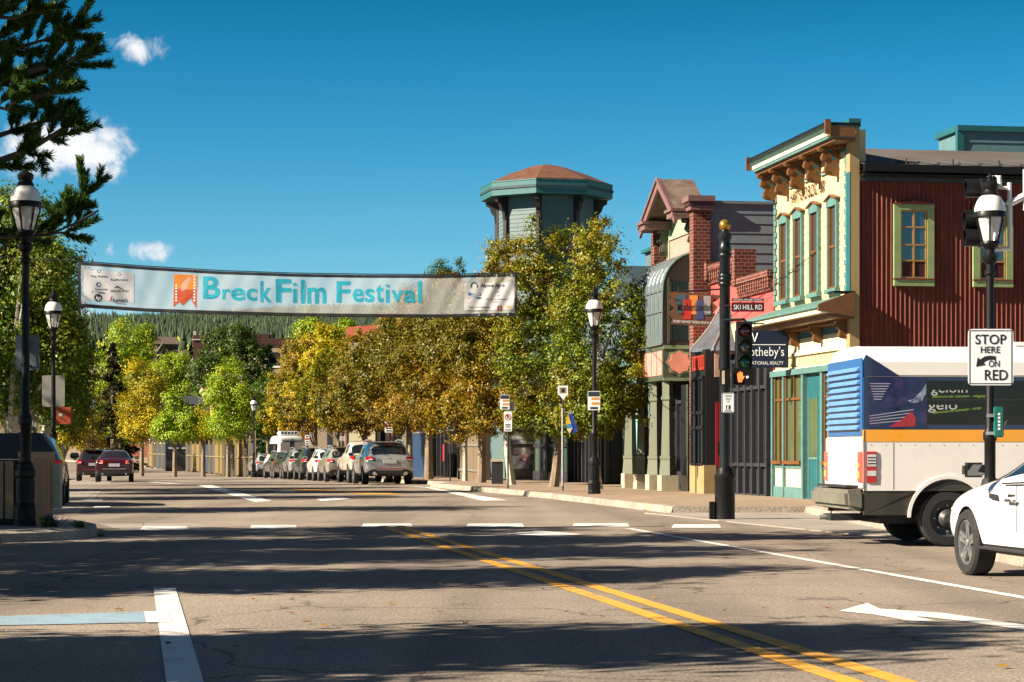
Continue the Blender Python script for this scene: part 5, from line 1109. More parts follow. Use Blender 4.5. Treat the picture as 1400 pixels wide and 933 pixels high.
# ---------------------------------------------------------------- street furniture
M_domew = paint('lamp_dome_white', (.75, .74, .70), .3, coat=.3)
def clear_glass():
    t = NT('lamp_glass'); t.set(Base_Color=(.9, .88, .85), Roughness=.12, Alpha=.5); t.b.inputs['Specular IOR Level'].default_value = .8; return t.m
M_lglass = clear_glass()
def make_lamp():
    T = thing('street_lamp', 'lamp', 'street lamp', (0, 0, 0), 0, 'old-fashioned street lamps')
    m = MB(); m.lathe([(.185, 0), (.185, .08), (.172, .1), (.172, .30), (.16, .34), (.148, .36), (.148, .74), (.165, .78), (.165, .86), (.135, .90), (.125, .96), (.10, 1.0)], 8, M=rotz(R(22.5))); base = m.build('base', M_black, T, bevel=.008)
    m = MB()
    for k in range(8): a = k*math.pi/4; M = rotz(a); m.box(.128, .143, -.035, .035, .42, .70, M); m.box(.150, .166, -.045, .045, .13, .28, M)
    m.build('base_panel', M_black, base)
    m = MB(); m.lathe([(.085, 1.0), (.085, 1.55), (.105, 1.58), (.105, 1.68), (.08, 1.72), (.066, 1.76), (.058, 4.05), (.085, 4.08), (.085, 4.12), (.06, 4.15), (.06, 4.22), (.11, 4.27), (.12, 4.33), (.075, 4.38), (.075, 4.44), (.13, 4.50), (.15, 4.54)], 14); m.build('pole', M_black, T, True)
    m = MB(); m.lathe([(.115, 4.54), (.13, 4.60), (.20, 4.86), (.21, 4.94)], 12, cap=False); m.build('lantern_glass', M_lglass, T, True)
    m = MB()
    for k in range(6): a = k*math.pi/3+.3; c, s_ = math.cos(a), math.sin(a); m.tube([(.13*c, .13*s_, 4.54), (.143*c, .143*s_, 4.61), (.212*c, .212*s_, 4.86), (.222*c, .222*s_, 4.94)], .014, 5)
    m.lathe([(.21, 4.92), (.245, 4.93), (.245, 5.0), (.23, 5.02)], 20); m.lathe([(.15, 4.53), (.14, 4.57)], 16); m.build('lantern_frame', M_black, T, True)
    m = MB(); m.lathe([(.04, 4.6), (.055, 4.68), (.05, 4.8), (.03, 4.86)], 10); m.build('bulb', M_domew, T, True)
    m = MB(); m.lathe([(.235, 5.015), (.23, 5.08), (.205, 5.16), (.16, 5.23), (.12, 5.26)], 20); m.build('dome', M_domew, T, True)
    m = MB(); m.lathe([(.125, 5.25), (.135, 5.28), (.11, 5.31), (.10, 5.34), (.125, 5.37), (.13, 5.42), (.10, 5.46), (.05, 5.48), (.035, 5.51), (.045, 5.535), (.03, 5.56), (.008, 5.60)], 14); m.build('finial', M_black, T, True)
    return T
lamp0 = make_lamp()
lamps = [(35, 33.3, .16, 'tall black lamp with flower clump and trash bin at its foot', 5.50), (73, 57, .15, 'black lamp carrying the grey and orange sign backs', 5.35), (812.5, 59, .15, 'black lamp before the green tree carrying a parking notice', 5.55), (1353.5, 27.3, .14, 'black lamp carrying the stop here on red sign', 4.62),
         (347, 139, .0, 'small distant lamp left of the parked silver cars', 5.2), (126.5, 140, .0, 'small distant lamp with a hanging flower basket above the maroon cars', 5.3), (62, 165, 0, 'tiny distant lamp in the trees between grey sign and hatchback', 5.2)]
for i, (px, y, z, lab, h) in enumerate(lamps):
    o = lamp0 if i == 0 else copy_tree(lamp0); o.location = on(px, y, z); o['label'] = lab; k = h/5.6; o.scale = (k, k, k)
# hanging basket on the far lamp
p = on(126.5, 140, 0); T = thing('flower_basket', 'round basket of dull flowers hung on the distant lamp', 'flower basket', p+Vector((0, -.3, 2.3)))
rg = np.random.default_rng(9); V, Q = leaf_quads(rg, rg.normal(size=(500, 3))*np.array([.32, .25, .22]), rg.normal(size=(500, 3)), .07); fast_mesh('flowers', V, Q, leaf_mat('basket_flowers', ['#5a4a20', '#6a3a30', '#4d5a20', '#8a7040']), T)
m = MB(); m.lathe([(.05, -.3), (.28, -.12), (.34, .05)], 10); m.tube([(0, .0, .0), (0, .3, .5)], .02, 5); m.build('pot', M_dark, T)
# wire arms on the near left lamp
m = MB(); p = on(35, 33.3, .16)
m.tube([p+Vector((-1.0, 0, 4.52)), p+Vector((-.4, 0, 4.40)), p+Vector((0, -.08, 4.38)), p+Vector((.35, 0, 4.42)), p+Vector((.8, 0, 4.62)), p+Vector((1.1, .05, 4.8))], .018, 6)
tag(m.build('lamp_crossarm', M_dark, None, True), 'thin curved dark arm fixed across the near left lamp below its lantern', 'bracket')
# signs on posts
def plate(name, label, px, py, y, w, h, face, parent=None, r=.03, back=None, rz=0.0, cat='sign', pole=None, group=None):
    """a thin rounded sign at a photo place; w and h in photo pixels"""
    s = y/F; T = thing(name, label, cat, at(px, py, y), rz, group); w, h = w*s/2, h*s/2; m = MB(); pts = []
    r = min(r, w*.4)
    for (cx_, cz_, a0) in ((w-r, h-r, 0), (-w+r, h-r, 90), (-w+r, -h+r, 180), (w-r, -h+r, 270)):
        for k in range(5): a = R(a0+k*22.5); pts.append((cx_+r*math.cos(a), 0, cz_+r*math.sin(a)))
    m.prism(pts, (0, .006, 0)); m.build('plate', face, T)
    if pole:
        g = pole; m = MB(); m.tube([(0, .03, g-at(px, py, y).z), (0, .03, h)], .026, 8); m.build('post', M_dark, T)
    return T, s
def border(T, w, h, mat, t=.012, inset=.02):
    m = MB(); w, h = w/2-inset, h/2-inset
    for (a, b, c, d) in ((-w, w, h-t, h), (-w, w, -h, -h+t), (-w, -w+t, -h+t, h-t), (w-t, w, -h+t, h-t)): m.box(a, b, -.003, 0, c, d)
    m.build('border', mat, T)
T, s = plate('regulatory_sign', 'white stop here on red sign strapped to the near right lamp', 1354.5, 488.5, 27.12, 62, 77, M_signw, r=.05)
border(T, 62*s, 77*s, M_signb, .010, .016)
m = MB()
for txt, dx, py, w_, h_ in (('STOP', 0, 464.3, 42.5, 13.6), ('HERE', -.5, 478.4, 26.5, 9), ('ON', 4.5, 497.5, 15, 9.2), ('RED', 7.5, 513, 31.5, 14.2)): m.fit(txt, w_*s, h_*s, face_cam(dx*s, -.004, (488.5-py)*s), .012)
arc = []; R1, R2 = 17*s, 10.5*s; cx_, cz_ = 10*s, -18*s
pts = [(-20, -14.2), (-18, -1.2), (-14.3, -4.2), (-9, -.4), (-3, .9), (2, .9), (7, 0), (7, -5.6), (2, -4.6), (-3, -5), (-7, -6.6), (-9.6, -8.8), (-6.5, -11.6)]
m.prism([(a*s, -.003, (b+1)*s) for a, b in pts], (0, .002, 0)); m.build('lettering', M_signb, T)
m = MB(); m.tube([(0, .02, -.02), (0, .10, -.02)], .07, 10); m.tube([(0, .02, .28), (0, .10, .28)], .07, 10); m.build('clamp', M_galv, T)
# teal box, sticker and hardware low on the same lamp
T = thing('control_box', 'small teal control box on the stop sign lamp', 'control box', at(1366.5, 576, 27.15)); s = 27.15/F
m = MB(); m.box(-6*s, 6*s, 0, .12, -22*s, 20*s); m.build('case', paint('teal_box', '#16605a', .5), T, bevel=.012)
m = MB()
for k in range(5): m.box(-2*s, 1*s, -.004, 0, (-12+k*5)*s, (-9+k*5)*s)
m.build('dial', M_white, T); m = MB(); m.prism([(6*s, .05, -2*s), (13*s, .05, 2*s), (7*s, .05, -12*s)], (0, .02, 0)); m.build('tag', M_stone, T)
m = MB(); m.box(-.14, -.05, .05, .09, .05, .09); m.box(-.14, -.05, .05, .09, -.17, -.13); m.build('bracket', M_galv, T)
# signal heads and white bracket at the right edge
TSG = thing('traffic_signal', 'black signal heads seen from behind with white pipe bracket at the right edge', 'traffic signal', at(1353, 300, 27.6)); s = 27.6/F
def head_side(m, x, z):          # one lens housing with its visor pointing left
    M = Matrix.Translation((x, 0, z)) @ Matrix.Rotation(R(-90), 4, 'Y')
    m.lathe([(.125, -.10), (.13, 0), (.13, .02), (.115, .03), (.115, .2), (.105, .2), (.105, .03)], 16, M=M, cap=False); m.lathe([(.125, -.10), (.125, 0)], 16, M=M)
m = MB(); head_side(m, -11*s, 42*s); head_side(m, -13*s, 0); head_side(m, -12.5*s, -25*s); m.box(-9*s, 7*s, -.12, .12, -38*s, 52*s); m.build('housing', M_black, TSG, True)
m = MB(); m.tube([(27*s, 0, 50*s), (28*s, 0, -36*s), (28*s, 0, -40*s), (-6*s, 0, -42*s)], .028, 8); m.tube([(0, 0, 46*s), (27*s, 0, 42*s)], .022, 8); m.tube([(0, 0, 38*s), (0, 0, 58*s), (6*s, 0, 60*s), (13*s, 0, 58*s), (14*s, 0, 46*s)], .03, 8)
m.tube([(26*s, 0, 16*s), (22*s, 0, 20*s), (27*s, 0, 25*s)], .03, 8); m.tube([(28*s, 0, 22*s), (48*s, 0, 32*s), (90*s, 0, 46*s)], .045, 8); m.box(46*s, 58*s, -.02, .02, 12*s, 68*s); m.build('bracket', M_white, TSG, True)
m = MB(); m.tube([(-9*s, -.05, -152*s), (4*s, 0, -148*s)], .02, 6); m.build('strut', M_galv, TSG)
# signal pole with gold ball at the far right corner
SP = thing('signal_pole', 'dark fluted signal pole with gilt ball on top and wide base', 'signal pole', Vector(((991-CX)*41.2/F, 41.2, .02))); s = 41.2/F
def zz(py): return EYE+(HY-py)*s-.02
M_pole = paint('blue_black_pole', '#161d22', .35, .2, var=.2)
m = MB(); m.lathe([(.10, zz(650)), (.10, zz(345)), (.115, zz(343)), (.115, zz(337)), (.10, zz(335)), (.105, zz(330))], 12); m.build('pole', M_pole, SP, True)
m = MB(); m.lathe([(.19, 0), (.19, .75), (.2, .77), (.2, .82), (.16, .86), (.14, .95), (.10, 1.0)], 12); m.build('base', M_black, SP, True)
m = MB(); m.lathe([(.105, zz(330)), (.13, zz(325)), (.135, zz(320)), (.07, zz(316)), (.06, zz(312)), (.11, zz(309)), (.10, zz(306)), (.05, zz(304))], 12); m.build('capital', M_pole, SP, True)
m = MB(); rr = 8.2*s; m.lathe([(rr*math.sin(R(a))+.001, zz(308.5)-rr*math.cos(R(a))) for a in range(0, 181, 15)], 20, cap=False)
t = NT('gilt_ball'); t.set(Base_Color=t.ramp(t.noise(9, 5), [(.35, '#7a5a1c'), (.65, '#d8a848')]), Metallic=.75, Roughness=.28); m.build('ball', t.m, SP, True)
m = MB()
for py in (352, 380, 385, 391): m.lathe([(.115, zz(py)), (.125, zz(py-1)), (.125, zz(py-4)), (.115, zz(py-5))], 12)
m.build('collar', M_pole, SP, True)
m = MB(); m.box(-.29, -.19, -.1, .1, 0, .33); m.build('foot_box', M_black, SP, bevel=.01)
HS = thing('traffic_signal', 'three-lens traffic signal hung right of the gilt-ball pole, facing the camera', 'traffic signal', at(1018, 472.5, 41.0)); s = 41.0/F
m = MB(); m.box(-10.5*s, 10.5*s, 0, .2, -33*s, 33*s)
for dz in (20, -2, -23): 
    M = Matrix.Translation((0, 0, dz*s)) @ Matrix.Rotation(R(90), 4, 'X'); m.lathe([(9.6*s, 0), (9.6*s, .05), (9.2*s, .05), (9.2*s, 0)], 18, M=M, cap=False)
    n = 9; m.add([(9.6*s*math.cos(R(20+140*k/n)), -f, dz*s+9.6*s*math.sin(R(20+140*k/n))) for k in range(n+1) for f in (0, .22)], [(2*k, 2*k+1, 2*k+3, 2*k+2) for k in range(n)])
m.build('housing', paint('signal_housing', '#161312', .45), HS, False)
for dz, nm, c in ((20, 'red_lens', '#4a0a0a'), (-2, 'amber_lens', '#4a4230'), (-23, 'green_lens', '#06432c')):
    m = MB(); M = Matrix.Translation((0, -.002, dz*s)) @ Matrix.Rotation(R(90), 4, 'X'); m.lathe([(9*s, 0), (8*s, .014), (5*s, .024), (.001, .028)], 18, M=M, cap=False); m.build('lens', paint(nm, c, .15, coat=.6, bump=0), HS, True)
m = MB(); m.tube([(-27*s, .1, 35*s), (0, .1, 36*s), (2*s, .1, 33*s)], .03, 6); m.build('hanger', M_dark, HS)
PS = thing('pedestrian_signal', 'pedestrian signal with lit orange hand below the traffic signal', 'pedestrian signal', at(1016, 515, 40.95))
m = MB(); m.box(-13*s, 14*s, 0, .22, -11.5*s, 11.5*s); m.build('housing', M_black, PS, bevel=.012)
m = MB(); hx, hz = -4*s, -1*s
m.prism([(hx+x*s*.85, -.004, hz+z*s*.85) for x, z in ((-3, -8), (2.5, -8), (4.5, -3), (7, 1.5), (6, 2.5), (3.8, 0), (4, 7.5), (2.6, 7.8), (2, 2), (1.4, 9), (0, 9), (-.3, 2), (-1.2, 8.4), (-2.6, 8.2), (-2.4, 1.5), (-3.8, 6), (-5, 5.4), (-4.4, -2))], (0, .004, 0)); m.build('hand', glow('signal_hand', (1.0, .16, .03), .8), PS)
m = MB(); m.lathe([(2.0*s, 0), (1.6*s, .01)], 10, M=Matrix.Translation((6*s, -.003, -1*s)) @ Matrix.Rotation(R(90), 4, 'X')); m.build('indicator', M_white, PS)
PS2 = thing('pedestrian_signal', 'second pedestrian signal turned side-on to the left of the pole', 'pedestrian signal', at(992, 516, 40.85))
m = MB(); m.box(-7*s, 6*s, 0, .2, -11*s, 11*s); m.build('housing', M_black, PS2, bevel=.01); m = MB(); m.box(-5*s, -1.2*s, -.006, 0, -9.5*s, 9*s); m.build('visor', M_stone, PS2)
T, s = plate('crossing_sign', 'small white crossing instruction sign on the gilt-ball pole', 995.5, 551, 40.9, 17.5, 27, M_signw, r=.025); border(T, 17.5*s, 27*s, M_signb, .006, .008)
m = MB()
for txt, py, w_ in (('CROSS', 541.6, 9.5), ('ONLY', 545.6, 7.5), ('ON', 549.2, 3.6), ('SIGNAL', 561.6, 10)): m.fit(txt, w_*s, 2.7*s, face_cam(0, -.004, (551-py)*s), .004)
m.box(-3.0*s, 3.0*s, -.003, 0, -8.6*s, -3.2*s); m.build('lettering', M_signb, T)
m = MB(); m.tube([(0, -.004, -4.6*s), (0, -.004, -6.4*s), (-1*s, -.004, -8*s)], .006, 4); m.tube([(0, -.004, -6*s), (1.2*s, -.004, -8*s)], .006, 4); m.lathe([(.9*s, 0), (.9*s, .002)], 8, M=Matrix.Translation((0, -.004, -4.0*s)) @ Matrix.Rotation(R(90), 4, 'X')); m.build('walker', M_signw, T)
T, s = plate('street_name_sign', 'maroon street name blade with cream lettering on the gilt-ball pole', 1022.5, 420, 41.0, 45, 13, paint('maroon_sign', '#4a1016', .4), r=.02)
m = MB(); m.fit('SKI HILL RD', 39*s, 6.6*s, face_cam(0, -.004, -.2*s), .0); m.build('lettering', M_signw, T)
m = MB(); m.prism([(x*s, 0, z*s) for x, z in ((-22, 8), (22, 8), (22, 12), (5, 12), (0, 14.5), (-5, 12), (-22, 12))], (0, .01, 0)); crest = m.build('crest', paint('maroon_dark', '#2c1012', .5), T)
m = MB(); m.fit('NATIONAL HISTORIC DISTRICT', 40*s, 2.4*s, face_cam(0, -.004, 10*s), .0); m.build('lettering', M_signw, crest)
m = MB(); m.tube([(-24*s, .03, 2*s), (-31*s, .03, 2*s)], .02, 6); m.build('bracket', M_dark, T)
# parking notices along the right pavement
def parking(px, py, y, w, h, label, kind, pole=True):
    T, s = plate('parking_sign', label, px, py, y, w, h, M_signw, r=.02, pole=gz(y)+.15 if pole else None, group='parking signs along the right pavement')
    X = lambda v: v*s
    if kind == 'no':
        m = MB(); M = Matrix.Translation((0, -.003, X(h*.22))) @ Matrix.Rotation(R(90), 4, 'X'); m.lathe([(X(w*.40), 0), (X(w*.40), .002), (X(w*.31), .002), (X(w*.31), 0)], 18, M=M, cap=False)
        a = X(w*.25); m.prism([(-a-X(.5), -.006, X(h*.22)+a), (-a+X(.5), -.006, X(h*.22)+a), (a+X(.5), -.006, X(h*.22)-a), (a-X(.5), -.006, X(h*.22)-a)], (0, .002, 0)); m.build('ring', M_red, T)
        m = MB(); m.text('P', X(w*.62), face_cam(0, -.004, X(h*.22)), .02, .001); m.box(X(-w*.3), X(w*.3), -.003, 0, X(-h*.2), X(-h*.14)); m.box(X(-w*.3), X(w*.3), -.003, 0, X(-h*.3), X(-h*.25)); m.box(X(-w*.36), X(w*.36), -.003, 0, X(-h*.45), X(-h*.4)); m.build('lettering', M_signb, T)
    elif kind == 'pay':
        m = MB(); m.box(X(-w*.46), X(w*.46), -.003, 0, X(h*.22), X(h*.47)); m.box(X(-w*.3), X(w*.32), -.003, 0, X(-h*.45), X(-h*.33)); m.build('band', paint('slate_band', '#20303c', .5), T)
        m = MB(); m.box(X(-w*.2), X(w*.44), -.003, 0, X(h*.04), X(h*.17)); m.box(X(-w*.2), X(w*.44), -.003, 0, X(-h*.22), X(-h*.08)); m.build('bar', paint('orange_bar', '#c98a3a', .5), T)
    else:
        m = MB(); m.box(X(-w*.44), X(w*.44), -.003, 0, X(h*.02), X(h*.2)); m.build('band', M_red, T)
        m = MB(); m.box(X(-w*.3), X(w*.3), -.003, 0, X(h*.3), X(h*.42)); m.box(X(-w*.34), X(w*.34), -.003, 0, X(-h*.2), X(-h*.1)); m.box(X(-w*.34), X(w*.34), -.003, 0, X(-h*.42), X(-h*.3)); m.build('lettering', M_signb, T)
    return T
parking(812, 548, 58.8, 17, 26, 'parking hours notice with orange bars on the lamp before the green tree', 'pay', False)
parking(694.5, 576.5, 67.5, 11, 27, 'no-parking sign with red ring, lower of two on the slanting trunk post', 'no')
parking(690, 550, 67.6, 13, 20, 'white notice with dark bars, upper of two beside the slanting trunk', 'pay', False); parking(700, 556, 67.7, 8, 12, 'tiny red and white notice right of the dark-barred one', 'other', False)
parking(615.5, 577, 83.5, 9, 25, 'narrow white parking notice with red band before the taupe shed', 'other')
parking(531.5, 584, 100, 11, 15, 'white parking notice above the roof of the foremost silver car', 'other')
parking(420, 602, 121, 6, 14, 'small white parking notice right of the white van', 'other'); parking(468, 600, 112, 7, 6, 'small square white notice above the middle parked cars', 'other')
T, s = plate('bus_stop_sign', 'white square sign with pointed foot in front of the tree by the glass-doored shop', 769.5, 534, 64, 14, 13, M_signw, r=.01, pole=.15)
m = MB(); m.prism([(-5*s, .0, -6.5*s), (5*s, .0, -6.5*s), (1*s, .0, -13*s)], (0, .006, 0)); m.build('pointer', M_signw, T)
m = MB(); m.box(-4.6*s, 4.6*s, -.003, 0, -4*s, 4*s); e = m.build('picture', paint('khaki_picture', '#8a7a58', .6), T); m = MB(); m.box(-1.6*s, 2.2*s, -.006, -.003, -2.6*s, 2.8*s); m.build('emblem', M_signb, e)
T = thing('pennant_banner', 'blue and yellow pennant banner hung beside the stout tree', 'banner', at(781, 580, 63.5)); s = 63.5/F
for nm, c, pts, yy_ in (('pennant_blue', '#163a9a', [(-4, 14), (1, 15), (9, -9), (1, -13), (-3, -9)], .0), ('pennant_yellow', '#c9a83a', [(-7.5, 4), (-4, 12), (0, 1), (-7, -1)], -.012), ('pennant_sky', '#2f7aa8', [(-7, -1), (0, 1), (2, -5), (-6.5, -7)], -.013), ('pennant_cream', '#c9b890', [(-6.5, -7), (2, -5), (-2, -13)], -.014)):
    m = MB(); m.prism([(x*s, yy_, z*s) for x, z in pts], (0, .012, 0)); m.build('cloth', paint(nm, c, .8), T)
m = MB(); m.tube([(-12*s, .05, 16*s), (2*s, .0, 16*s)], .015, 5); m.tube([(-12*s, .05, -85*s), (-12*s, .05, 22*s)], .03, 6); m.build('pole', M_galv, T)
# sign backs on the left
T, s = plate('sign_back', 'weathered grey sign back on the near left lamp with dark scratches', 37.5, 482.5, 33.55, 33, 48, paint('dull_aluminium', '#6f7f86', .45, .3, var=.25, scale=6), r=.04)
m = MB(); m.tube([(-9*s, -.004, -19*s), (-3*s, -.004, 8*s), (7*s, -.004, 14*s), (0, -.004, 4*s), (12*s, -.004, -4*s), (13*s, -.004, -20*s), (-10*s, -.004, -16*s)], .008, 4); m.build('scratch', M_dark, T)
m = MB(); m.box(-3*s, 1.5*s, -.16, -.0, 15*s, 17*s); m.box(-3*s, 1.5*s, -.16, 0, -17*s, -15*s); m.build('clamp', M_galv, T)
T, s = plate('sign_back', 'plain grey sign back on the second left lamp, above the orange one', 73, 535, 57.2, 31, 43, paint('grey_alu', '#8a8680', .5, .3, var=.2, scale=5), r=.05)
T, s = plate('sign_back', 'small square orange sign on the second left lamp below the grey one', 88, 568.5, 57.2, 22, 23, paint('burnt_orange', '#a8481c', .6), r=.02)
m = MB(); m.box(-8*s, -3*s, -.004, 0, -1*s, 3*s); m.build('sticker', M_signw, T)
# trash enclosure with slatted sides and sloping metal lid
BX = thing('trash_enclosure', 'brown slatted trash enclosure with sloping dark metal hood beside the near left lamp', 'trash bin', Vector((-7.95, 33.75, .16)))
s = 34.0/F; M_slat_lit = paint('lit_slats', '#c8946a', .65, var=.15, streak=True); M_slat_shade = paint('shaded_slats', '#b08a68', .6, var=.15, streak=True)  # one slat brown twice: side coloured as lit, front as shaded
m = MB(); m.box(-.62, .36, .02, .86, .02, 1.0); core = m.build('case', M_black, BX)
m = MB()
for k in range(6): x = -.62+k*.155; m.box(x, x+.128, -.015, .02, .10, .985)
m.build('slat', M_slat_shade, BX, label='front slats coloured darker as if shaded')
m = MB(); a0 = R(38)
M = Matrix.Translation((.385, -.015, 0)) @ rotz(a0)
for k in range(11): m.box(k*.051, k*.051+.046, -.0, .04, .06, 1.02, M)
m.build('slat', M_slat_lit, BX, label='angled side slats coloured lighter as if lit')
m = MB(); m.box(-.01, .575, -.02, .05, 1.02, 1.13, M); m.box(-.01, .575, -.015, .05, .0, .07, M); m.build('rail', M_slat_lit, BX)
m = MB(); m.prism([(-.75, -.03, 1.02), (.40, -.03, 1.02), (.36, .3, 1.42), (.0, .3, 1.42)], (0, .5, 0)); m.prism([(.40, -.03, 1.03), (.83, .32, 1.14), (.60, .5, 1.42), (.30, .3, 1.44)], (0, .25, 0)); m.build('hood', paint('blue_grey_hood', '#34393c', .5), BX)
m = MB(); m.box(.82, .93, .3, .5, .25, .95); m.build('side_panel', M_stone, BX)
# festival banner across the street
FB = thing('street_banner', 'white mesh festival banner strung across the street with teal lettering', 'banner', at(407, 400, 60)); s = 60/F
def bz(px, top=True):           # the banner's upper and lower edges sag a little
    return float(np.interp(px, [107, 200, 300, 400, 500, 600, 707], [359, 366, 372, 375.5, 377, 377.5, 375] if top else [418.5, 425, 428.5, 431, 432.5, 433, 431]))
def bP(px, f, dy=0.0): t, b_ = bz(px), bz(px, False); py = t+(b_-t)*f; return Vector(((px-407)*s, dy, (400-py)*s))
rw = random.Random(4)
def ripple(px, f): return .026*math.sin(px*.03+f*2.0)+.006*math.sin(px*.21+f*5)+.022*math.exp(-((px-690)/55)**2)*math.sin(px*.32+f*9)+.011*math.exp(-((px-150)/50)**2)*math.sin(px*.22-f*7)
def cloth(name, mat, x0, x1, f0, f1, dy, nx=90, nf=12, parent=FB, label=None):
    m = MB()
    for j in range(nf+1):
        for i in range(nx+1):
            px = x0+(x1-x0)*i/nx; f = f0+(f1-f0)*j/nf; v = bP(px, f); v.y = ripple(px, f)+dy; m.v.append(tuple(v))
    for j in range(nf):
        for i in range(nx): a = j*(nx+1)+i; m.f.append((a, a+nx+1, a+nx+2, a+1)); m.mi.append(0)
    return m.build(name, mat, parent, True, label=label)
def mesh_cloth(name, c, alpha):
    t = NT(name); t.n.remove(t.b); d = t.n.new('ShaderNodeBsdfDiffuse'); tr = t.n.new('ShaderNodeBsdfTranslucent'); tp = t.n.new('ShaderNodeBsdfTransparent'); t.l.new(t.ramp(t.noise(3, 5), [(.3, tuple(x*.9 for x in c)), (.7, c)]), d.inputs[0]); tr.inputs[0].default_value = (*c, 1)
    m1 = t.n.new('ShaderNodeMixShader'); m1.inputs[0].default_value = .4; t.l.new(d.outputs[0], m1.inputs[1]); t.l.new(tr.outputs[0], m1.inputs[2]); m2 = t.n.new('ShaderNodeMixShader'); m2.inputs[0].default_value = alpha; t.l.new(tp.outputs[0], m2.inputs[1]); t.l.new(m1.outputs[0], m2.inputs[2]); t.l.new(m2.outputs[0], t.out.inputs['Surface']); return t.m
cloth('mesh_cloth', mesh_cloth('banner_mesh', (.80, .83, .83), .56), 108, 706, 0, 1, 0, 200)
cloth('edge_tape', M_signb, 107, 707, -.015, .055, -.004, 120, 1); cloth('edge_tape', M_signb, 107, 707, .945, 1.015, -.004, 120, 1)
cloth('edge_tape', M_signb, 107, 110.5, 0, 1, -.005, 2, 10); cloth('edge_tape', M_signb, 704, 707, 0, 1, -.005, 2, 10)
M_pan = mesh_cloth('banner_white_panel', (.78, .77, .79), .93)
pl = cloth('sponsor_panel', M_pan, 115, 183, .16, .84, -.008, 24); pr_ = cloth('sponsor_panel', M_pan, 635, 702.5, .20, .86, -.008, 24)
def wrap(mb, lift):              # lay flat lettering on the hanging cloth
    out = []
    for (px, dy, py) in mb.v:
        t, b_ = bz(px), bz(px, False); f = (py-t)/(b_-t); v = bP(px, f); v.y = ripple(px, f)-lift+dy; out.append(tuple(v))
    mb.v = out; return mb
def ltext(txt, px, py, sz, sx=1.0, bold=.012, al='LEFT', shear=0.0, mb=None):
    mb = mb or MB(); slope = 0
    M = Matrix.Translation((px, 0, py)) @ Matrix(((1, 0, 0, 0), (0, 0, 0, 0), (0, -1, 0, 0), (0, 0, 0, 1)))
    return mb.text(txt, sz, M, bold, .0, al, sx, shear)
def densify(mb, k=1):
    me = bpy.data.meshes.new('t'); me.from_pydata(mb.v, [], mb.f); bm = bmesh.new(); bm.from_mesh(me); bmesh.ops.remove_doubles(bm, verts=bm.verts, dist=.01); bmesh.ops.triangulate(bm, faces=bm.faces[:])
    mb.v = [tuple(v.co) for v in bm.verts]; mb.f = [[v.index for v in f.verts] for f in bm.faces]; mb.mi = [0]*len(mb.f); bm.free(); bpy.data.meshes.remove(me); return mb
M_teall = paint('teal_lettering', '#0fa0ba', .7, var=.18, scale=8)
mb = MB()
for ch, x0, x1, y0, y1 in (('B', 277.5, 301, 378, 408.6), ('r', 304, 315.5, 395.5, 409.5), ('e', 316, 335.4, 393.7, 411.5), ('c', 337, 351.5, 394.8, 411.5), ('k', 356, 371.5, 384.6, 413.5), ('F', 377, 398, 382, 413.5), ('i', 400, 406, 387, 414), ('l', 411.3, 416.6, 383, 415), ('m', 420, 445.7, 393, 415),
                           ('F', 460, 479, 384.6, 413.8), ('e', 482, 497.3, 394.8, 413.4), ('s', 499, 512, 394.8, 413.6), ('t', 514, 524, 388.6, 413.8), ('i', 527.3, 532.8, 389, 414), ('v', 535, 551, 397, 413.8), ('a', 552, 568.5, 397, 414.2), ('l', 571.4, 577, 384.8, 414)):
    M = Matrix.Translation(((x0+x1)/2, 0, (y0+y1)/2)) @ Matrix(((1, 0, 0, 0), (0, 0, 0, 0), (0, -1, 0, 0), (0, 0, 0, 1))); mb.fit(ch, x1-x0, y1-y0, M, .022 if ch not in 'il' else 0)
wrap(densify(mb), .007).build('lettering', M_teall, FB)
M_bor = paint('bookmark_orange', '#d8822a', .7); M_brd = paint('bookmark_rust', '#b5481f', .7)
def bpoly(name, mat, polys, lift=.007, parent=FB):
    mb = MB()
    for p in polys: mb.quad(*[(x, 0, y) for x, y in p][::-1])
    return wrap(mb, lift).build(name, mat, parent)
bpoly('bookmark', M_bor, [[(237.5, 375), (269, 376), (269, 396), (237.5, 395)]]); bpoly('bookmark', M_brd, [[(237.5, 395), (269, 396), (269, 423), (260.5, 408), (250, 418), (245, 413), (237, 420)]])
bpoly('film_perforation', M_signw, [[(x, y), (x+2.6, y+.1), (x+2.6, y+2.3), (x, y+2.2)] for x in (239.5, 264.4) for y in [377+k*4.1 for k in range(9)]], .010)
M_ink = paint('banner_ink', '#2a2c34', .7); M_nvy = paint('banner_navy', '#1f4a7a', .7); M_rdi = paint('banner_red', '#a8202a', .7)
mb = MB(); ltext('The Pointe', 124, 378.5, 4.4, 1.2, .01, mb=mb); ltext('RealPartners', 151.5, 383, 4.2, 1.1, .01, mb=mb); ltext('Breckenridge', 130.5, 396, 3.2, 1, .01, mb=mb); ltext('BEAVER RUN', 151.5, 398.5, 4.2, 1.0, .01, mb=mb); ltext('furnish', 154, 411, 7.6, 1.0, .015, mb=mb)
for cx_, cy_ in ((135.5, 371.5), (163.5, 375.5)): ltext('O', cx_, cy_, 7, 1, -.005, 'CENTER', mb=mb)
wrap(densify(mb), .011).build('lettering', M_ink, pl)
mb = MB(); ltext('C', 135, 389.8, 8, 1, 0, 'CENTER', mb=mb); ltext('O', 135, 389.8, 9.5, 1, -.005, 'CENTER', mb=mb); wrap(densify(mb), .011).build('emblem', M_nvy, pl); bpoly('bar', M_nvy, [[(126, 398.4), (143.5, 400.4), (143.5, 401.8), (126, 399.8)]], .011, pl)
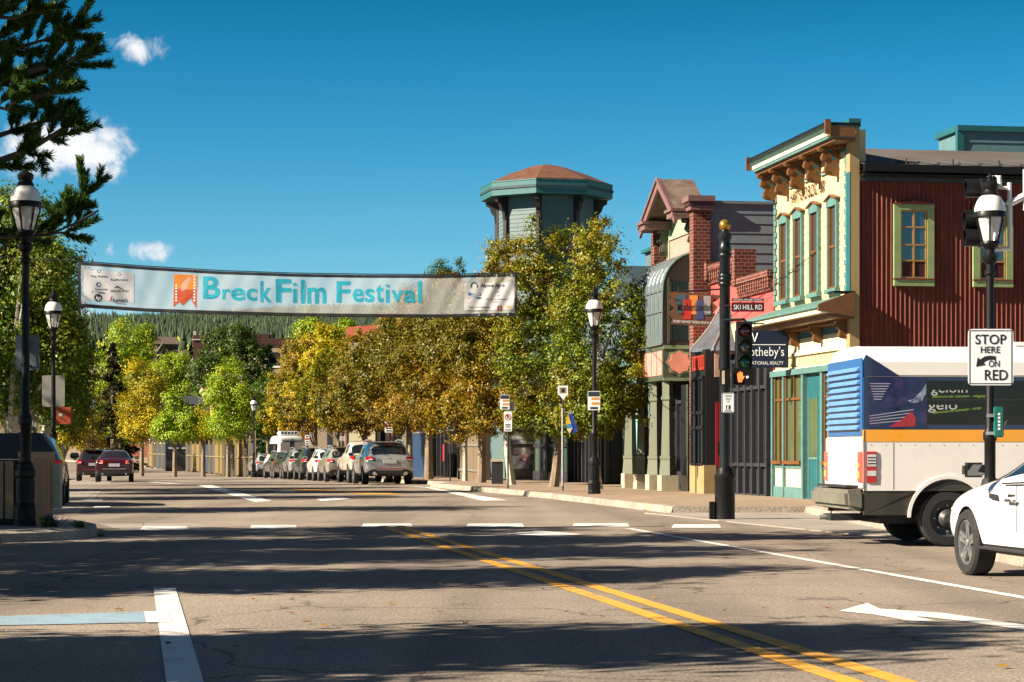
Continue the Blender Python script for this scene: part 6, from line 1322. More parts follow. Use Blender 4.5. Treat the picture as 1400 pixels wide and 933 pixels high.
bpoly('mountain', paint('banner_green', '#2a4a30', .7), [[(156, 394.2), (160.5, 390.7), (171, 397.5), (160, 393.2)]], .011, pl); mb = MB(); ltext('i', 149.5, 408.5, 11, 1.2, .02, 'LEFT', .3, mb); wrap(densify(mb), .011).build('emblem', M_rdi, pl); bpoly('bar', M_rdi, [[(158, 414.2), (172, 415.6), (172, 416.4), (158, 415)]], .011, pl)
bpoly('round_logo', M_signb, [[(134.4+5.4*math.cos(k*.4189), 407.6+5.4*math.sin(k*.4189)) for k in range(15)]], .011, pl); mb = MB(); ltext('hp', 134.4, 407.6, 7.8, .9, .008, 'CENTER', .25, mb); wrap(densify(mb), .013).build('lettering', M_signw, pl)
mb = MB(); ltext('Alpine Bank', 657, 390.6, 6.8, 1.02, .028, mb=mb); ltext('The Summit Foundation', 664.5, 409.5, 3.3, .95, .01, mb=mb); ltext('Realtors', 672, 413, 3.1, 1, .01, mb=mb); ltext('THE PANORAMA', 641, 420.8, 3.6, 1.1, .008, mb=mb); ltext('Breckenridge', 640, 425, 2.6, 1.2, .006, mb=mb); wrap(densify(mb), .011).build('lettering', paint('banner_inkblue', '#28324a', .7), pr_)
bpoly('tree_logo', paint('banner_green', '#2a4a30', .7), [[(648.5+r*math.cos(a), 391.3+r*math.sin(a)*1.05) for a, r in [(R(150+k*12), 5.2) for k in range(21)]+[(R(390-k*12), 3.4) for k in range(21)]]], .011, pr_)
bpoly('wave_logo', paint('banner_blue', '#2f5f94', .7), [[(640, 400), (658, 400), (658, 404.6), (654, 404.4), (648.5, 402.2), (643, 404.4), (640, 404.6)], [(640, 406.6), (644, 406), (648.5, 404.2), (653, 406), (658, 406.6), (658, 408.6), (640, 408.6)]], .011, pr_)
bpoly('check_logo', M_ink, [[(679, 403.4), (681, 406), (684.5, 402.4), (681, 404.6)], [(680, 400.4), (683, 398), (683.4, 398.6), (680.4, 401)]], .011, pr_)
bpoly('round_logo', M_rdi, [[(683.3+3.7*math.cos(k*.4189), 421.5+3.7*math.sin(k*.4189)) for k in range(15)]], .011, pr_); mb = MB(); ltext('C', 683.8, 421.5, 6, 1, .02, 'CENTER', mb=mb); wrap(densify(mb), .014).build('lettering', M_signw, pr_)
bpoly('small_logo', M_bor, [[(695+2.8*math.cos(k*.63), 420+2.2*math.sin(k*.63)) for k in range(10)]], .011, pr_)
m = MB(); hi = [Vector(((px-407)*s, .05, (400-bz(px)+2.2)*s)) for px in range(107, 708, 20)]; lo = [Vector(((px-407)*s, .05, (400-bz(px, False)-.8)*s)) for px in range(107, 708, 20)]
m.tube([Vector(((-140-407)*s, .05, (400-345)*s))]+hi+[Vector(((757-407)*s*1.12, 7.4, (400-372)*s))], .014, 5); m.tube([Vector(((-140-407)*s, .05, (400-425)*s))]+lo+[Vector(((757-407)*s*1.12, 7.4, (400-440)*s))], .014, 5)
for px in range(130, 700, 45): a = bP(px, 0); m.tube([a+Vector((0, .0, -.02)), a+Vector((0, .05, .05))], .014, 5)
m.build('rope', M_dark, FB)
m = MB(); p = on(-140, 60.06, .0); m.tube([p, p+Vector((0, 0, 8))], [.09, .06], 8); tag(m.build('banner_pole', M_dark), 'plain dark pole beyond the left edge that holds the banner ropes', 'pole')
# wires from the corner building
m = MB(); a = street(U0-.03, vpx(1100, U0), 5.9); b = street(U0-.3, vpx(975, U0), 5.0); c_ = street(U0-.05, vpx(1125, U0), 6.1)
for p, q in ((a, b), (c_, b+Vector((0, 0, -.4)))): m.tube([p.lerp(q, k/10)+Vector((0, 0, -.5*(k/10)*(1-k/10))) for k in range(11)], .010, 4)
tag(m.build('service_wire', M_dark), 'thin dark wires sagging from the cream corner building to the salmon shop', 'wire')
# litter bin and utility box on the right pavement
T = thing('litter_bin', 'small square litter bin beside the slanting tree trunk', 'litter bin', on(680, 77, .15)); m = MB(); m.box(-.2, .2, -.2, .2, 0, .78); m.build('body', M_dark, T); m = MB(); m.box(-.23, .23, -.23, .23, .78, .87); m.build('lid', M_stone, T)
# ---------------------------------------------------------------- vehicles
def carpaint(name, c, metal=.0, rough=.28):
    if name in MATS: return MATS[name]
    t = NT(name); t.set(Base_Color=t.ramp(t.noise(1.5, 5), [(.3, tuple(x*.88 for x in (lin(c) if isinstance(c, str) else c))), (.7, c)]), Metallic=metal, Roughness=rough, Coat_Weight=.8)
    t.b.inputs['Coat Roughness'].default_value = .06; MATS[name] = t.m; return t.m
M_cgl = glass('car_glass', (.012, .016, .018), .03, .9); M_trim = paint('black_plastic', (.02, .02, .022), .6); M_tyre = paint('tyre_rubber', (.016, .016, .017), .85, bump=.5); M_well = paint('wheel_well', (.008, .008, .008), .9)
def redlens(name, c, e=0.0):
    t = NT(name); t.set(Base_Color=c, Roughness=.15, Coat_Weight=.6)
    if e: t.set(Emission_Color=c, Emission_Strength=e)
    return t.m
M_tail = redlens('tail_lens', (.42, .012, .012)); M_tlit = redlens('lit_tail_lens', (.9, .05, .03), 1.2); M_lens = paint('clear_lens', (.6, .6, .6), .15, coat=.5); M_alloy = paint('alloy_wheel', (.45, .45, .46), .3, .8); M_chrome = paint('chrome', (.7, .7, .72), .15, 1.0, bump=0); M_platew = paint('number_plate', (.55, .56, .58), .5)
M_amb = redlens('amber_lens_car', (.9, .32, .02), .4)
def shell(st, cut):
    """the body skin: rings of 18 points at the stations (y, half width, sill z, belt z, roof z, roof half width), rounded, with wheel wells cut out; returns a mesh with materials 0 paint 1 glass 2 trim 3 well"""
    vs = []; fs = []; mi = []; R_ = []
    for (y, w, zb, belt, top, wt) in st:
        cab = top-belt > .15; mid = zb+(belt-zb)*.55
        if cab: up = [(w*.935, belt), (w*.90, belt+.05), (wt, top-.10), (wt*.80, top-.015), (0, top)]
        else: up = [(w*.95, belt-.02), (w*.88, belt+.3*(top-belt)), (w*.70, belt+.7*(top-belt)), (w*.42, top), (0, top+.012)]
        prof = [(0, zb), (w*.82, zb), (w*.965, zb+.09), (w, mid), (w*.985, belt-.09)]+up
        R_.append([(x, y, z) for x, z in prof]+[(-x, y, z) for x, z in prof[-2:0:-1]])
    n = 18
    for r in R_: vs += r
    for j in range(len(st)-1):
        a, b = st[j], st[j+1]; ca, cb = a[4]-a[3] > .15, b[4]-b[3] > .15
        for i in range(n):
            fs.append((j*n+i, j*n+(i+1) % n, (j+1)*n+(i+1) % n, (j+1)*n+i)); k = i if i < 9 else 17-i; mt = 0
            if k <= 1: mt = 2
            if ca and cb and k == 6 and len(a) == 6 and (j not in cut['pillars']): mt = 1
            if ca != cb and k in (7, 8): mt = 1
            if ca != cb and k == 6 and cut.get('quarter'): mt = 1
            mi.append(mt)
    fs.append(tuple(range(n-1, -1, -1))); mi.append(0); fs.append(tuple(range((len(st)-1)*n, len(st)*n))); mi.append(0)
    me = bpy.data.meshes.new('shell'); me.from_pydata(vs, [], fs); me.polygons.foreach_set('material_index', mi)
    for m in (M_white, M_cgl, M_trim, M_well): me.materials.append(m)
    o = bpy.data.objects.new('shell', me); COL.objects.link(o)
    sd = o.modifiers.new('s', 'SUBSURF'); sd.levels = cut.get('level', 2); sd.render_levels = sd.levels
    cutters = []
    for (y, z, r) in cut['wells']:
        for sgn in (-1, 1):
            c = MB(); M = Matrix.Translation((sgn*cut['w'], y, z)) @ Matrix.Rotation(R(90), 4, 'Y'); c.lathe([(r, -.30), (r, .30)], 28, M=M)
            cm_ = bpy.data.meshes.new('c'); cm_.from_pydata(c.v, [], c.f); cm_.materials.append(M_well)
            bmm = bmesh.new(); bmm.from_mesh(cm_); bmesh.ops.recalc_face_normals(bmm, faces=bmm.faces[:]); bmm.to_mesh(cm_); bmm.free()
            co = bpy.data.objects.new('c', cm_); COL.objects.link(co); cutters.append(co)
            b = o.modifiers.new('b', 'BOOLEAN'); b.object = co; b.operation = 'DIFFERENCE'; b.solver = 'EXACT'; b.material_mode = 'TRANSFER'
    bpy.context.view_layer.update()
    out = bpy.data.meshes.new_from_object(o.evaluated_get(bpy.context.evaluated_depsgraph_get()))
    for x in cutters+[o]: bpy.data.objects.remove(x)
    return out
def split_shell(me, T, pm):
    """the skin divided into the painted body and each piece of glass"""
    bm = bmesh.new(); bm.from_mesh(me); names = [m.name for m in me.materials]; gi = [i for i, m in enumerate(me.materials) if m == M_cgl]
    gl = set(f for f in bm.faces if f.material_index in gi); comps = []
    while gl:
        f = gl.pop(); comp = [f]; st = [f]
        while st:
            g = st.pop()
            for e in g.edges:
                for h in e.link_faces:
                    if h in gl: gl.discard(h); comp.append(h); st.append(h)
        comps.append(comp)
    def mesh_of(faces, name, mats, mmap):
        vm = {}; v = []; fl = []; mi = []
        for f in faces:
            ids = []
            for q in f.verts:
                if q.index not in vm: vm[q.index] = len(v); v.append(tuple(q.co))
                ids.append(vm[q.index])
            fl.append(ids); mi.append(mmap(f.material_index))
        m = bpy.data.meshes.new(name); m.from_pydata(v, [], fl); [m.materials.append(x) for x in mats]; m.polygons.foreach_set('material_index', mi); m.shade_smooth()
        try: m.set_sharp_from_angle(angle=R(50))
        except Exception: pass
        o = bpy.data.objects.new(name, m); COL.objects.link(o); o.parent = T; return o
    bm.verts.index_update(); other = [f for f in bm.faces if f.material_index not in gi]
    lut = {i: (0 if m == M_white else 1 if m == M_trim else 2) for i, m in enumerate(me.materials)}
    body = mesh_of(other, 'body', [pm, M_trim, M_well], lambda i: lut.get(i, 2))
    for c in comps:
        cc = sum((f.calc_center_median() for f in c), Vector())/len(c)
        nm = 'side_window' if abs(cc.x) > .45 else ('windscreen' if cc.y > 0 else 'rear_window'); mesh_of(c, nm, [M_cgl], lambda i: 0)
    bm.free(); return body
def wheel(T, x, y, r, w=.22, spokes=5, name='wheel', rim=M_alloy, hub=.0):
    s = 1 if x > 0 else -1; M = Matrix.Translation((x, y, r)) @ Matrix.Rotation(R(90)*s, 4, 'Y'); ri = r*.68
    m = MB(); m.lathe([(ri, -w/2), (r*.93, -w/2), (r, -w/2+.03), (r, w/2-.03), (r*.93, w/2), (ri*1.04, w/2), (ri, w/2-.02)], 28, M=M, cap=False); wl_ = m.build(name, M_tyre, T, True)
    m = MB(); m.lathe([(ri, w/2-.015), (ri*.94, w/2-.01), (ri*.90, w/2-.05), (ri*.88, -w/2+.03)], 28, M=M, cap=False)
    for k in range(spokes):
        a = 2*math.pi*k/spokes; Q = M @ rotz(a)
        for da in (-.14, .14):
            m.prism([(ri*.12, -.03+da*.25*ri, w/2-.035), (ri*.92, -.022+da*ri, w/2-.022), (ri*.92, .022+da*ri, w/2-.022), (ri*.12, .03+da*.25*ri, w/2-.035)], tuple((0, 0, -.03)), Q)
    m.lathe([(ri*.17, w/2-.05), (ri*.17, w/2-.02), (ri*.12, w/2-.012)], 14, M=M); m.build('rim', rim, wl_, True)
    m = MB(); m.lathe([(ri*.88, -w/2+.04), (ri*.3, -w/2+.07)], 20, M=M, cap=True); m.build('brake_disc', M_dark, wl_); return wl_
CARS = {
 'suv': dict(L=4.8, st=[(-2.40, .80, .52, .86, .90, .7), (-2.38, .90, .40, .98, 1.0, .7), (-2.27, .955, .36, 1.08, 1.12, .7), (-1.98, .965, .33, 1.10, 1.60, .66), (-1.80, .97, .32, 1.10, 1.66, .69), (-1.05, .975, .32, 1.09, 1.70, .71), (-.95, .975, .32, 1.09, 1.70, .71), (-.1, .975, .32, 1.07, 1.71, .71), (0, .975, .32, 1.07, 1.71, .71), (.55, .97, .32, 1.05, 1.66, .69), (1.25, .965, .32, 1.03, 1.07, .7), (1.85, .955, .34, .96, 1.0, .7), (2.25, .90, .36, .82, .86, .7), (2.40, .76, .42, .66, .68, .6)], pillars=(3, 5, 7), wells=[(-1.42, .36, .43), (1.45, .36, .43)], w=.95, wr=.37, tail=(-2.34, 1.02, .76, .30, .15), h=1.71),
 'pickup': dict(L=5.6, st=[(-2.78, .88, .58, 1.0, 1.02, .7), (-2.76, .97, .50, 1.16, 1.18, .7), (-2.6, 1.0, .48, 1.20, 1.22, .7), (-1.1, 1.0, .45, 1.20, 1.22, .7), (-1.02, 1.0, .45, 1.20, 1.24, .7), (-.92, 1.0, .45, 1.21, 1.80, .70), (-.8, 1.0, .45, 1.21, 1.86, .73), (.05, 1.0, .45, 1.20, 1.90, .74), (.15, 1.0, .45, 1.20, 1.90, .74), (.85, 1.0, .45, 1.18, 1.84, .72), (1.45, 1.0, .45, 1.16, 1.20, .7), (2.3, .99, .45, 1.12, 1.15, .7), (2.7, .95, .48, 1.0, 1.03, .7), (2.8, .86, .55, .8, .82, .6)], pillars=(5, 7), wells=[(-1.75, .40, .48), (1.8, .40, .48)], w=.98, wr=.41, tail=(-2.74, 1.05, .87, .15, .36), h=1.9),
 'sedan': dict(L=4.7, st=[(-2.35, .76, .46, .78, .80, .6), (-2.33, .85, .36, .92, .94, .6), (-2.2, .90, .30, .99, 1.02, .6), (-1.75, .915, .27, 1.0, 1.05, .6), (-1.68, .915, .27, 1.0, 1.06, .6), (-1.12, .915, .27, .99, 1.37, .57), (-.95, .915, .27, .98, 1.40, .59), (-.15, .915, .27, .95, 1.43, .60), (-.06, .915, .27, .95, 1.43, .60), (.35, .915, .27, .93, 1.38, .59), (1.15, .91, .27, .91, .95, .6), (1.8, .89, .29, .83, .87, .6), (2.2, .84, .32, .72, .75, .6), (2.35, .72, .38, .58, .60, .5)], pillars=(5, 7), wells=[(-1.38, .33, .395), (1.42, .33, .395)], w=.89, wr=.335, tail=(-2.29, .88, .66, .30, .16), h=1.43),
 'van': dict(L=6.0, st=[(-3.0, .94, .40, 1.20, 1.24, .8), (-2.98, .985, .38, 1.30, 2.50, .80), (-2.9, 1.0, .36, 1.30, 2.66, .82), (-1.2, 1.0, .36, 1.30, 2.70, .84), (-1.05, 1.0, .36, 1.30, 2.70, .84), (.6, 1.0, .36, 1.30, 2.70, .84), (.75, 1.0, .36, 1.28, 2.68, .83), (1.45, 1.0, .36, 1.25, 2.50, .80), (2.35, .99, .36, 1.22, 1.26, .8), (2.8, .95, .38, 1.02, 1.05, .7), (3.0, .84, .45, .75, .77, .6)], pillars=(1, 2, 3, 4, 5), wells=[(-1.9, .36, .43), (2.0, .36, .43)], w=.97, wr=.36, tail=(-2.985, 1.25, .86, .12, .50), h=2.7, level=1),
}
PROTO = {}
def make_car(kind, name, label, cat, pm, group=None, roofrails=True, lit=False, lens=None, dish=5, extra=None):
    K = CARS[kind]
    if kind not in PROTO: PROTO[kind] = shell(K['st'], K)
    T = thing(name, label, cat, (0, 0, 0), 0, group); body = split_shell(PROTO[kind], T, pm)
    if 'wheelm' not in K:
        K['wheelm'] = True
    for (y, z, r) in K['wells']:
        for sg in (-1, 1): wheel(T, sg*(K['w']-.10), y, K['wr'], .23, dish)
    ty, tz, tx, tw, th = K['tail']; yr = K['st'][0][0]
    for sg in (-1, 1):
        m = MB(); m.prism([(sg*(tx-tw/2), ty-.07, tz-th*.45), (sg*(tx+tw/2), ty-.02, tz-th*.5), (sg*(tx+tw/2+.04), ty+.06, tz+th*.5), (sg*(tx-tw/2+.03), ty-.045, tz+th*.5)], (0, .22, 0)); tl = m.build('tail_light', M_tlit if lit else M_tail, T, bevel=.02)
        m = MB(); m.prism([(sg*(tx-tw*.3), ty-.078, tz-th*.30), (sg*(tx+tw*.2), ty-.05, tz-th*.32), (sg*(tx+tw*.2), ty-.04, tz-th*.08), (sg*(tx-tw*.3), ty-.068, tz-th*.06)], (0, .03, 0)); m.build('reflector', M_lens, tl)
    zb = K['st'][1][2]
    m = MB(); m.box(-.86*K['w'], .86*K['w'], yr-.05, yr+.35, zb-.0, zb+.16); bp = m.build('rear_bumper', M_trim, T, bevel=.03)
    m = MB()
    for sg in (-1, 1): m.tube([(sg*.55, yr-.08, zb+.02), (sg*.55, yr+.2, zb+.02)], .045, 8)
    m.build('exhaust', M_chrome, bp)
    m = MB(); pz = tz-.12 if kind != 'van' else .85
    m.box(-.26, .26, yr-.025, yr+.02, pz-.07, pz+.07); m.build('number_plate', M_platew, T, bevel=.006)
    if kind in ('suv', 'sedan'):
        m = MB(); m.box(-.62*K['w'], .62*K['w'], yr-.012, yr+.02, zb+.22, zb+.25); m.build('bumper_strip', M_tail if kind == 'suv' else M_chrome, T)
    if kind == 'suv':
        for sg in (-1, 1) if roofrails else ():
            m = MB(); m.tube([(sg*.60, -1.85, 1.63), (sg*.62, -1.6, 1.73), (sg*.63, -.2, 1.76), (sg*.62, .5, 1.70), (sg*.60, .7, 1.62)], .022, 6); m.build('roof_rail', M_trim if lens else M_galv, T)
        m = MB(); m.box(-.13, .13, -2.10, -1.98, 1.605, 1.65); m.build('brake_light', M_tail, T, bevel=.01)
        m = MB(); m.box(-.6, .6, -2.12, -1.7, 1.655, 1.685); m.build('spoiler', pm, T, bevel=.012)
    if kind == 'pickup':
        m = MB(); m.box(-.13, .13, -.96, -.88, 1.83, 1.875); m.build('brake_light', M_tail, T)
        m = MB(); m.box(-.85, .85, -2.5, -1.15, 1.215, 1.235); m.build('bed_cover', M_trim, T)
    if kind == 'van':
        m = MB(); m.box(-.015, .015, -3.012, -2.95, .55, 2.5); m.box(-.85, .85, -3.01, -2.95, 2.42, 2.45); m.build('door_seam', M_trim, T)
        for sg in (-1, 1): m = MB(); m.box(sg*.45-.3, sg*.45+.3, -3.01, -2.9, 1.5, 2.25); m.build('rear_door_panel', carpaint('van_door', '#b5a8a0'), T)
        for y0 in (-2.6, -1.5, -.4): m = MB(); m.box(-1.005, -.9, y0, y0+.85, 1.5, 2.15); m.build('side_window', M_cgl, T)
        m = MB(); m.box(-.6, .6, -1.8, -.7, 2.69, 2.95); ac = m.build('roof_unit', M_white, T, bevel=.06); m = MB()
        for k in range(5): m.box(-.5+k*.21, -.36+k*.21, -1.815, -1.8, 2.76, 2.90)
        m.build('grille', M_trim, ac)
    for sg in (-1, 1):
        ym = K['st'][-4][0]-.42; wz = K['st'][-4][3]+.08
        m = MB(); m.box(sg*(K['w']+.17)-.11, sg*(K['w']+.17)+.11, ym-.06, ym+.07, wz, wz+.15); mi_ = m.build('mirror', M_trim if kind == 'near' else pm, T, bevel=.03); m = MB(); m.box(sg*(K['w']+.17)-.09, sg*(K['w']+.17)+.09, ym-.068, ym-.05, wz+.02, wz+.13); m.build('mirror_glass', M_cgl, mi_)
        m = MB()
        for y0 in (-.75, .1) if kind != 'van' else (.9,): m.box(sg*K['w']*.985-.012, sg*K['w']*.985+.022, y0, y0+.2, K['st'][7][3]-.16, K['st'][7][3]-.12)
        m.build('door_handle', M_chrome if sg < 0 else pm, T)
        m = MB(); hl = K['st'][-2]; m.box(sg*hl[1]*.72-.2, sg*hl[1]*.72+.18, hl[0]-.12, hl[0]+.04, hl[3]-.16, hl[3]-.04); m.build('headlight', M_lens, T, bevel=.03)
        m = MB()
        for y0 in ((-.98, .02) if kind in ('suv', 'sedan') else (-.0,)): m.box(sg*K['w']*1.022-.004, sg*K['w']*1.022+.004, y0, y0+.005, .5, K['st'][7][3]-.02)
        m.build('door_seam', M_trim, T)
    if extra: extra(T, pm)
    return T
P_sil = carpaint('paint_silver', (.42, .43, .44), .5); P_wht = carpaint('paint_white', (.74, .73, .71)); P_crm = carpaint('paint_pearl', (.62, .57, .48), .2); P_drk = carpaint('paint_dark_green', (.022, .03, .03), .3); P_gry = carpaint('paint_gunmetal', (.10, .10, .10), .5); P_mar = carpaint('paint_maroon', (.06, .008, .010), .3); P_mar2 = carpaint('paint_plum', (.05, .014, .018), .3); P_blk = carpaint('paint_black', (.012, .012, .014)); P_tan = carpaint('paint_sand', (.36, .32, .27), .4)
def audi(T, pm):
    m = MB()
    for k in range(2): m.box(-.055+k*.06, -.005+k*.06, -2.375, -2.34, .985, 1.045)
    m.build('badge', M_chrome, T); m = MB(); m.box(-.5, .5, -2.11, -2.08, 1.16, 1.18); m.tube([(.0, -2.29, 1.11), (-.3, -2.22, 1.22)], .012, 5); m.build('wiper', M_trim, T)
    m = MB(); m.box(-.62, .62, -2.40, -2.30, .36, .50); m.build('diffuser', paint('dusty_plastic', '#5a4a3c', .8, bump=.5), T); m = MB()
    for sg in (-1, 1): m.tube([(sg*.62, -2.46, .45), (sg*.62, -2.2, .45)], .07, 10)
    m.build('exhaust', M_chrome, T)
parked = [('suv', 526.5, 85, P_sil, 'foremost silver parked car with red tail lights and roof rails', 1.0, audi), ('pickup', 503.5, 92.5, P_crm, 'pearl-white pickup parked in front of the foremost silver car', .96, None), ('suv', 470, 99.5, P_tan, 'sand-coloured parked car next behind the white pickup', .95, None), ('suv', 452.5, 105, P_wht, 'white parked car fourth in the row', .94, None),
          ('suv', 434, 111, P_drk, 'dark green parked car among the pale ones', .98, None), ('suv', 417, 117, P_sil, 'silver parked car just beyond the dark green one', .98, None), ('suv', 402, 122.5, P_blk, 'black parked car with only its side showing', .9, None), ('suv', 389, 127, P_gry, 'gunmetal parked car beside the white van', .92, None),
          ('van', 393, 134, P_wht, 'tall white van with a roof unit in the parked row', .98, None), ('suv', 364, 140, P_sil, 'silver parked car left of the white van', .92, None), ('sedan', 355, 146, P_wht, 'white parked car at the far end of the row', 1.05, None)]
for k, px, y, pm, lab, sc, ex in parked:
    names = {'suv': 'parked_car', 'sedan': 'parked_car', 'pickup': 'pickup_truck', 'van': 'parked_van'}
    T = make_car(k, names[k], lab, 'car' if k in ('suv', 'sedan') else k.replace('pickup', 'pickup truck'), pm, 'vehicles parked along the right kerb', True, False, None, 5 if pm is not P_blk else 7, ex)
    L = CARS[k]['L']*sc; T.location = on(px, y+L/2); T.location.z = gz(y+L/2)+.004; T.scale = (sc,)*3; T.rotation_euler.z = math.atan(.168+(.03 if y < 120 else .10)); T.location.x -= (L/2)*.15*.4
T = make_car('sedan', 'saloon_car', 'maroon saloon driving away with lit tail lights on the left lane', 'car', P_mar, 'cars driving away on the left', lit=True); T.location = on(157, 99.5, .004); T.scale = (.93, 1, 1.02); T.rotation_euler.z = math.atan(.17)
T = make_car('suv', 'station_car', 'plum-dark car just left of the maroon saloon', 'car', P_mar2, 'cars driving away on the left'); T.location = on(129, 106, .004); T.location.z = gz(106)+.004; T.scale = (.84, .95, .9); T.rotation_euler.z = math.atan(.17)
T = make_car('suv', 'hatchback_car', 'dark grey round-backed car parked behind the trash enclosure', 'car', carpaint('paint_slate', (.09, .10, .105), .6), None, False); T.location = on(50, 53.0, .004); T.location.x -= .25; T.rotation_euler.z = math.atan(.168); T.scale = (1.0, 1.0, 1.0)

# ---- white saloon in the right lane
CARS['near'] = dict(CARS['sedan']); CARS['near']['st'] = [(-2.45, .78, .46, .80, .82, .6), (-2.43, .87, .36, .95, .97, .6), (-2.3, .92, .28, 1.03, 1.06, .6), (-1.85, .94, .24, 1.04, 1.09, .6), (-1.78, .94, .24, 1.04, 1.10, .6), (-1.2, .94, .22, 1.03, 1.40, .58), (-1.0, .94, .22, 1.02, 1.44, .60), (-.12, .94, .22, .99, 1.47, .62), (-.05, .94, .22, .99, 1.47, .62), (.30, .94, .22, .97, 1.43, .61), (1.20, .935, .22, .95, 1.0, .62), (1.70, .93, .24, .87, .92, .62), (2.15, .88, .27, .76, .80, .6), (2.36, .76, .34, .62, .64, .5)]
CARS['near'].update(wells=[(-1.42, .34, .385), (1.46, .34, .385)], w=.925, wr=.345, level=3, quarter=True, L=4.85)
CARS['near']['tail'] = (-2.39, .90, .66, .30, .16)
def near_extra(T, pm):
    m = MB(); m.prism([(-.95, .50, .80), (-.95, .74, .82), (-.95, .74, .87), (-.95, .55, .86)], (.02, 0, 0)); m.build('side_vent', M_trim, T)
    m = MB(); m.box(-.956, -.90, -1.0, 1.0, .30, .325); m.build('sill_trim', M_trim, T)
    m = MB(); m.tube([(-.945, -1.15, 1.03), (-.93, -.2, .99), (-.915, .45, .97)], .012, 5); m.build('waist_strip', M_chrome, T)
    m = MB(); m.tube([(-.955, -.02, .80), (-.985, .02, .81), (-.985, .2, .81), (-.955, .24, .80)], .016, 6); m.build('door_pull', M_chrome, T)
near = make_car('near', 'white_saloon', 'white saloon entering at the right edge with black mirror and spoked alloy wheel', 'car', carpaint('paint_bright_white', (.80, .80, .79), .0, .22), None, dish=5, extra=near_extra)
yw = 22.9; X = (1329-CX)*yw/F; th = math.atan(.150); c_, s_ = math.cos(th), math.sin(th); lx, ly = -.86, 1.46
near.location = (X-(lx*c_-ly*s_), yw-(lx*s_+ly*c_), .004); near.rotation_euler.z = th

# ---- the shuttle bus crossing to the right
BUS = thing('shuttle_bus', 'white, navy and orange shuttle bus with blue louvred rear', 'bus')
P_busw = paint('bus_white', (.76, .72, .70), .35, var=.06, scale=1.2, coat=.4, bump=0); P_bnav = carpaint('bus_navy', (.012, .022, .07)); P_bblu = carpaint('bus_blue', (.02, .14, .42)); P_bor = carpaint('bus_orange', (.80, .33, .02)); P_bgr = paint('bus_grey_bumper', (.17, .165, .13), .45, var=.25, scale=2); M_busgl = glass('bus_glass', (.008, .007, .006), .05, .3)
LB_, WB = 7.6, 2.25         # local x runs along the bus from the rear (0), y across it from the near side (0)
def archpts(cx, r, z, x0, x1, z1):
    p = [(x0, z), (cx-math.sqrt(max(0, r*r-(z-.40)**2)), z)]
    a0 = math.asin((z-.40)/r); n = 16
    for k in range(n+1): a = math.pi-a0-(math.pi-2*a0)*k/n; p.append((cx+r*math.cos(a), .40+r*math.sin(a)))
    return p+[(x1, z), (x1, z1), (x0, z1)]
wx = [1.16, 6.1]
m = MB()
segs = [(0.0, 2.6, wx[0]), (2.6, 4.9, None), (4.9, LB_, wx[1])]
for yy_, off in ((0, .05), (WB, -.05)):
    for x0, x1, cx_ in segs:
        p = archpts(cx_, .52, .76, x0, x1, 1.42) if cx_ else [(x0, .76), (x1, .76), (x1, 1.42), (x0, 1.42)]
        m.prism([(a, yy_, b) for a, b in p], (0, off, 0))
m.box(.05, LB_-.05, .05, WB-.05, 1.36, 1.42); side = m.build('lower_panel', P_busw, BUS)
for yy_, off in ((0.012, .05), (WB-.012, -.05)):
    m = MB()
    for x0, x1, cx_ in segs:
        p = archpts(cx_, .52, .43, x0, x1, .757) if cx_ else [(x0, .43), (x1, .43), (x1, .757), (x0, .757)]
        m.prism([(a, yy_, b) for a, b in p], (0, off, 0))
    m.build('skirt', carpaint('bus_dark_skirt', (.035, .033, .026), .1, .45), BUS)
for cx_ in wx:
    m = MB(); n = 18; pr = [(cx_+.52*math.cos(math.pi*k/n), .40+.52*math.sin(math.pi*k/n)) for k in range(n+1)]; p2 = [(cx_+.565*math.cos(math.pi*k/n), .40+.565*math.sin(math.pi*k/n)) for k in range(n+1)]
    for k in range(n):
        for yy_ in (-.02,): m.quad((pr[k][0], yy_, pr[k][1]), (p2[k][0], yy_, p2[k][1]), (p2[k+1][0], yy_, p2[k+1][1]), (pr[k+1][0], yy_, pr[k+1][1])); m.quad((p2[k][0], yy_, p2[k][1]), (p2[k][0], .0, p2[k][1]), (p2[k+1][0], .0, p2[k+1][1]), (p2[k+1][0], yy_, p2[k+1][1]))
    m.build('wheel_arch', P_busw, BUS)
for cx_ in wx: m = MB(); m.box(cx_-.6, cx_+.6, .5, WB-.5, .42, .95); m.build('wheel_well', M_trim, BUS)
m = MB(); m.box(-.004, LB_, -.004, WB+.004, 1.422, 1.585); m.build('stripe', P_bor, BUS)
# upper body with window band, slanting white roof panel, rounded roof
m = MB(); m.box(.0, LB_, .0, WB, 1.587, 2.30); up = m.build('upper_body', P_bnav, BUS)
m = MB(); prof = [(-.0, 2.302), (-.0, 2.50), (.05, 2.60), (.18, 2.68), (.45, 2.73), (WB/2, 2.75), (WB-.45, 2.73), (WB-.18, 2.68), (WB-.05, 2.60), (WB, 2.50), (WB, 2.302)]
m.prism([(.03, y, z) for y, z in prof], (LB_-.1, 0, 0)); m.box(2.2, LB_-.6, .45, WB-.45, 2.735, 2.80); m.build('roof', P_busw, BUS, bevel=.02)
m = MB(); m.prism([(.002, -.006, 2.302), (.50, -.006, 2.302), (.56, -.006, 2.27), (.08, -.006, 2.62), (.02, -.006, 2.62)][:0] or [(.03, -.007, 2.60), (.002, -.007, 2.55), (.002, -.007, 2.305), (.50, -.007, 2.305)], (0, .012, 0)); m.build('corner_panel', P_bnav, BUS)
m = MB(); m.box(.86, LB_-1.1, -.008, .01, 1.66, 2.25); wb = m.build('window_band', M_busgl, BUS)
m = MB()
for x in (2.35, 3.85, 5.35): m.box(x, x+.05, -.012, -.008, 1.66, 2.25)
m.box(.86, LB_-1.1, -.013, -.008, 1.98, 2.0); m.build('frame', M_trim, wb)
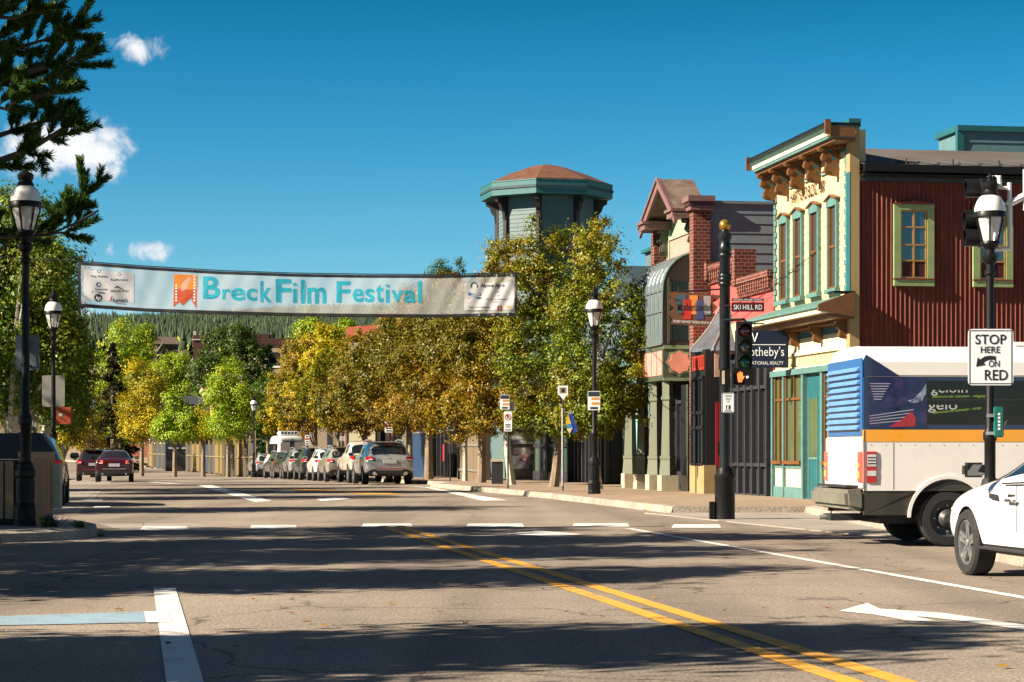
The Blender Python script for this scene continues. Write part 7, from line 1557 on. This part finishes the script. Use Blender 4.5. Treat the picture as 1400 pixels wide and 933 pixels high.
m = MB(); m.fit('geloin', .50, .17, face_cam(1.17, -.010, 2.13), .004, .0008); m.fit('gelo', .40, .17, face_cam(1.08, -.010, 1.90), .004, .0008); m.build('lettering', paint('grey_lettering', (.42, .44, .44), .5), wb)
m = MB(); m.box(.88, 1.75, -.0125, -.0085, 2.125, 2.24); m.box(.88, 1.75, -.0125, -.0085, 1.925, 1.975); m.build('blind', M_busgl, wb)
m = MB(); m.fit('edmontovels natnuom - velggog - sto', .84, .045, face_cam(1.36, -.011, 2.035) @ Matrix.Rotation(R(1), 4, 'Z'), 0, .0008); m.fit('edmontovels natnuom - zmqe', .66, .045, face_cam(1.28, -.011, 1.845) @ Matrix.Rotation(R(6), 4, 'Z'), 0, .0008); m.build('small_lettering', paint('lime_lettering', '#8ab04a', .6), wb)
# printed mural behind the louvres: smoke wisps and a red peak
def mural():
    t = NT('bus_mural'); n = t.noise(3.2, 8, .65, t.mapv((1, 1, 1.6)), .8); c = t.ramp(n, [(.34, '#0b1430'), (.52, '#1b2450'), (.62, '#3a2a4e'), (.72, '#141c40')]); t.set(Base_Color=c, Roughness=.35, Coat_Weight=.4); return t.m
m = MB(); m.box(.06, .86, -.007, .0, 1.60, 2.29); mu = m.build('mural', mural(), BUS)
t = NT('smoke_print'); sm_ = t.ramp(t.noise(7, 7, .7, None, 1.0), [(.38, '#1b2450'), (.6, '#8a9ab0')]); t.set(Base_Color=sm_, Roughness=.4)
m = MB(); m.prism([(x, -.010, z) for x, z in ((.60, 1.98), (.68, 2.0), (.74, 2.06), (.80, 2.12), (.855, 2.2), (.855, 2.08), (.82, 2.03), (.80, 1.97), (.72, 1.95), (.66, 1.94))], (0, .004, 0)); m.build('smoke_shape', t.m, mu)
m = MB(); m.prism([(x, -.010, z) for x, z in ((.34, 1.62), (.50, 1.72), (.66, 1.83), (.71, 1.73), (.70, 1.63))], (0, .004, 0)); m.build('peak_shape', paint('mural_red', '#9a2a3a', .5), mu)
m = MB()
for k in range(7): z = 2.20-k*.035; m.box(.08+.01*k, .36-.02*k, -.012, -.006, z, z+.012)
for k in range(4): m.prism([(.08, -.011, 1.66+k*.035), (.5+.06*k, -.011, 1.70+k*.05), (.5+.06*k, -.011, 1.712+k*.05), (.08, -.011, 1.67+k*.035)], (0, .003, 0))
m.build('streak', paint('mural_pale', '#9a9ab0', .5), mu)
# rear face
m = MB(); m.box(-.012, .0, .06, WB-.06, 1.50, 2.56); rear = m.build('louvre_panel', P_bblu, BUS)
m = MB()
for k in range(10): z = 1.60+k*.088; m.prism([(-.014, .16, z), (-.06, .16, z-.01), (-.06, .16, z+.012), (-.014, .16, z+.05)], (0, WB-.32, 0))
m.build('louvre', paint('louvre_pale', '#5f8cbc', .45), rear)
m = MB(); m.box(-.03, .0, .0, WB, .78, 1.495); rl = m.build('rear_panel', P_busw, BUS, bevel=.015)
m = MB()
for k in range(4): m.box(-.036, -.03, .12, WB-.12, .92+k*.15, .935+k*.15)
m.build('rib', P_busw, rl)
m = MB(); m.prism([(-.24, -.0, .52), (-.26, -.0, .77), (.02, -.0, .79), (.02, .0, .47)], (0, WB, 0)); bump_ = m.build('bumper', P_bgr, BUS, bevel=.05)
m = MB(); m.box(-.2, -.02, .2, WB-.2, .80, .83); m.build('step', M_trim, bump_)
for y0 in (.0, WB-.17):
    m = MB(); m.box(-.055, .0, y0+.01, y0+.16, .87, 1.29); tl = m.build('tail_light', M_tlit, BUS, bevel=.01)
    m = MB(); m.box(-.06, -.055, y0+.03, y0+.14, .93, 1.02); m.box(-.06, -.055, y0+.03, y0+.14, 1.08, 1.13); m.build('indicator', M_amb, tl)
m = MB(); m.box(.035, .175, -.016, .0, .87, 1.29); tl = m.build('side_light', M_tail, BUS); m = MB(); m.box(.045, .165, -.02, -.016, .96, 1.03); m.box(.045, .165, -.02, -.016, 1.09, 1.25); m.build('reflector', M_lens, tl)
m = MB()
for k in range(3): m.box(.05, .16, -.022, -.02, 1.12+k*.04, 1.135+k*.04)
m.box(.0, .004, -.01, .0, .76, 1.58); m.build('seam', M_trim, BUS)
for x in wx:
    for yy_ in (.13, WB-.13):
        m = MB(); M = Matrix.Translation((x, yy_, .385)) @ Matrix.Rotation(R(90 if yy_ < 1 else -90), 4, 'X')
        m.lathe([(.2, -.11), (.36, -.11), (.385, -.08), (.385, .08), (.36, .11), (.25, .115), (.24, .09)], 28, M=M, cap=False); w_ = m.build('wheel', M_tyre, BUS, True)
        m = MB(); m.lathe([(.245, .10), (.23, .06), (.14, .04), (.12, .09), (.07, .12), (.06, .14), (.001, .14)], 24, M=M, cap=False)
        m.build('rim', paint('grimy_rim', (.06, .06, .06), .5, .4), w_, True)
        m = MB(); m.lathe([(.03, .085), (.03, .1)], 6, M=M)
        for k in range(8): a = k*math.pi/4; m.lathe([(.012, .06), (.012, .075)], 6, M=M @ Matrix.Translation((.175*math.cos(a), .175*math.sin(a), 0)))
        m.build('hub_nut', M_galv, w_)
for x0, x1, y0, y1, z0, z1 in ((.35, 2.0, .5, 1.7, .30, .45), (-.25, .3, .9, 1.4, .33, .42), (2.2, 7, .6, 1.6, .32, .45)):
    m = MB(); m.box(x0, x1, y0, y1, z0, z1); m.build('chassis', M_dark, BUS)
m = MB(); m.tube([(-.35, 1.2, .37), (.2, 1.2, .38)], .035, 8); m.tube([(.9, .2, .39), (.9, WB-.2, .39)], .06, 8); m.build('tow_bar', M_galv, BUS)
m = MB(); m.box(LB_-.0, LB_+.9, .15, WB-.15, .5, 1.5); m.build('bonnet', P_busw, BUS, bevel=.12); m = MB(); m.prism([(LB_-.01, .1, 1.55), (LB_+.5, .1, 1.52), (LB_-.01, .1, 2.4)], (0, WB-.2, 0)); m.build('windscreen', M_busgl, BUS)
m = MB()
for x in (.0, 1.9, 2.6, 3.8, 4.9, 6.8): m.box(x+.4, x+.406, -.004, .0, .78, 1.41)
for x in [k*.2+.1 for k in range(36)]: m.lathe([(.007, 0), (.007, .004)], 6, M=Matrix.Translation((x, .0, 1.38)) @ Matrix.Rotation(R(90), 4, 'X'))
m.box(.02, LB_, -.006, .0, 2.30, 2.312); m.box(2.7, 3.3, -.005, .0, .95, 1.25); m.build('seam', paint('panel_seam', (.30, .28, .27), .5), BUS)
BUS.location = ((1181-CX)*29.6/F, 29.6, .004); BUS.rotation_euler.z = R(4.2)
